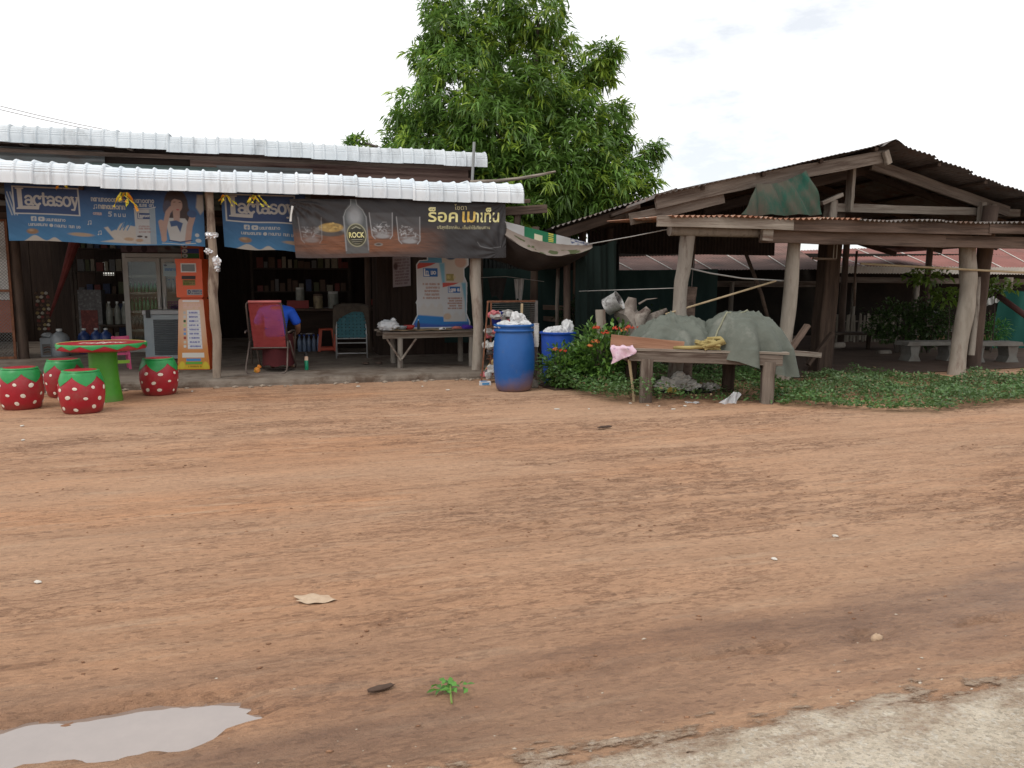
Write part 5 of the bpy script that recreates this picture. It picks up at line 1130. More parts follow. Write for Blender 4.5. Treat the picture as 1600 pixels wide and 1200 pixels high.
jug('cloudy white water jug standing behind the strawberry table', -3.03, 4.45, .16, .50, JUGM, CAPG)
for k, (u, v) in enumerate(((-2.72, 4.9), (-2.52, 4.95), (-2.34, 4.9))): jug(['left', 'middle', 'right'][k] + ' of three dark blue water jugs inside the shop', u, v, .11, .48, JUGB, CAPG)
for k in range(3): bottle('oil_bottle', .06, .45, JAR, CAPG, ['left', 'middle', 'right'][k] + ' of three cloudy bottles beside the fridge', 'cloudy bottles beside the fridge', shopM(-2.06 - .3 + k * .0 + [-.02, .12, .24][k], 5.55 + .04 * k, .62))
t = thing('crate_bench', 'low dark bench under the cloudy bottles beside the fridge', 'bench', shopM(-2.45, 5.5, .1)); MB().box((.2, .1, .50), (.62, .3, .03)).build('top', SHELFW, t)
for x_ in (-.07, .47): MB().box((x_, .1, .245), (.04, .28, .485)).build('leg', SHELFW, t)
A = Art(0, 40, 0, 40, 60, 60); A.C[:] = (.36, .35, .33); A.put(A.line([(6, 14), (20, 10), (34, 13)], 4), (.35, .12, .08)); A.put(A.line([(6, 22), (20, 19), (34, 23)], 4), (.12, .12, .11)); A.put(A.line([(6, 31), (20, 28), (34, 31)], 4), (.3, .18, .1))
t = thing('carton', 'pale carton with striped print at the foot of the dark post', 'carton', shopM(-3.32, 4.35, .1, .15)); MB().box((.1, .12, .17), (.22, .22, .34)).build('box', JUGM, t); MB().blob((.1, .12, .38), (.1, .08, .05), .4, 2, 2, 3).build('crumpled_top', JUGM, t); A.sheet('print', CARD, t, lambda a, b_: np.stack([.02 + .17 * a, np.full_like(a, .006), .03 + .2 * b_], -1))
t = thing('small_cabinet', 'grey white small cabinet standing inside behind the snack strips', 'cabinet', shopM(-2.95, 5.7, .1)); MB().box((.2, .2, .60), (.42, .4, 1.2)).build('body', GOODS[5], t); MB().box((.18, -.006, .55), (.30, .012, .5)).build('dark_door', GOODS[2], t)
t = thing('leaning_pole', 'dull red folded umbrella leaning up inside the shop doorway', 'umbrella', shopM(-2.9, 4.6, .1)); q0, q1 = SH.at(97, 440, 4.6), SH.at(122, 378, 4.6)
MB().tube([(q0.x + 2.9 - .25, 0, q0.z - .75), (q0.x + 2.9, 0, q0.z - .1), (q1.x + 2.9, 0, q1.z + .05)], [.02, .05, .10], 10, rough=.3).build('folded_cloth', mat('dull_red_cloth', (.11, .025, .022), (.16, .04, .035), 5, .9), t); MB().tube([(q0.x + 2.9 - .42, 0, .0), (q0.x + 2.9 - .25, 0, q0.z - .75)], .01, 6).build('stick', SHELFW, t)

# --- bamboo-topped bench with crossed struts, and the things on it
bn = thing('wooden_bench', 'rough wooden platform bench with angled struts under the display stand', 'bench', shopM(2.62, .55, .1))
rs = random.Random(9)
for k in range(9): y_ = k * .115; beam('slat', (-.22 + rs.uniform(-.04, .04), y_, .555 + rs.uniform(-.004, .004)), (1.30 + rs.uniform(-.03, .03), y_, .565), .108, .028, WOODP if k % 3 else WOOD, bn, jit=.02)
beam('front_rail', (-.22, .06, .50), (1.30, .06, .51), .05, .075, WOODP, bn)
beam('rear_rail', (-.22, .90, .50), (1.30, .90, .51), .05, .075, WOOD, bn)
for (x_, y_) in ((.05, .06), (.05, .9), (1.2, .06), (1.2, .9)): log('leg', [(x_, y_, 0), (x_, y_, .47)], [.045, .045], BARKG, bn, n=10, sub=3)
MB().tube([(-.16, .02, .46), (.05, .0, .12)], .016, 7).build('strut', WOODP, bn); MB().tube([(.30, .02, .46), (.06, .0, .14)], .016, 7).build('strut', WOODP, bn)
MB().grid(lambda a, b_: (-.10 + 1.0 * a, .02 + .45 * b_, .588 + .004 * math.sin(a * 23) * math.cos(b_ * 9)), 24, 8).build('woven_mat', mat('straw_mat', (.30, .20, .11), (.40, .28, .16), 30, .9, stretch=(1, 6, 1)), bn)
BAGW = mat('white_plastic_bag', (.60, .62, .64), (.74, .75, .76), 4, .38, .3, 12, spec=.4, transl=.2)
def on_bench(px, py, dv): q = SH.at(px, py, .55 + dv); return q.x
zb = .1 + .59
t = thing('plastic_bag', 'bulging white plastic bag at the left end of the bench', 'bag', shopM(on_bench(606, 512, .25), .80, zb)); MB().blob((0, 0, .07), (.165, .12, .09), .32, 2.2, 4, 2).build('bag', BAGW, t, smooth=True); MB().blob((.09, .0, .155), (.04, .03, .035), .6, 3, 3, 5, False).build('knot', BAGW, t, smooth=True)
t = thing('bowl', 'pale plastic bowl beside the white bag on the bench', 'bowl', shopM(on_bench(628, 515, .25), .80, zb)); MB().lathe([(.045, 0), (.075, .03), (.09, .065), (.086, .065), (.07, .03), (.0, .012)], 20, capt=False).build('bowl', JUGM, t, smooth=True)
t = thing('red_dish', 'red plastic dish beside the pale bowl on the bench', 'dish', shopM(on_bench(640, 513, .25), .84, zb)); MB().lathe([(.05, 0), (.085, .035), (.09, .07), (.085, .07), (.05, .02)], 18, capt=False).build('dish', mat('red_plastic', (.32, .03, .03), (.38, .05, .04), 4, .4), t, smooth=True)
bottle('small_dark_bottle', .022, .16, BLACK, CAPG, 'small dark bottle with a clear neck in front of the display stand', None, shopM(on_bench(654, 514, .2), .75, zb))
t = thing('phone', 'small pale gadget lying on the bench before the display stand', 'gadget', shopM(on_bench(691, 515, .2), .75, zb)); MB().box((0, 0, .018), (.10, .06, .034), jit=.003).build('body', WHITEP, t); MB().box((.02, -.031, .018), (.04, .004, .018)).build('dark_end', BLACK, t)
t = thing('doll', 'limp pink and purple cloth toy lying at the right end of the bench', 'toy', shopM(on_bench(722, 514, .2), .75, zb)); MB().blob((.08, 0, .03), (.10, .06, .035), .4, 3, 3, 4).build('purple_cloth', mat('purple_cloth', (.06, .02, .28), (.09, .04, .36), 6, .85), t, smooth=True); MB().blob((-.08, 0, .022), (.09, .04, .025), .6, 3, 3, 8).build('pink_cloth', mat('salmon_cloth', (.50, .14, .12), (.55, .22, .18), 8, .85), t, smooth=True)
t = thing('sandals', 'worn brown sandals on the porch floor left of the bench', 'sandals', shopM(2.30, 1.35, .1)); 
for x_ in (-.1, .12): MB().blob((x_, 0, .02), (.06, .13, .022), .2, 2, 2, 3).build('sandal', WOODB, t, smooth=True)
# --- card display stand: two printed cartons on a blue foot
def stand_art(A, x0, x1, y0, y1, seed):
    w_, h_ = x1 - x0, y1 - y0; X_ = lambda f: x0 + w_ * f; Y_ = lambda f: y0 + h_ * f
    A.put(A.poly([(x0, y0), (x1, y0), (x1, y1), (x0, y1)]), (.62, .63, .64)); A.put(A.poly([(X_(.80), y0), (x1, y0), (x1, y1), (X_(.93), y1), (X_(.93), Y_(.5))]), (.20, .45, .58), 3)
    A.put(A.poly([(x0, y0), (X_(.7), y0), (X_(.5), Y_(.05)), (x0, Y_(.12))]), (.58, .10, .08)); A.put(A.box(X_(.22), X_(.74), Y_(.10), Y_(.26)), (.03, .14, .42)); A.put(A.line([(X_(.27), Y_(.12)), (X_(.27), Y_(.235)), (X_(.42), Y_(.235))], h_ * .026), WHT); A.scribble(X_(.33), X_(.72), Y_(.185), h_ * .06, WHT, seed, 1.2)
    for k in range(5): A.scribble(X_(.2 + .06 * (k % 2)), X_(.78), Y_(.40 + k * .065), h_ * .032, (.42, .26, .22), seed + k, .9)
    A.put(A.Y * -1 + Y_(.80) + 3 * np.sin(A.X * .5) + np.where((A.X > x0) & (A.X < x1) & (A.Y < y1), 0, 99), (.60, .54, .47), 4, .5)
A = Art(640, 736, 395, 517, 190, 240); A.C[:] = (.60, .62, .63)
A.put(A.box(640, 700, 395, 420), (.12, .33, .48)); A.put(A.poly([(692, 395), (736, 395), (736, 420), (724, 446), (695, 446)]), (.60, .52, .44)); A.put(A.ell(707, 402, 10, 8), (.03, .06, .12), 2); A.put(A.ell(722, 413, 9, 9), (.58, .36, .27), 2); A.put(A.ell(716, 402, 16, 4), (.04, .05, .1), 2); A.put(A.box(699, 711, 432, 443), (.34, .28, .10)); A.scribble(700, 711, 437, 4, (.6, .5, .2), 3, 1)
stand_art(A, 654, 697, 415, 498, 50)
A.put(A.poly([(640, 517), (652, 496), (700, 500), (732, 503), (734, 517)]), (.03, .22, .58), 2); A.put(A.poly([(640, 517), (645, 508), (690, 512), (733, 509), (734, 517)]), (.05, .12, .45), 3)
stand_art(A, 693, 730, 446, 507, 70); A.put(A.ell(699, 499, 6, 5), (.62, .46, .33), 2)
outl = [(641, 517), (652, 496), (652, 480), (650.5, 477), (653, 472), (653, 418), (658, 411), (670, 410), (670, 397), (735, 397), (735, 418), (728, 424), (728, 436), (732, 446), (730, 495), (735, 508), (735, 517)]
d = A.poly(outl); A.put(-(d + 1.6), (.70, .71, .72))
ds = thing('display_stand', 'cut-out card stand of printed blue milk cartons on the bench', 'display stand', shopM(2.95, 1.42, .1 + .575))
L_, R_ = SH.at(640, 515, 1.42), SH.at(736, 515, 1.42); T_ = SH.at(690, 395, 1.42); hgt = T_.z - SH.at(690, 517, 1.42).z
def card_outline(px, py): return ((px - 640) / 96 * (R_.x - L_.x) + L_.x - 2.95, (517 - py) / 122 * hgt)
xsn, zsn = None, None
Fk = grid_faces(190, 240); kk = (d.ravel()[Fk] < .2).all(1)
Xn = (A.X - 640) / 96 * (R_.x - L_.x) + L_.x - 2.95; Zn = (517 - A.Y) / 122 * hgt
me = np_mesh('printed_front', np.stack([Xn.ravel(), .10 * Zn.ravel() - .004, Zn.ravel()], 1), Fk[kk]); set_col(me, np.clip(A.C * .8, 0, 1).reshape(-1, 3)); mesh_obj('printed_front', me, CARD, ds)
pts = [card_outline(*p) for p in outl]; m = MB().prism(pts, 0, .012); m.v = [(x_, y_ + .10 * z_, z_) for (x_, y_, z_) in m.v]; m.build('card', mat('card_white', (.5, .5, .5), None, 3, .8), ds)
# --- paper poster on the partition
A = Art(0, 25, 0, 45, 60, 100); A.ink = .8; A.C[:] = (.36, .30, .30)
for k in range(9): A.scribble(3, 22, 5 + k * 4.4, 2.4, (.2, .12, .13), k, .6)
A.put(A.ell(4, 14, 3, 5), (.1, .06, .06), 2)
t = thing('wall_poster', 'curling printed notice pinned to the dark board wall', 'poster', shopM(2.72, 2.88, 1.45)); q0, q1 = SH.at(614, 449, 2.88), SH.at(641, 402, 2.88)
A.sheet('paper', CARD, t, lambda a, b_: np.stack([q0.x - 2.72 + (q1.x - q0.x) * a, -.01 - .02 * np.sin(a * 3.1), q0.z - 1.45 + .03 * a + (q1.z - q0.z) * b_], -1))
t = thing('red_sign', 'small dull red sign on the dark wall right of the jacket', 'sign', shopM(2.3, 4.4, .1)); q = SH.at(590, 472, 4.4); MB().box((q.x - 2.3, 0, q.z - .1), (.26, .02, .12)).build('board', REDB, t); MB().box((q.x - 2.3, -.013, q.z - .1), (.18, .006, .05)).build('pale_strip', GOODS[4], t); MB().bar((q.x - 2.3, .02, 0), (q.x - 2.3, .02, q.z - .16), .03).build('stake', SHELFW, t)

# --- gold tinsel hanging under the awning
FOIL = mat('gold_foil', (.62, .50, .04), (.85, .78, .08), 10, .25, metal=.35, spec=.6); FOILO = mat('orange_foil', (.55, .20, .02), (.65, .30, .03), 10, .3, metal=.35)
def tinsel(label, px, py, drop, n_, seed):
    q = SH.at(px, py, -.02); t_ = thing('foil_garland', label, 'garland', shopM(q.x, -.02, 0)); rs_ = random.Random(seed); z0 = q.z
    for k in range(n_):
        a = rs_.uniform(-.9, .9); L = drop * rs_.uniform(.35, 1); w_ = rs_.uniform(.02, .045); x0 = rs_.uniform(-.06, .06); pts = []
        MB().grid(lambda u_, v_: (x0 + math.sin(a) * L * v_ + w_ * (u_ - .5) * math.cos(v_ * 5 + k), rs_.uniform(0, .0) - .01 * k * .3 - .03 * math.sin(v_ * 4 + k), z0 + .06 - math.cos(a) * L * v_ + w_ * (u_ - .5) * math.sin(v_ * 5 + k) * .5), 1, 6).build('foil_strip', FOIL if rs_.random() < .75 else FOILO, t_)
    q1 = 2.62; MB().bar((0, .0, z0 + .04), (0, .0, q1), .004).build('thread', BLACK, t_)
tinsel('crumpled gold foil scrap hanging over the corner of the milk logo', 98, 296, .09, 4, 1)
tinsel('long drooping gold foil garland at the middle of the left banner', 196, 308, .28, 8, 2)
tinsel('gold foil strip hanging close right of the crooked porch post', 351, 312, .20, 5, 3)
tinsel('gold and orange foil garland hanging over the half covered banner', 398, 312, .22, 8, 4)
# pale rag tied round the left porch post
for k, (z, s_) in enumerate(((2.02, 1), (1.72, 1.2), (1.58, 1.1))): pass
t = thing('foil_wrap', 'crinkled silver foil bound round the crooked porch post', 'wrapping', shopM(.0, .0, 0)); SILV = mat('silver_foil', (.55, .55, .56), (.75, .75, .76), 12, .3, .4, 20, metal=.5)
for (dx, z, r_, h_) in ((.01, 2.08, .085, .05), (-.03, 1.86, .06, .045), (.05, 1.72, .055, .08), (.06, 1.62, .04, .05)): MB().blob((dx, -.015, z), (r_, .075, h_), .5, 3, 3, int(z * 50), False).build('foil', SILV, t)

# ================================================================== THE OPEN TIMBER SHED
OLDTIN = mat('old_brown_tin', (.125, .105, .095), (.22, .195, .18), 2.5, .8, .2, 20, metal=.15, stain=(.16, .085, .055), stscale=2.2, stlo=.52, sthi=.68)
RUSTTIN = mat('orange_rust_tin', (.22, .085, .045), (.36, .20, .13), 4, .85, .2, 20, stain=(.42, .36, .30), stscale=3.5, stlo=.55, sthi=.66)
shed = thing('timber_shed', 'open timber shed with rusty tin gable roof on log posts', 'shed', HD.M)
def hl(px, py, v): return HD.at(px, py, v)
# posts
a = hl(1058, 505, .0)
log('post', [(a.x - .02, 0, -.05), (a.x, 0, .45), (a.x + .03, 0, .9), (hl(1064, 440, 0).x, 0, hl(1064, 440, 0).z), (hl(1075, 368, 0).x, 0, hl(1075, 368, 0).z)], [.105, .10, .095, .088, .10], BARKG, shed)
a, b_ = hl(1226, 560, .1), hl(1242, 372, .1); log('post', [(a.x - .02, .1, -.05), (a.x, .1, a.z), (a.x + .04, .1, 1.1), (b_.x, .1, b_.z)], [.095, .09, .095, .088], BARKP, shed)
b_ = hl(1512, 382, .17); log('post', [(5.10, .17, -.05), (5.15, .17, .5), (5.20, .17, 1.0), (5.24, .17, 1.4), (b_.x, .17, b_.z)], [.125, .12, .13, .122, .125], BARKP, shed)
log('stub', [(5.37, .14, .3), (5.40, .14, 1.0), (5.39, .14, 1.52)], [.05, .05, .045], BARKG, shed, n=10)
beam('back_post', (3.42, 1.28, -.05), (3.55, 1.28, 2.62), .30, .24, WOODD, shed, up=(0, 1, 0)); log('back_post', [(6.25, .85, -.05), (6.3, .85, 1.0), (6.42, .85, 2.7)], [.13, .115, .12], BARKD, shed)
for (u, v) in ((-.3, 4.6), (1.2, 4.6), (.55, 4.4), (3.6, 5.5), (7.2, 5.0), (9.8, 1.0), (9.6, 5.0)): log('inner_post', [(u, v, -.05), (u + .05, v, 2.45)], [.075, .07], BARKD, shed, n=10)
# lean-to front: beam, fascia boards, rusty sheets
def pb(name, p0, p1, v, hgt, th, mt, up=(0, 0, 1)): beam(name, hl(*p0, v), hl(*p1, v), th, hgt, mt, shed, up)
pb('fascia_board', (1027, 345), (1239, 351.5), -.30, .135, .035, WOODP)
pb('fascia_board', (1233, 351), (1548, 359), -.27, .16, .035, WOODB); pb('fascia_board', (1545, 357), (1700, 362), -.285, .14, .035, WOODB)
log('front_beam', [hl(1046, 360, -.08), hl(1130, 361, -.08), hl(1225, 364, -.08)], [.07, .075, .07], BARKG, shed, n=10)
pb('front_beam', (1188, 367.5), (1475, 377), -.16, .185, .06, WOODB); pb('front_beam', (1470, 376.5), (1700, 383), -.14, .175, .06, WOODB)
pb('beam_end', (1190, 366), (1206, 367), -.24, .17, .06, WOODP)
le_, re_ = hl(1040, 337, -.34), hl(1600, 349, -.34)
def lean(a, b_, u0, u1, j):
    u = u0 + (u1 - u0) * a; zf = le_.z + (re_.z - le_.z) * (u - le_.x) / (re_.x - le_.x) + .01 * math.sin(u * 2.3 + j)
    return (u, -.36 + .03 * math.sin(u * 5 + j) * (b_ == 0) + 1.75 * b_, zf + .06 * b_ + .016 * math.sin(u / .085 * 6.283) + .003 * (j % 2))
us_ = [-.42, .35, 1.1, 1.85, 2.55, 3.3, 4.05, 4.8, 5.55, 6.3, 7.05, 7.8]
for j in range(len(us_) - 1): MB().grid(lambda a, b_: lean(a, b_, us_[j], us_[j + 1] + .07, j), 64, 3).build('roof_sheet', RUSTTIN if us_[j] < 2.3 else OLDTIN, shed, smooth=True)
# main gable roof
VF = .45; SHR = .24                                                       # the ridge runs a little askew of the front
rid, le, rr = hl(1395, 222, VF), hl(862, 357, VF), hl(1600, 300, VF)
rs_slope = (rr.z - rid.z) / (rr.x - rid.x); lslope = (rid.z - le.z) / (rid.x - le.x)
kx = hl(1022, 306, VF)                                                    # the bend where the left side roof begins
def roofz(u):
    if u > rid.x: return rid.z + rs_slope * (u - rid.x)
    if u > kx.x: return rid.z + (kx.z - rid.z) * (rid.x - u) / (rid.x - kx.x)
    return kx.z + (le.z - kx.z) * (kx.x - u) / (kx.x - le.x) - .03
def roof_strip(u0, u1, v0, v1, j, mt, name='roof_sheet', wav=.014, pitch=.085, lift=0.):
    n_ = max(6, int(abs(u1 - u0) / pitch * 7)); MB().grid(lambda a, b_: (u0 + (u1 - u0) * a + SHR * (v1 - v0) * b_, v0 + (v1 - v0) * b_ + .025 * math.sin(a * 5 + j) * (b_ == 0), roofz(u0 + (u1 - u0) * a) + wav * math.sin((u0 + (u1 - u0) * a) / pitch * 6.283) + .004 * (j % 2) + lift), n_, 2).build(name, mt, shed, smooth=True)
rs = random.Random(5)
VL = 1.9; le2, kx2 = hl(860, 357, VL), hl(1030, 304, VL); ul = [le2.x, (le2.x + kx2.x) / 2, kx2.x + .35]
for j in range(2):
    u0_, u1_ = ul[j], ul[j + 1] + (.05 if j == 0 else 0)
    def side(a, b_): u = u0_ + (u1_ - u0_) * a; return (u + SHR * 5.6 * b_, VL + 5.6 * b_ + .02 * math.sin(a * 7 + j) * (b_ == 0), le2.z + (kx2.z - le2.z) * (u - le2.x) / (kx2.x - le2.x) + .016 * math.sin(u / .085 * 6.283) + .004 * j)
    MB().grid(side, 140, 2).build('roof_sheet', OLDTIN, shed, smooth=True)
beam('side_rafter', le2 + Vector((.15, .12, -.09)), kx2 + Vector((.3, .12, -.02)), .05, .15, WOODD, shed); beam('side_plate', le2 + Vector((.35, .15, -.14)), le2 + Vector((.35 + SHR * 5, 5.2, -.14)), .08, .1, WOODD, shed)
log('side_post', [(le2.x + .42, VL + .3, -.05), (le2.x + .40, VL + .3, le2.z - .05)], [.06, .055], BARKD, shed, n=10)
cur = kx.x + .0; j = 0
while cur < rid.x: nx_ = min(cur + .8, rid.x + .02); roof_strip(cur, nx_ + .04 * (nx_ < rid.x), VF + rs.uniform(-.06, .03), 7.5, j, OLDTIN, wav=.006); cur = nx_; j += 1
cur = rid.x
while cur < rid.x + 5.6: nx_ = cur + .8; roof_strip(cur, nx_ + .04, VF + rs.uniform(-.05, .05), 7.5, j, OLDTIN); cur = nx_; j += 1
MB().grid(lambda a, b_: (rid.x - .22 + .44 * a + SHR * 7.6 * b_, VF - .06 + 7.6 * b_, rid.z + .035 - .11 * abs(2 * a - 1) ** 1.3), 8, 4).build('ridge_cap', OLDTIN, shed, smooth=True)
pb('barge_board', (1024, 315), (1180, 281), VF + .10, .20, .04, WOOD); pb('barge_board', (1172, 283), (1388, 243), VF + .13, .19, .04, WOOD); pb('barge_end', (1383, 236), (1389, 256), VF + .06, .06, .10, WOODP, (0, 1, 0))
pb('side_rafter', (985, 343), (1130, 309), VF + .18, .16, .05, WOOD)
VT = 1.12
pb('tie_beam', (1305, 324), (1592, 333), VT - .02, .13, .06, WOODP); pb('king_post', (1326, 330), (1331, 262), VT - .09, .14, .06, WOODP, (0, 1, 0))
pb('rafter', (1362, 256), (1575, 331), VT - .1, .17, .05, WOOD); pb('rafter', (1370, 260), (1100, 330), VT + .2, .15, .05, WOODD)
pb('post_top', (1296, 345), (1299, 313), VT - .12, .17, .14, WOODP, (0, 1, 0)); pb('post_top', (1532, 350), (1535, 316), VT - .14, .10, .10, WOODP, (0, 1, 0)); pb('post_top', (1548, 352), (1550, 320), VT - .12, .12, .10, WOODP, (0, 1, 0))
pb('offcut', (1283, 318), (1315, 304), VT - .2, .06, .08, WOODP)
for v in (1.9, 3.6, 5.4, 7.2):
    for (u0, u1) in ((kx.x, rid.x), (rid.x, rid.x + 5.4)): beam('rafter', (u0 + SHR * (v - VF), v, roofz(u0 + .001) - .12), (u1 + SHR * (v - VF) - .001 * (u1 == rid.x), v, roofz(u1) - .12), .05, .12, WOODD, shed)
for k in range(1, 6): u = rid.x + k * 1.0; beam('purlin', (u, VF + .05, roofz(u) - .045), (u + SHR * 6.95, 7.4, roofz(u) - .045), .05, .05, WOODD, shed)
for k in range(0, 5): u = rid.x - .25 - k * 1.0; beam('purlin', (u, VF + .05, roofz(u) - .045), (u + SHR * 6.95, 7.4, roofz(u) - .045), .05, .05, WOODD, shed)
pb('rail', (1270, 404), (1306, 405), 1.1, .035, .03, WOODP)
# dark tin screen closing the back of the left bay
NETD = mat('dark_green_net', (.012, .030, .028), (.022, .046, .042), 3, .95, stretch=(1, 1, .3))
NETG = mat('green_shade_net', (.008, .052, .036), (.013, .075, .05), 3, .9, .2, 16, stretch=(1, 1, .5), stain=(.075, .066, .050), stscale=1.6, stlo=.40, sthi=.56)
def curtain(name, label, fr, u0, u1, v, z0, z1, mt, fold=.05, nf=6., slack=0., M0=None, cat='net'):
    t_ = thing(name, label, cat, fr.M @ Matrix.Translation((u0, v, 0))); L = u1 - u0
    MB().grid(lambda a, b_: (L * a, fold * (math.sin(a * nf * 6.283 + b_ * 1.2) + .5 * math.sin(a * nf * 14 + 1 + b_ * 2)) * (.5 + .5 * (1 - b_)), z0 + (z1 - z0) * b_ - slack * math.sin(a * math.pi) * b_), 70, 14).build('cloth', mt, t_, smooth=True); return t_
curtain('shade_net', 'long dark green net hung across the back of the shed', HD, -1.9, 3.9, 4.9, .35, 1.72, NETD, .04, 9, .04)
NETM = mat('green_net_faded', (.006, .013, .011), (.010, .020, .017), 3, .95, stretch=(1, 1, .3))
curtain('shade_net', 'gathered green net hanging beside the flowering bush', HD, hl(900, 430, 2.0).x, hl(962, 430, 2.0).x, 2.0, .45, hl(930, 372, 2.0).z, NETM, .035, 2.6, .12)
t = thing('shade_net', 'torn green and brown net draped over the rafters of the shed', 'net', shedM(0, .35)); c4 = [hl(1158, 335, .30), hl(1284, 334, .26), hl(1180, 287, .45), hl(1260, 266, .48)]
MB().grid(lambda a, b_: tuple((c4[0] * (1 - a) + c4[1] * a) * (1 - b_) + (c4[2] * (1 - a) + c4[3] * a) * b_ + Vector((0, -.35 - .035 * math.sin(a * 19 + b_ * 3) * (1.1 - b_ * .6) - .02 * math.sin(a * 41 + b_ * 9) - .04 * math.sin(b_ * 3.1), -.07 * math.sin(a * 3.14) * b_ - .02 * abs(math.sin(a * 9)) * (1 - b_)))), 40, 16).build('cloth', NETG, t, smooth=True)
# poles, ropes and rods
BAMB = mat('bamboo', (.32, .24, .14), (.42, .33, .21), 6, .7, stretch=(1, 1, .3)); ROPE = mat('grey_rope', (.30, .29, .27), (.36, .35, .33), 12, .9)
def rod(name, label, cat, pts, r_, mt):
    c = Vector(pts[0]); t_ = thing(name, label, cat, Matrix.Translation((c.x, c.y, 0))); MB().tube([Vector(p) - Vector((c.x, c.y, 0)) for p in pts], r_, 7).build('rod' if 'rope' not in name else 'cord', mt, t_, smooth=True)
rod('bamboo_pole', 'thin bamboo pole slanting up from the tarp heap to the shed post', 'pole', [P(1040, 491, 10.5), P(1120, 467, 10.7), P(1212, 439, 11.2)], .014, BAMB)
rod('bamboo_rail', 'long bamboo rail tied across the shed posts on the right', 'pole', [P(1345, 412, 12.1), P(1490, 420, 12.35), P(1620, 427, 12.6)], .018, BAMB)
rod('rope', 'slack grey rope strung between two shed posts', 'rope', [P(1072, 418, 10.65), P(1110, 427, 10.9), P(1160, 435, 11.1), P(1228, 439, 11.35)], .011, ROPE)
rod('rope', 'thin rope running from the net to the left shed post', 'rope', [P(905, 455, 11.8), P(1000, 452, 11.2), P(1058, 450, 10.7)], .006, ROPE)
rod('rope', 'taut pale rope from the sagging tarp to the shed beam', 'rope', [P(922, 381, 11.2), P(985, 370, 11.1), P(1050, 357, 10.6)], .007, ROPE)
rod('leaning_stick', 'dark stick leaning behind the tarp heap in the shed', 'stick', [P(1165, 395, 12.2), P(1190, 460, 12.0), P(1212, 545, 11.8)], .028, WOODD)
rod('hanging_rod', 'dark rod hanging from the shed roof in the right bay', 'rod', [P(1339, 392, 12.6), P(1336, 430, 12.6), P(1335, 478, 12.6)], .018, WOODD)
for px, lb in ((1304, 'loose cord hanging down beside the dark square post'), (1309, 'second loose cord hanging down beside the dark square post')): rod('rope', lb, 'rope', [P(px, 372, 12.4), P(px - 2, 404, 12.4)], .008, ROPE)
t = thing('trestle', 'sawn plank brace propped against the pale shed post', 'brace', HD.M); beam('prop', hl(1236, 545, -.1), hl(1262, 508, -.1), .10, .05, WOODB, t); beam('rail', hl(1236, 551, -.15), hl(1282, 555, -.15), .05, .07, WOODP, t); beam('upright', hl(1231, 548, -.2), hl(1231, 590, -.2), .07, .06, WOODP, t, (0, 1, 0)); beam('prop', hl(1300, 520, .6), hl(1262, 570, .6), .07, .05, WOODD, t)

# dark brown earth sheet laid on the ground under the shed roof
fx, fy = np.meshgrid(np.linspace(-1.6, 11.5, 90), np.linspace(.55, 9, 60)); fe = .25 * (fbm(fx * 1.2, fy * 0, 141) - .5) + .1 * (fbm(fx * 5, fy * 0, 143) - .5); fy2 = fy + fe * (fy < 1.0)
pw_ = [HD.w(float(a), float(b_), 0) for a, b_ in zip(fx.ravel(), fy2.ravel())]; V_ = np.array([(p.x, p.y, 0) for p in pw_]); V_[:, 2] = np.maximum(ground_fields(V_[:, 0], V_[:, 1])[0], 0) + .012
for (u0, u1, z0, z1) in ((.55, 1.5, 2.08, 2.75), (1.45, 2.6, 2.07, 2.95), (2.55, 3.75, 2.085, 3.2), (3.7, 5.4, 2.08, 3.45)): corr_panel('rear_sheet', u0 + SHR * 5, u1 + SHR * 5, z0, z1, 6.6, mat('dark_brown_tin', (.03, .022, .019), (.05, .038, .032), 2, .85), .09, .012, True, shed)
struct(mesh_obj('earth_floor', np_mesh('earth_floor', V_, grid_faces(90, 60)), mat('dark_brown_earth', (.070, .044, .031), (.115, .072, .05), 2.2, .95, .5, 18)))

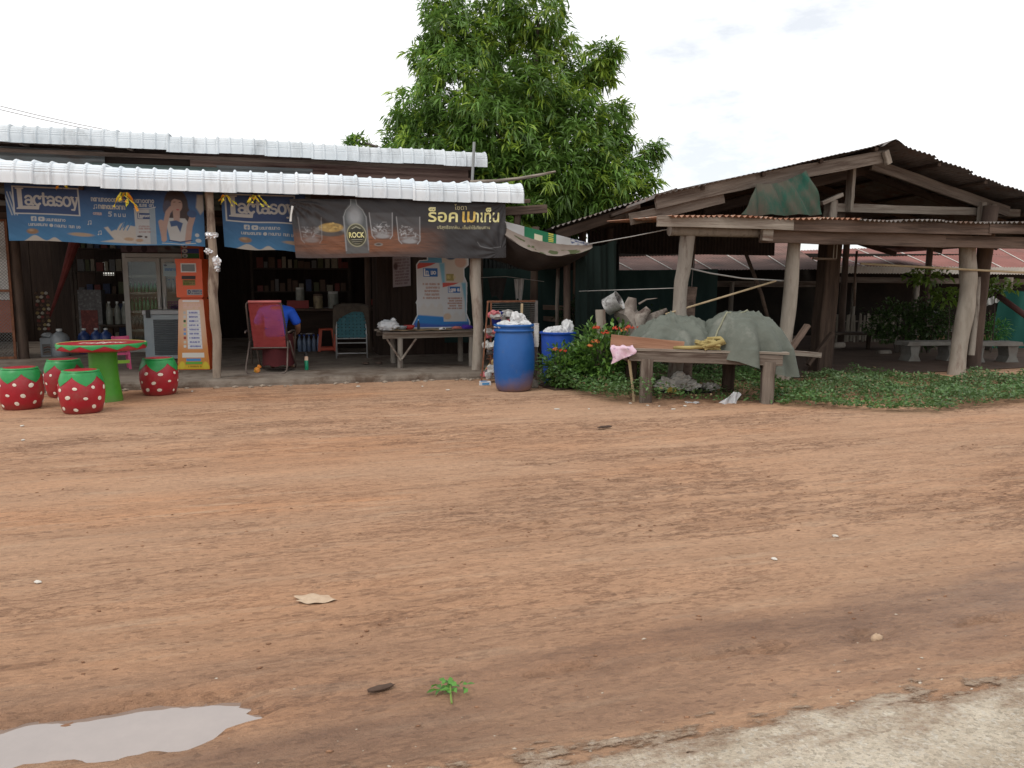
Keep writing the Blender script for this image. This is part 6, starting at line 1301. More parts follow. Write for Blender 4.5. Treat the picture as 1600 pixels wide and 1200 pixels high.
# ================================================================== BEHIND: FAR SHEDS, FENCE, PLANTS
REDROOF = mat('dull_red_tin', (.18, .055, .04), (.24, .085, .066), 1.2, .7, .1, 20, stain=(.15, .06, .045), stscale=.9); BROOF = mat('brown_tin', (.13, .062, .048), (.19, .10, .08), 1.6, .8, stain=(.09, .05, .04), stscale=1.5)
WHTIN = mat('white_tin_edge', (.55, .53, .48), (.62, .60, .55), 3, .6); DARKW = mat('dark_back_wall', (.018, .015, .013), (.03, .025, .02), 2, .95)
def far_shed(label, pxa, pxb, ye, yr, Ye, Yr, mt, edge, posts, wallmt):
    A_, B_ = P(pxa, ye[0], Ye), P(pxb, ye[1], Ye + .6); C_, D_ = P(pxa - 70, yr[0], Yr), P(pxb - 70, yr[1], Yr + .6); L = (B_ - A_).length
    t_ = thing('far_shed', label, 'shed', Matrix.Translation((A_.x, A_.y, 0))); o_ = Vector((A_.x, A_.y, 0)); n_ = max(3, int(L / .85))
    for k in range(n_):
        a0, a1 = k / n_, (k + 1.03) / n_
        def f(a, b_):
            s_ = a0 + (a1 - a0) * a; p = A_.lerp(B_, s_).lerp(C_.lerp(D_, s_), b_) - o_; return (p.x, p.y, p.z + .010 * math.sin(s_ * L / .076 * 6.283) + .004 * (k % 2))
        MB().grid(f, 40, 2).build('roof_sheet', mt, t_, smooth=True)
        q0, q1 = A_.lerp(B_, a0) - o_, C_.lerp(D_, a0) - o_; MB().bar(q0 + Vector((0, 0, .02)), q1 + Vector((0, 0, .02)), .018, .014).build('lap_seam', WHTIN, t_)
    if edge:
        MB().grid(lambda a, b_: tuple(A_.lerp(B_, a) - o_ + Vector((0, -.03 - .05 * b_, .012 * math.sin(a * L / .076 * 6.283) + .02 - .17 * (1 - b_)))), 400, 1).build('eave_edge', WHTIN, t_)
    beam('eave_beam', A_ - o_ + Vector((0, .25, -.30)), B_ - o_ + Vector((0, .25, -.34)), .08, .14, WOOD, t_)
    for (px, rr_) in posts: q = P(px, 500, Ye + .35) - o_; log('post', [(q.x, q.y, -.05), (q.x + .03, q.y, A_.z - .25)], [rr_, rr_ * .9], BARKG, t_, n=10, sub=3)
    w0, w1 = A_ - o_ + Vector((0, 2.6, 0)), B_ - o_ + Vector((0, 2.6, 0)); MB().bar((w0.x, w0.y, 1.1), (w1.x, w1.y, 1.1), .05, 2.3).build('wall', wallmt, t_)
    return t_
far_shed('far low shed with a dull red tin roof seen behind the right posts', 1298, 1720, (417, 420), (392, 378), 19.5, 24.5, REDROOF, True, ((1330, .06), (1427, .085), (1570, .1), (1690, .1)), DARKW)
far_shed('far low shed with a brown tin roof seen behind the green net', 925, 1292, (423, 421), (388, 374), 18.5, 23.5, BROOF, False, ((985, .06), (1140, .06)), DARKW)
t = thing('corrugated_wall', 'dark green corrugated tin wall behind the trash drums', 'wall', Matrix.Translation(P(742, 500, 16.5).xy.to_3d())); q0 = P(742, 500, 16.5); q1 = P(965, 500, 16.0); dv = q1 - q0
for k in range(4): MB().grid(lambda a, b_: (dv.x * (k + a * 1.02) / 4, dv.y * (k + a * 1.02) / 4 + .02 * math.sin(a * 9 * 6.283) + .005 * (k % 2), 2.15 * b_ + .05 * (k % 2)), 72, 2).build('tin_sheet', mat('dark_green_tin', (.012, .015, .014), (.02, .023, .021), 2, .7, stain=(.03, .018, .014), stscale=1.5), t, smooth=True)
t = thing('picket_fence', 'low fence of thin pale pickets in the shade behind the shed', 'fence', Matrix.Translation(gp(1345, 536))); c = gp(1345, 536); PK = mat('pale_picket', (.20, .175, .14), (.30, .27, .22), 6, .9, stretch=(1, 1, .3), rnd=.3)
me = MB().box((0, 0, .33), (.045, .022, .66)).mesh('picket'); me.materials.append(PK); rs = random.Random(8)
for k in range(24): mesh_obj('picket', me, None, t, Matrix.Translation((-.75 + k * .078 + rs.uniform(-.012, .012), rs.uniform(-.01, .01) + k * .012, rs.uniform(-.02, .05) + .02)) @ Matrix.Rotation(rs.uniform(-.06, .06), 4, 'Y'))
for z in (.18, .52): MB().bar((-.82, .025, z), (1.12, .30, z), .025, .035).build('rail', PK, t)
t = thing('low_platform', 'low dark timber platform in the shade before the picket fence', 'platform', Matrix.Translation(gp(1290, 548))); c = gp(1290, 548); e1 = P(1425, 534, c.y + .3) - c
beam('edge_board', (0, 0, .36), (e1.x, .3, .34), .06, .05, WOOD, t); beam('deck', (0, .32, .36), (e1.x, .62, .34), .55, .03, WOODD, t)
for s_ in (.05, .5, .95): beam('leg', (e1.x * s_, .3 * s_ + .05, 0), (e1.x * s_, .3 * s_ + .05, .34), .07, .07, WOODD, t)
for k, px in enumerate((1300, 1372)): rod('cut_log', ['short log lying at the left end of the low platform', 'short log lying at the right end of the low platform'][k], 'log', [P(px, 552 - 12 * (1 - k), 15.2 + k), P(px + 18, 551 - 12 * (1 - k), 15.3 + k)], .06, BARKG)
# concrete benches
CB_ = mat('pale_concrete', (.17, .163, .145), (.24, .23, .205), 4, .9, .2, 30, stain=(.17, .15, .13), stscale=2.5)
def cbench(label, px, py, w_, h_, rz):
    t_ = thing('concrete_bench', label, 'bench', Matrix.Translation(gp(px, py)) @ Matrix.Rotation(rz, 4, 'Z')); prof = [(-w_ / 2, h_ - .07), (-w_ / 2 + .03, h_), (w_ / 2 - .03, h_), (w_ / 2, h_ - .07)]
    MB().prism(prof, -.2, .2).build('seat', CB_, t_)
    for sx in (-1, 1): MB().prism([(sx * w_ * .33 - .13, 0), (sx * w_ * .33 - .07, .12), (sx * w_ * .33 - .10, h_ - .071), (sx * w_ * .33 + .10, h_ - .071), (sx * w_ * .33 + .07, .12), (sx * w_ * .33 + .13, 0)], -.15, .15).build('support', CB_, t_)
cbench('concrete bench left of the big pale post in the shed', 1450, 564, 1.15, .37, .15); cbench('concrete bench right of the dark shed post', 1547, 566, .95, .38, .05)
t = thing('plank_pile', 'weathered planks lying low between the concrete benches', 'planks', Matrix.Translation(gp(1450, 548)))
for k in range(4): beam('plank', (-.45 + .1 * k, .12 * k, .42 + .035 * k), (.55 + .05 * k, .1 * k, .42 + .03 * k), .13, .03, WOOD, t)
beam('leg', (-.3, .1, 0), (-.3, .1, .42), .08, .08, WOODD, t); beam('leg', (.5, .1, 0), (.5, .1, .42), .08, .08, WOODD, t)
t = thing('green_screen', 'green net screen standing at the far right behind the shed', 'net', Matrix.Translation(gp(1560, 545))); c = gp(1560, 545); q = P(1563, 452, c.y) - c; q2 = P(1640, 462, c.y) - c
MB().grid(lambda a, b_: (q.x + (q2.x - q.x + .3) * a - .12 * (1 - b_), .04 * math.sin(a * 15), (q.z + (q2.z - q.z) * a) * b_), 30, 6).build('cloth', mat('teal_green_net', (.010, .075, .060), (.016, .10, .08), 3, .9, stretch=(1, 1, .4)), t, smooth=True); MB().bar((q.x, .05, 0), (q.x, .05, q.z + .02), .04).build('stake', WOODD, t); MB().bar((q2.x + .3, .05, 0), (q2.x + .3, .05, q2.z + .02), .04).build('stake', WOODD, t)
rod('dark_red_pole', 'dark red pole slanting across the green net screen', 'pole', [P(1560, 462, 13.9), P(1582, 478, 13.6), P(1612, 500, 13.2)], .05, mat('dark_red_pipe', (.07, .03, .025), (.10, .045, .04), 4, .6))
t = thing('tin_offcut', 'grey tin offcut propped beside the green net screen', 'tin sheet', Matrix.Translation(gp(1545, 548))); c = gp(1545, 548); MB().grid(lambda a, b_: tuple(P(1532 + 28 * a, 470 - 9 * a, c.y + .2).lerp(P(1534 + 28 * a, 481 - 10 * a, c.y - .1), b_) - c + Vector((0, 0, .01 * math.sin(a * 20)))), 20, 2).build('sheet', WHTIN, t); MB().bar((.0, .1, 0), (.02, .1, .86), .04).build('stake', WOODD, t)
# plants
def at_base(px, py, zc): g_ = gp(px, py); return (g_.x, g_.y, zc)
bush('shrub', 'leafy shrub growing against the picket fence', 'shrub', at_base(1400, 552, .62), (.62, .42, .42), 1500, .10, .05, [(.045, .085, .02), (.06, .11, .03)], 21)
bush('shrub', 'bushy green shrub left of the big pale shed post', 'shrub', at_base(1450, 552, .62), (.45, .4, .50), 1300, .09, .05, [(.04, .08, .02), (.06, .11, .03)], 22)
for i, (px, py, pb_, lb) in enumerate(((1440, 432, 550, 'tall spindly sapling with a leafy top beneath the far roof edge'), (1478, 462, 556, 'spindly sapling with bright leaves beside the big pale post'), (1548, 448, 552, 'slim bright leaved sapling right of the dark shed post'))):
    g_ = gp(px, pb_); z_ = (P(px, py, g_.y)).z; t_ = bush('sapling', lb, 'sapling', (g_.x, g_.y, z_), (.42, .3, .14), 170, .15, .07, [(.13, .22, .03), (.16, .26, .05)], 30 + i, stem=False, droop=.3); MB().tube([(0, 0, 0), (.03, 0, z_ * .5), (-.02, 0, z_)], [.014, .011, .007], 6).build('stem', BARK, t_)
bush('fern', 'bright green fern by the concrete bench at right', 'fern', at_base(1543, 548, .42), (.42, .35, .30), 900, .12, .022, [(.06, .20, .03), (.09, .26, .04)], 41)
bush('shrub', 'dark leafy bush behind the blue drums', 'shrub', at_base(905, 570, .72), (.42, .4, .50), 1500, .09, .045, [(.025, .055, .02), (.04, .075, .025)], 43)
bush('shrub', 'dark weedy bush behind the driftwood stump', 'shrub', at_base(990, 575, .55), (.8, .35, .50), 1700, .08, .04, [(.03, .07, .02), (.05, .10, .03)], 44)
for i, (px, lb) in enumerate(((960, 'distant green treetop seen between the shed roof and the far brown roof'), (1120, 'distant green hedge behind the far brown roof'), (1340, 'distant hedge behind the far red roof, left part'), (760, 'distant bushy tree behind the dark green wall'), (600, 'distant bushy tree hidden behind the shop, left of the mango'))):
    bush('distant_tree', lb, 'tree', (P(px, 400, 29).x, 29, 1.1 + .5 * (i == 0)), (2.6, 1.5, 1.3 + .5 * (i == 0)), 2600, .22, .09, [(.06, .14, .03), (.09, .2, .04)], 60 + i)

# --- flowering ixora by the table
ix = bush('flowering_bush', 'leafy bush with red and orange flower heads left of the plank table', 'bush', at_base(944, 606, .40), (.56, .42, .42), 2300, .13, .045, [(.10, .21, .04), (.15, .28, .05), (.075, .155, .035)], 51, droop=.25, up=.9)
ixp = ix.matrix_basis.translation; FLR = mat('red_petals', (.45, .03, .025), (.55, .09, .03), 20, .6, transl=.15); FLO = mat('orange_petals', (.50, .12, .03), (.58, .22, .07), 20, .6, transl=.15)
for k, (px, py, mt, r_) in enumerate(((932, 513, FLR, .05), (946, 521, FLR, .06), (963, 514, FLR, .05), (984, 513, FLR, .06), (975, 517, FLO, .05), (930, 535, FLO, .055), (922, 541, FLO, .04), (1000, 512, FLR, .04))):
    c = P(px, py, ixp.y - .38) - ixp; m = MB(); rs = random.Random(k)
    for q in range(26):
        d_ = Vector((rs.gauss(0, 1), rs.gauss(0, 1), abs(rs.gauss(0, .7)))).normalized(); p_ = c + Vector((d_.x * r_, d_.y * r_, d_.z * r_ * .7)); s1 = d_.orthogonal().normalized(); s2 = d_.cross(s1); w_ = .014
        m.add([p_ + s1 * w_, p_ + s2 * w_, p_ - s1 * w_, p_ - s2 * w_, p_ + d_ * .006], [(0, 1, 4), (1, 2, 4), (2, 3, 4), (3, 0, 4)])
    m.build('flower_head', mt, ix); MB().tube([c * .55, c - Vector((0, 0, .01))], .004, 5).build('flower_stalk', BARK, ix)

fb = bush('flowering_bush', 'low bush with orange red flowers in front of the darker bin', 'bush', at_base(886, 606, .27), (.34, .26, .30), 1100, .11, .04, [(.10, .21, .04), (.15, .28, .05), (.075, .155, .035)], 53, droop=.25, up=.9); fbp = fb.matrix_basis.translation
for k, (px, py, mt, r_) in enumerate(((868, 547, FLO, .045), (880, 549, FLR, .05))):
    c = P(px, py, fbp.y - .2) - fbp; m = MB(); rs = random.Random(k + 40)
    for q in range(24):
        d_ = Vector((rs.gauss(0, 1), rs.gauss(0, 1), abs(rs.gauss(0, .7)))).normalized(); p_ = c + Vector((d_.x * r_, d_.y * r_, d_.z * r_ * .7)); s1 = d_.orthogonal().normalized(); s2 = d_.cross(s1); w_ = .013
        m.add([p_ + s1 * w_, p_ + s2 * w_, p_ - s1 * w_, p_ - s2 * w_, p_ + d_ * .006], [(0, 1, 4), (1, 2, 4), (2, 3, 4), (3, 0, 4)])
    m.build('flower_head', mt, fb); MB().tube([c * .5, c - Vector((0, 0, .01))], .004, 5).build('flower_stalk', BARK, fb)
# --- creeping weeds: one mass of ground cover
poly = [gp(*p) for p in ((836, 596), (850, 611), (880, 613), (905, 622), (960, 631), (1010, 634), (1110, 631), (1215, 634), (1290, 641), (1380, 645), (1450, 646), (1530, 639), (1600, 629), (1720, 620), (1720, 588), (1600, 590), (1500, 592), (1390, 590), (1330, 586), (1250, 594), (1190, 586), (1000, 578), (900, 570))]
PX = np.array([(p.x, p.y) for p in poly]); rs = np.random.RandomState(5); n_ = 90000
cx = rs.uniform(PX[:, 0].min() - .2, PX[:, 0].max(), n_); cy = rs.uniform(PX[:, 1].min() - .25, PX[:, 1].max() + .2, n_)
jx, jy = cx + .35 * (fbm(cx * 1.6, cy * 1.6, 91) - .5), cy + .5 * (fbm(cx * 1.6 + 9, cy * 1.6, 93) - .5)
ins = np.zeros(n_, bool)
for i in range(len(PX)):
    (x1, y1), (x2, y2) = PX[i], PX[(i + 1) % len(PX)]; ins ^= ((y1 > jy) != (y2 > jy)) & (jx < (x2 - x1) * (jy - y1) / (y2 - y1 + 1e-12) + x1)
cov = fbm(cx * 1.5, cy * 1.5, 95); ins &= rs.uniform(0, 1, n_) < (.30 + 1.3 * sstep(.34, .62, cov) + .8 * sstep(2.0, 1.4, cx)); ins &= ~((cx > 1.45) & (cx < 3.1) & (cy > 9.3) & (cy < 10.5) & (rs.uniform(0, 1, n_) < .72))
cx, cy, cov = cx[ins], cy[ins], cov[ins]; n_ = len(cx); left_ = sstep(2.2, 1.4, cx); hh = (.02 + (.17 + .12 * left_) * sstep(.3, .75, cov + .12 * left_) * (.5 + fbm(cx * 5, cy * 5, 97))) * rs.uniform(.15, 1, n_) ** .7
B = np.stack([cx, cy, hh], 1); D = rand_unit(n_, rs); D[:, 2] = np.abs(D[:, 2]) * .5 + .08; D /= np.linalg.norm(D, axis=1, keepdims=True)
tone = fbm(cx * .9, cy * .9, 99)[:, None]; col = (np.array([.125, .185, .085]) * (1 - tone) + np.array([.09, .20, .045]) * tone) * rs.uniform(.6, 1.35, (n_, 1)); dry = rs.uniform(0, 1, n_) < .05; col[dry] = (.26, .19, .10)
me = leaf_mesh('ground_cover', B, D, rs.uniform(.035, .075, n_), rs.uniform(.018, .034, n_), col, .15); tag(stuff(mesh_obj('ground_cover', me, LEAF)), 'low creeping green weeds along the edge of the yard', 'weeds')

# ================================================================== BETWEEN SHOP AND SHED
# --- sagging tarp with a printed edge
A = Art(790, 925, 0, 100, 160, 90); A.ink = 1.; A.C[:] = (.22, .185, .16); A.C += .10 * (A.noise(.05, .05, 5)[..., None] - .5); pr_ = A.Y < 34 - 14 * (A.X - 790) / 135
A.C[pr_] = (.40, .42, .43); gm = pr_ & (A.X > 822) & (A.X < 872); A.C[gm] = (.02, .15, .075); A.C[pr_ & (A.X > 838) & (A.X < 851) & (A.Y > 12)] = (.55, .54, .40); A.C[gm & (np.abs(A.X - 864) < 4) & (np.sin(A.Y * 1.2) > 0)] = (.55, .48, .08); A.C[pr_ & (A.X > 893) & (A.noise(.25, .25, 9) > .52)] = (.09, .11, .2); A.C[(A.Y > 45) & (A.Y < 75) & (A.noise(.06, .05, 15) > .60)] = (.07, .085, .04)
FL, FR = np.array(P(789, 346, 12.25)), np.array(P(926, 381, 11.2)); t = thing('sagging_tarp', 'sagging brown tarp with a green and white printed edge between shop and shed', 'tarp', Matrix.Translation((float(FL[0]), float(FL[1]), 0))); o_ = np.array((FL[0], FL[1], 0))
def tarp(a, b_):
    a1 = a[..., None]; d = 1 - b_; top = FL * (1 - a1) + FR * a1; sag = np.sin(np.pi * a) ** .8
    z = -(.05 + .20 * sag) * np.minimum(d / .75, 1) ** .9 - .03 * sag * np.sin(d * 3); y_ = .06 * np.sin(d * 3) - .05 * d + .012 * np.sin(a * 26 + d * 3)
    p = top.copy(); p[..., 2] += z - .15 * (1 - a) * d; p[..., 1] += y_; return p - o_
A.sheet('printed_front', attr_mat('tarp_print', .75, .2, bump=.3), t, tarp)
TARPB = mat('brown_tarp', (.036, .028, .025), (.06, .047, .04), 2, .85, .3, 10)
BL_, BR_ = np.array(P(752, 400, 14.6)), np.array(P(898, 402, 14.2))
def under(a, b_):
    e = tarp(np.array([a]), np.array([0.]))[0] + o_; bk = BL_ * (1 - a) + BR_ * a; p = e * (1 - b_) + bk * b_; p[2] -= .24 * math.sin(math.pi * b_) ** .9 * (.35 + .65 * math.sin(math.pi * min(1, a * .9 + .12))) - .012 * math.sin(a * 19 + b_ * 6) - .002; return tuple(p - o_)
MB().grid(under, 36, 24).build('belly', TARPB, t, smooth=True)
for (p_, q_) in ((BL_, (0, 0)), (BR_, (0, 0))): MB().tube([(p_[0] - o_[0], p_[1] - o_[1], 0), (p_[0] - o_[0], p_[1] - o_[1], p_[2] + .05)], .03, 7).build('prop', BARKD, t)
rod('thin_post', 'thin pale post standing under the sagging tarp', 'post', [P(871, 545, 13.2), P(870, 480, 13.2), P(872, 415, 13.2)], .03, BARKG)
t = thing('rail_fence', 'old two rail timber fence behind the drums', 'fence', Matrix.Translation(gp(845, 560))); c = gp(845, 560)
for (y0, y1) in ((480, 483), (497, 505)): beam('rail', P(842, y0, c.y) - c, P(935, y1, c.y - .4) - c, .04, .09, WOODB, t)
for px in (848, 900, 932): q = P(px, 478, c.y - .2) - c; log('stake', [(q.x, .12, -.05), (q.x, .12, q.z + .08)], [.05, .045], BARKD, t, n=9, sub=3)
t = thing('clothesline', 'thin line strung beside the porch post', 'line', Matrix.Translation(P(752, 436, 14.).xy.to_3d())); c = P(752, 436, 14.).xy.to_3d(); MB().tube([P(745, 434, 14) - c, P(790, 432, 14) - c, P(850, 440, 14) - c], .006, 5).build('cord', ROPE, t)
RAG = mat('grey_white_rag', (.36, .35, .34), (.50, .49, .47), 5, .85, .2, 16); PANT = mat('dark_cloth', (.02, .018, .017), (.035, .03, .028), 5, .9)
for i, (px0, px1, y0, y1, mt, lb) in enumerate(((803, 819, 436, 470, RAG, 'grey white cloth hanging on the line under the tarp'), (762, 792, 434, 466, PANT, 'dark garment hanging on the line under the tarp'))):
    t = thing('hanging_cloth', lb, 'cloth', Matrix.Translation(P(px0, 500, 13.98).xy.to_3d())); c = P(px0, 500, 13.98).xy.to_3d()
    MB().grid(lambda a, b_: tuple(P(px0 + (px1 - px0) * (a * (.55 + .45 * b_) + .2 * (1 - b_)), y1 + (y0 - y1) * b_ - 4 * math.sin(a * 5) * (1 - b_), 13.98) - c + Vector((0, .02 * math.sin(a * 14), 0))), 14, 10).build('cloth', mt, t, smooth=True)

# --- blue drums
def drum_mat(name, c0, c1, dirt_h): return add_dirt(mat(name, c0, c1, 3, .42, .06, 20, spec=.4, stain=tuple(q * .6 + .06 for q in c0), stscale=7, stlo=.58, sthi=.8), dirt_h, .22, .30, .30)
DR1 = drum_mat('blue_drum_plastic', (.010, .078, .27), (.016, .10, .33), .12); DR2 = drum_mat('dark_blue_bin_plastic', (.014, .068, .36), (.02, .085, .43), -.05)
d1c = gp(803, 610); t = thing('blue_drum', 'upright blue plastic drum caked with mud at its foot', 'drum', Matrix.Translation(d1c))
MB().lathe([(.20, 0), (.232, .03), (.252, .12), (.272, .30), (.275, .46), (.268, .62), (.252, .74), (.243, .785), (.262, .79), (.268, .805), (.262, .82), (.243, .825), (.245, .85), (.266, .856), (.270, .872), (.262, .886), (.246, .886), (.244, .80), (.24, .70), (0.01, .69)], 48, capt=False).build('shell', DR1, t, autosmooth=40)
d2c = P(872, 560, 11.35); d2c.z = 0; t = thing('blue_bin', 'darker blue open bin half hidden by the flowering bush', 'bin', Matrix.Translation(d2c))
MB().lathe([(.20, 0), (.21, .02), (.235, .45), (.242, .70), (.265, .715), (.268, .735), (.255, .742), (.238, .735), (.23, .62), (.01, .6)], 44, capt=False).build('shell', DR2, t, autosmooth=40)
TRW = mat('white_trash_plastic', (.56, .56, .56), (.74, .74, .74), 5, .4, .3, 14, spec=.4, transl=.2, stain=(.36, .35, .35), stscale=4, stlo=.55, sthi=.7)
def trash(c, items, names, label_fmt, group):
    for k, (dx, dy, z, r_, cr, sd) in enumerate(items):
        t_ = thing(names[k][0], names[k][1], names[k][2], Matrix.Translation((c.x + dx, c.y + dy, z)), group); MB().blob((0, 0, r_[2] * .7), r_, cr * .5, 1.5, 4, sd, True).build('crumpled_plastic', names[k][3], t_, autosmooth=35)
trash(d1c, ((-.11, -.06, .80, (.13, .11, .075), .75, 3), (.07, .02, .83, (.11, .10, .11), .8, 8), (.15, -.05, .82, (.085, .08, .07), .8, 5), (-.02, -.14, .83, (.10, .07, .055), .7, 12), (.02, .10, .88, (.07, .06, .10), .6, 21)),
      (('trash_bag', 'crumpled white bag at the left rim of the muddy drum', 'bag', TRW), ('trash_bag', 'peaked white bag rising in the middle of the muddy drum', 'bag', TRW), ('trash_bag', 'small white bag at the right rim of the muddy drum', 'bag', TRW), ('trash_bag', 'flattened white bag along the front rim of the muddy drum', 'bag', TRW), ('trash_bag', 'topmost knotted white bag on the muddy drum', 'bag', TRW)), '', 'white trash bags in the drums')
trash(d2c, ((-.11, -.04, .66, (.10, .09, .09), .7, 31), (.0, -.05, .66, (.12, .10, .10), .7, 33), (.13, .0, .66, (.09, .08, .15), .7, 35)), (('trash_bag', 'white bag at the left side of the darker bin', 'bag', TRW), ('trash_bag', 'broad white bag in the middle of the darker bin', 'bag', TRW), ('trash_bag', 'tall knotted white bag at the right of the darker bin', 'bag', TRW)), '', 'white trash bags in the drums')
# --- wire rack with bundled rubbish
ra, rb = gp(752, 601), P(838, 570, 11.7); ra.z = 0; rb.z = 0; t = thing('wire_rack', 'rusty wire rack of bundled rubbish behind the blue drums', 'rack', Matrix.Translation(ra)); ex = rb - ra
def rp(a, d, z): return (ex.x * a, ex.y * a + d, z)
MB().bar(rp(0, 0, 0), (ex.x * .12, .12, 1.17), .022).build('upright', RUST, t); MB().bar(rp(1, 0, 0), rp(1, .05, 1.17), .04).build('upright', DKSTEEL, t); MB().bar(rp(.14, .55, 0), rp(.16, .55, 1.17), .025).build('upright', RUST, t); MB().bar(rp(1, .55, 0), rp(1, .55, 1.17), .03).build('upright', DKSTEEL, t)
for z in (.35, .80, 1.16):
    for d in (.1, .55): MB().bar(rp(.1, d, z), rp(1, d - .05, z), .02).build('rail', RUST, t)
    m = MB()
    for k in range(12): m.bar(rp(.1 + .9 * k / 11, .08, z), rp(.1 + .9 * k / 11, .55, z), .006)
    m.build('shelf_wires', DKSTEEL, t)
m = MB()
for k in range(11): m.bar(rp(.14, .55, .82 + k * .031), rp(1, .55, .82 + k * .031), .005)
m.build('back_wires', mat('grey_wire_light', (.22, .22, .21), (.3, .3, .28), 6, .5, metal=.4), t)
MB().bar(rp(.72, .05, .78), rp(.73, .06, 1.13), .035).build('wooden_lath', BAMB, t)
bott = {}
rs = random.Random(6); cols = [mat('bundle_clear', (.38, .38, .37), (.52, .52, .5), 10, .3, .3, 30), mat('bundle_dark', (.05, .045, .045), (.12, .11, .11), 14, .4), mat('bundle_red', (.40, .06, .08), (.5, .2, .2), 8, .4), mat('bundle_grey', (.22, .21, .2), (.36, .35, .33), 12, .4)]
names_ = ['top left', 'top middle', 'upper left', 'upper middle', 'upper right', 'lower left', 'lower middle', 'lower right', 'bottom left', 'bottom middle', 'bottom right']
spots = [(.22, .2, .82), (.45, .25, .82), (.20, .15, .62), (.42, .2, .60), (.7, .25, .60), (.18, .13, .38), (.42, .2, .38), (.7, .25, .38), (.18, .15, .04), (.42, .2, .04), (.7, .25, .04)]
for k, (a, d, z) in enumerate(spots):
    p_ = Vector(rp(a, d, z)) + ra; t_ = thing('rubbish_bundle', names_[k] + ' bundle of crushed bottles and plastic in the wire rack', 'rubbish', Matrix.Translation(p_), 'bundles in the wire rack')
    for q in range(7): MB().blob((rs.uniform(-.07, .07), rs.uniform(-.06, .06), .06 + rs.uniform(0, .12)), (rs.uniform(.05, .09), .05, rs.uniform(.04, .07)), .6, 2.5, 2, k * 9 + q).build('crushed_plastic', cols[(q * 5 + k * 3) % 4] if not (k == 0 and q < 2) else cols[2], t_)
t = thing('blue_tub', 'deep blue plastic tub on the top shelf of the wire rack', 'tub', Matrix.Translation(Vector(rp(.30, .38, .81)) + ra)); MB().lathe([(.09, 0), (.12, .19), (.13, .2), (.122, .2), (.09, .02)], 20, capt=False).build('tub', mat('deep_blue_plastic', (.02, .03, .28), (.03, .05, .34), 4, .4), t, smooth=True)
c = P(838, 522, 10.9); t = thing('cup_stack', 'tall stack of white paper cups beside the muddy drum', 'cups', Matrix.Translation((c.x, c.y, 0))); MB().lathe([(.012, 0), (.012, .70)], 8).build('stick', BARKD, t); m = None
for k in range(9): MB().lathe([(.030, .56 + k * .034), (.038, .56 + k * .034 + .045), (.040, .56 + k * .034 + .047)], 16).build('cup', mat('paper_cup', (.58, .57, .55), (.70, .69, .67), 9, .6, stain=(.3, .2, .18), stscale=12, stlo=.6, sthi=.68), t, autosmooth=30)
t = thing('milk_carton', 'flattened blue and white carton lying left of the muddy drum', 'carton', Matrix.Translation(gp(758, 602)) @ Matrix.Rotation(.25, 4, 'Z')); MB().box((0, 0, .03), (.155, .07, .055), jit=.004).build('carton', mat('carton_white', (.62, .64, .66), (.72, .73, .74), 5, .5), t); MB().box((.0, -.037, .026), (.10, .004, .03)).box((-.02, -.0, .060), (.09, .05, .003)).build('blue_print', mat('carton_blue', (.08, .28, .55), None, 4, .5), t)
t = thing('grey_stone', 'grey rounded stone at the right foot of the muddy drum', 'stone', Matrix.Translation(gp(833, 606))); MB().blob((0, 0, .05), (.075, .07, .07), .2, 1.6, 3, 4).build('stone', mat('grey_stone_m', (.17, .15, .125), (.25, .23, .2), 8, .9, .4), t, smooth=True)
t = thing('brown_rock', 'reddish brown rock among the weeds beside the table', 'rock', Matrix.Translation(gp(932, 597))); MB().blob((0, 0, .07), (.16, .10, .075), .35, 1.8, 3, 9).build('rock', mat('red_rock', (.17, .095, .065), (.26, .16, .115), 7, .95, .5), t, smooth=True)
t = thing('wood_wedge', 'bright split wood wedge leaning on the porch post foot', 'wood', shopM(3.93, .0, .02)); MB().prism([(-.10, 0), (.12, 0), (.10, .26)], -.06, .03).build('wedge', mat('yellow_wood', (.36, .23, .09), (.45, .31, .14), 5, .85, stretch=(1, 1, .3)), t)

# ================================================================== THE PLANK TABLE AND ITS TARPS
tl, tr = gp(1008, 629), gp(1197, 631); tf = Frame(tl, math.atan2(tr.y - tl.y, tr.x - tl.x)); TW = (tr - tl).length; TD = 1.05
tb = thing('plank_table', 'rough wooden table loaded with tarps at the edge of the yard', 'table', tf.M)
for (u, v, mt, z) in ((0, 0, WOOD, .53), (TW, 0, WOOD, .50), (-.10, TD, WOODD, .52), (TW - .25, TD, WOODD, .5)): beam('leg', (u, v, -.05), (u + .01, v, z), .145, .12, mt, tb, (0, 1, 0), jit=.02)
beam('front_rail', (-.20, -.03, .565), (TW + .16, -.03, .52), .045, .125, WOOD, tb); beam('side_rail', (-.20, .0, .55), (-.34, TD, .56), .05, .11, WOODB, tb); beam('rear_rail', (-.3, TD, .56), (TW, TD, .53), .05, .11, WOODB, tb)
for k in range(7): v = .02 + k * .165; beam('plank', (-.30 + random.uniform(-.04, .03), v, .642), (TW + .20 + random.uniform(-.03, .03), v, .602), .155, .028, WOOD if k else WOODP, tb, jit=.02)
MB().tube([(-.13, .03, 0), (-.16, .02, .25), (-.20, .0, .52)], [.018, .016, .02], 7).build('thin_prop', BAMB, tb)
TARP = mat('grey_green_tarp', (.085, .095, .078), (.12, .13, .108), 2.2, .75, 1.4, 5, stain=(.165, .17, .145), stscale=1.6, stlo=.54, sthi=.66)
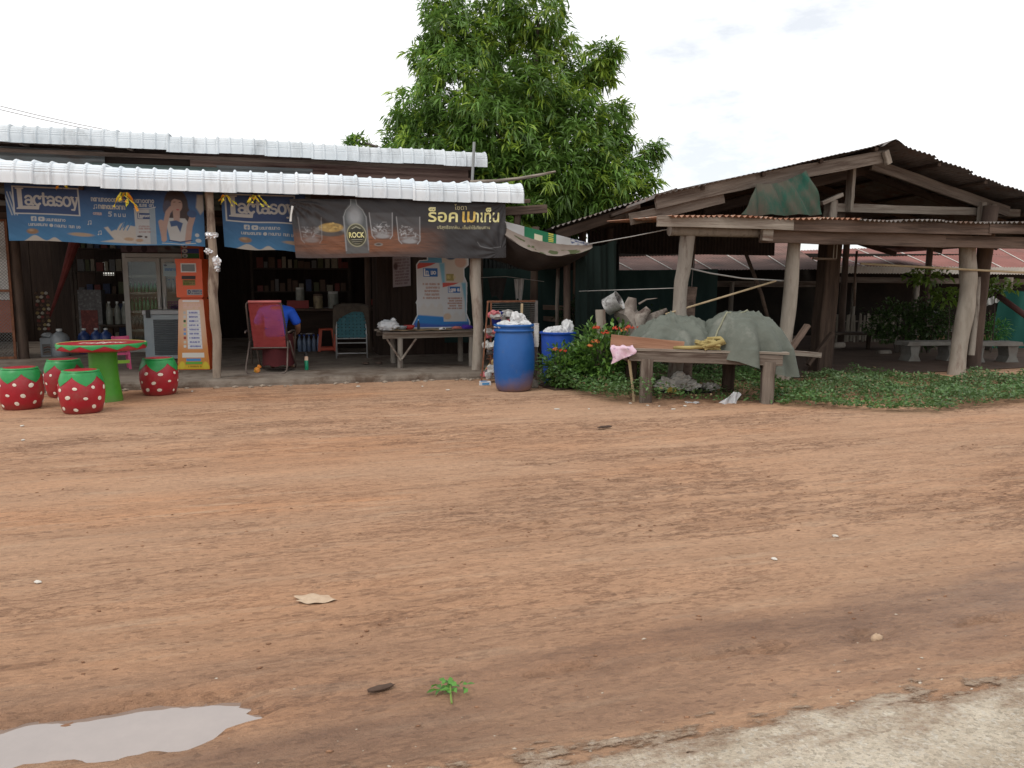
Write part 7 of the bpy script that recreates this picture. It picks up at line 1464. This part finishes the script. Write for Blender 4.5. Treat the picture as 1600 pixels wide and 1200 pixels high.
def heap(label, px, pt, Yc, rx, ry, pw, z0, seed, skirt, strap=None):
    c_ = P(px, pt, Yc); t_ = thing('tarp_heap', label, 'tarp', Matrix.Translation((c_.x, c_.y, 0)) @ Matrix.Rotation(tf.yaw, 4, 'Z')); H_ = c_.z - z0; n_, m_ = 140, 56
    def nn(x, y, s0): return mnoise.noise(Vector((x + seed, y - seed, s0)))
    def surf(a, r_):
        dx, dy = math.cos(a), math.sin(a); q = min(1, r_ / .70); X_, Y_ = dx * q, dy * q
        lump = nn(X_ * .9, Y_ * .9, 0); low = max(0, (q - .45) / .55)
        fold = math.sin(a * 7 + 4 * nn(dx * 1.2, dy * 1.2, 4)) + .6 * math.sin(a * 13 + seed + 3 * nn(dx, dy, 7))
        w1 = nn(X_ * 1.7 + .5 * Y_, Y_ * 1.1, 2); w2 = nn(X_ * 3.1 - .8 * Y_, Y_ * 2.3 + X_, 9)
        w3 = nn(X_ * 4.3 + 1.2 * Y_, Y_ * 3.1 - X_, 14); crease = max(0, 1 - abs(w1) * 7) * .040 + max(0, 1 - abs(w2) * 7) * .026 + max(0, 1 - abs(w3) * 6) * .016
        z = z0 + H_ * (1 - q ** pw) * (.96 + .22 * lump) + crease * (1 - q ** 8) + .05 * fold * low ** 1.5 * (1 - q)
        rad = q * (1 + .10 * lump + .085 * fold * low ** 1.5)
        if r_ > .70: e = (r_ - .70) / .30; z = z0 - skirt(a) * e + .012 * fold * (1 - e); rad = rad * (1 + .07 * e * (1 + fold * .6))
        return Vector((rx * rad * dx, ry * rad * dy, max(z, .05)))
    vs = [surf(2 * math.pi * k / n_, j / m_) for j in range(m_ + 1) for k in range(n_)]
    fs = []
    for j in range(m_):
        for k in range(n_): a_ = j * n_ + k; b_ = j * n_ + (k + 1) % n_; fs.append((a_, b_, b_ + n_, a_ + n_))
    MB().add(vs, fs).build('tarp', TARP, t_, smooth=True)
    if strap is not None:
        pts = [surf(strap, r_ / 20 * .9) + Vector((0, -.004, .006)) for r_ in range(20, 0, -1)] + [surf(strap + 2.9, r_ / 20 * .6) + Vector((0, 0, .006)) for r_ in range(1, 20)]
        MB().tube(pts, .011, 6).build('seam', mat('tarp_seam', (.19, .19, .13), (.25, .245, .17), 6, .8), t_, smooth=True)
    return t_, H_
h1, _ = heap('smaller grey green tarp heap on the left of the plank table', 1056, 494, 9.98, .58, .46, 2.2, .66, 2.3, lambda a: .03)
h2, _ = heap('larger grey green tarp heap hanging over the right table end', 1156, 489, 9.85, .57, .52, 3.4, .65, 8.6, lambda a: .30 * max(0, math.cos(a + .25)) ** 1.5 + .03 + .11 * max(0, math.sin(-a)) ** 2, 4.0)
t = thing('loose_plank', 'reddish plank lying slanted across the left of the plank table', 'plank', tf.M); beam('plank', (-.42, .02, .735), (.44, -.0, .66), .025, .15, mat('reddish_wood', (.23, .115, .07), (.33, .18, .115), 3, .88, .4, 9, stretch=(.4, 5, 5)), t, jit=.02)
t = thing('pink_cloth', 'pink patterned cloth hanging over the left corner of the table', 'cloth', tf.M @ Matrix.Translation((-.30, .0, .66)))
MB().grid(lambda a, b_: ((-.12 + .28 * a + .02 * math.sin(b_ * 9)) if b_ < .5 else (-.12 + .26 * a), -.055 - .025 * math.sin(a * 9 + b_ * 3) - .05 * (b_ < .5) + .22 * max(0, b_ - .5), (.02 + .012 * math.sin(a * 14)) if b_ > .5 else .02 - (.5 - b_) * (.42 - .25 * a)), 22, 18).build('cloth', mat('pink_print_cloth', (.58, .36, .45), (.66, .52, .58), 14, .8, stain=(.12, .09, .18), stscale=16, stlo=.56, sthi=.62), t, smooth=True)
YEL = mat('mustard_cloth', (.24, .18, .065), (.34, .27, .11), 5, .85, .3, 12); t = thing('mustard_cloth', 'bunched mustard yellow cloth between the two tarp heaps', 'cloth', tf.M @ Matrix.Translation((.62, .03, .645)))
MB().blob((.12, 0, .045), (.15, .09, .065), .8, 2.4, 4, 3).build('bunch', YEL, t, smooth=True); MB().tube([(-.30, -.03, .015), (-.12, -.08, .02), (.02, -.07, .03), (.14, -.08, .06), (.27, -.04, .09), (.26, .05, .12), (.10, .03, .12)], [.02, .022, .025, .028, .03, .025, .02], 8, rough=.4).build('twisted_end', YEL, t, smooth=True)
t = thing('litter_heap', 'heap of dirty white plastic sacks under the plank table', 'rubbish', Matrix.Translation(gp(1062, 615))); SACK = mat('dirty_white_sack', (.58, .55, .50), (.74, .72, .68), 6, .7, .3, 14, stain=(.24, .19, .13), stscale=5, stlo=.52, sthi=.66)
for k, (dx, dy, z, r_) in enumerate(((-.12, .05, .10, (.17, .12, .09)), (.03, .1, .16, (.14, .1, .10)), (.12, .02, .10, (.12, .1, .07)))): MB().blob((dx, dy, z), r_, .6, 1.7, 4, k * 3 + 1).build('sack', SACK, t, autosmooth=35)
MB().blob((-.10, -.06, .05), (.09, .06, .04), .6, 3, 3, 8).build('yellow_wrapper', mat('yellow_wrapper', (.50, .36, .06), (.58, .45, .2), 8, .5), t); MB().blob((.03, .1, .02), (.36, .16, .05), .4, 2, 3, 5).build('dark_rubbish', PANT, t)
t = thing('litter_sack', 'small white sack beside the rubbish heap under the table', 'rubbish', Matrix.Translation(gp(1110, 613))); MB().blob((0, .05, .06), (.12, .08, .06), .6, 1.7, 4, 17).build('sack', SACK, t, autosmooth=35)
CLP = mat('clear_plastic_film', (.55, .56, .58), (.65, .66, .68), 5, .25, spec=.5, alpha=.55); t = thing('plastic_film', 'clear plastic bag folded to a point before the table', 'bag', Matrix.Translation(gp(1138, 632)))
MB().grid(lambda a, b_: (-.13 + .22 * a * (1 - .5 * b_) + .18 * b_, .05 * b_ + .02 * math.sin(a * 12 + b_ * 5), .005 + .15 * b_ * (1 - .3 * abs(2 * a - 1)) + .012 * math.sin(a * 9)), 14, 10).build('film', CLP, t, smooth=True)
t = thing('plastic_film', 'flat scrap of clear plastic lying before the table', 'litter', Matrix.Translation(gp(1082, 631))); MB().grid(lambda a, b_: (-.08 + .16 * a, -.06 + .12 * b_, .012 + .012 * math.sin(a * 9 + b_ * 7)), 10, 8).build('film', CLP, t, smooth=True)
# driftwood stump, pot, offcut, sawn post
t = thing('driftwood_stump', 'grey twisted driftwood stump behind the plank table', 'stump', Matrix.Translation(Vector((P(1000, 520, 11.3).x, 11.3, 0)))); c = Vector((P(1000, 520, 11.3).x, 11.3, 0)); DW = mat('grey_driftwood', (.20, .165, .14), (.36, .32, .28), 5, .9, .7, 14, stain=(.09, .065, .055), stscale=4)
q = lambda px, py, dy=0: P(px, py, 11.3 + dy) - c
MB().tube([q(1000, 575), q(1000, 530), q(990, 505), q(978, 488), q(962, 484)], [.24, .20, .17, .13, .08], 14, rough=.6).build('trunk', DW, t, autosmooth=50); MB().tube([q(985, 500), q(985, 480), q(988, 465)], [.10, .085, .055], 12, rough=.5).build('branch', DW, t, autosmooth=50)
MB().tube([q(995, 520, -.05), q(1000, 497, -.1), q(1014, 483, -.1)], [.13, .09, .045], 12, rough=.5).build('branch', DW, t, autosmooth=50); MB().tube([q(1005, 505), q(1022, 494), q(1042, 484)], [.07, .05, .025], 10, rough=.5).build('branch', DW, t, autosmooth=50); MB().tube([q(998, 475), q(1010, 468), q(1027, 466)], [.015, .01, .005], 6).build('twig', DW, t)
t = thing('metal_pot', 'dented metal pot tipped on its side on the driftwood', 'pot', Matrix.Translation(P(957, 475, 11.2)) @ Matrix.Rotation(R(65), 4, 'Z') @ Matrix.Rotation(R(62), 4, 'X')); MB().lathe([(.11, -.11), (.125, -.10), (.13, .10), (.14, .115), (.13, .118), (.12, .10), (.115, -.09), (.01, -.095)], 28, capt=False).build('pot', mat('dull_aluminium', (.30, .30, .29), (.50, .50, .49), 6, .6, .3, 12, metal=.25, stain=(.10, .09, .085), stscale=5), t, autosmooth=40)
t = thing('wood_offcut', 'pale split offcut of wood standing left of the driftwood', 'wood', Matrix.Translation(Vector((P(940, 520, 11.1).x, 11.1, 0)))); beam('offcut', (0, 0, .3), (-.02, 0, P(940, 484, 11.1).z), .14, .07, WOODP, t, (0, 1, 0), jit=.08); beam('stake', (0, .06, -.05), (0, .06, .5), .06, .06, WOODD, t)
t = thing('sawn_post', 'short brown sawn post standing behind the tarp heaps', 'post', Matrix.Translation(Vector((P(1077, 500, 10.9).x, 10.9, 0)))); zt = P(1080, 448, 10.9).z; log('post', [(-.02, 0, -.05), (-.02, 0, .6), (.02, 0, zt)], [.085, .08, .075], WOODB, t); MB().tube([(.02, 0, zt - .01), (.03, 0, zt + .25), (.05, 0, zt + .42)], .006, 5).build('wire', DKSTEEL, t)

# ================================================================== SMALL LITTER IN THE YARD
def gnd(px, py): g_ = gp(px, py); g_.z = gz(g_.x, g_.y); return g_
t = thing('green_sprig', 'fresh green leafy sprig lying near the wet track', 'sprig', Matrix.Translation(gnd(703, 1085))); rs = np.random.RandomState(3); n_ = 46
B = np.stack([rs.normal(0, .028, n_), rs.normal(.02, .022, n_), rs.uniform(.008, .03, n_)], 1); D = rand_unit(n_, rs); D[:, 2] = np.abs(D[:, 2]) * .25; me = leaf_mesh('leaves', B, D, rs.uniform(.02, .045, n_), rs.uniform(.012, .022, n_), np.array([.10, .26, .04]) * rs.uniform(.6, 1.4, (n_, 1)), .1); stuff(mesh_obj('leaves', me, LEAF, t)); MB().tube([(0, .03, .02), (.005, -.03, .015), (.012, -.075, .012)], .0035, 5).build('stem', mat('sprig_stem', (.16, .24, .05), None, 4, .6), t)
t = thing('flattened_paper', 'flattened pale paper scrap trodden into the soil', 'litter', Matrix.Translation(gnd(492, 938))); MB().grid(lambda a, b_: (-.08 + .16 * a + .02 * math.sin(b_ * 5), (-.055 + .11 * b_) * (.5 + .5 * math.sin(a * 3.1)), .008 + .003 * math.sin(a * 13 + b_ * 8)), 14, 8).build('scrap', mat('dirty_paper', (.40, .28, .19), (.50, .38, .27), 14, .8), t, smooth=True)
for k, (px, py, s_, lb) in enumerate(((1370, 996, .022, 'rounded pebble on the wet soil near the road'), (105, 1118, .03, 'dark clod at the far rim of the puddle'), (595, 1077, .02, 'dark flat stick lying on the wet track'), (945, 670, .035, 'dark leaf scrap lying before the plank table'))):
    t = thing('pebble' if k in (0,) else ('soil_clod' if k == 1 else 'scrap'), lb, 'pebble' if k == 0 else ('clod' if k == 1 else 'litter'), Matrix.Translation(gnd(px, py)) @ Matrix.Rotation(.5, 4, 'Z')); MB().blob((0, 0, s_ * .5), (s_ * (1.2 if k in (0, 1) else 2.4), s_ * .8, s_ * (.8 if k == 0 else .35)), .3, 1.8, 3, k).build('lump', [mat('tan_pebble', (.36, .24, .15), (.44, .31, .21), 9, .9), SOILC, mat('dark_damp_wood', (.05, .03, .022), (.08, .05, .035), 9, .9), MAT['dark_damp_wood'] if 'dark_damp_wood' in MAT else SOILC][k], t, smooth=True)
rs = random.Random(12); LIT = mat('pale_litter', (.50, .46, .40), (.62, .58, .52), 9, .8)
spots = [(1012, 634), (1052, 640), (1030, 636), (985, 631), (1070, 636), (300, 612), (36, 690), (60, 912), (1305, 838), (1210, 875), (35, 668), (560, 604), (660, 604), (700, 610), (870, 640), (920, 640)]
where = ['near the left table leg', 'before the middle of the plank table', 'just before the plank table', 'left of the plank table', 'before the sacks under the table', 'beside the lone strawberry stool', 'at the left edge below the stools', 'at the left edge in the middle of the yard', 'in the open yard at right', 'in the open yard right of the middle', 'below the leftmost stool', 'before the spray can', 'before the bench', 'left of the flattened carton', 'before the brown rock', 'before the flowering bush']
for k, (px, py) in enumerate(spots):
    s_ = rs.uniform(.011, .022); t = tag(MB().blob((0, 0, .006), (s_ * 1.6, s_, .007), .5, 2, 2, k).build('litter_scrap', LIT, None, Matrix.Translation(gnd(px, py)) @ Matrix.Rotation(rs.uniform(0, 3), 4, 'Z')), 'small pale litter scrap ' + where[k], 'litter', 'pale litter scraps')
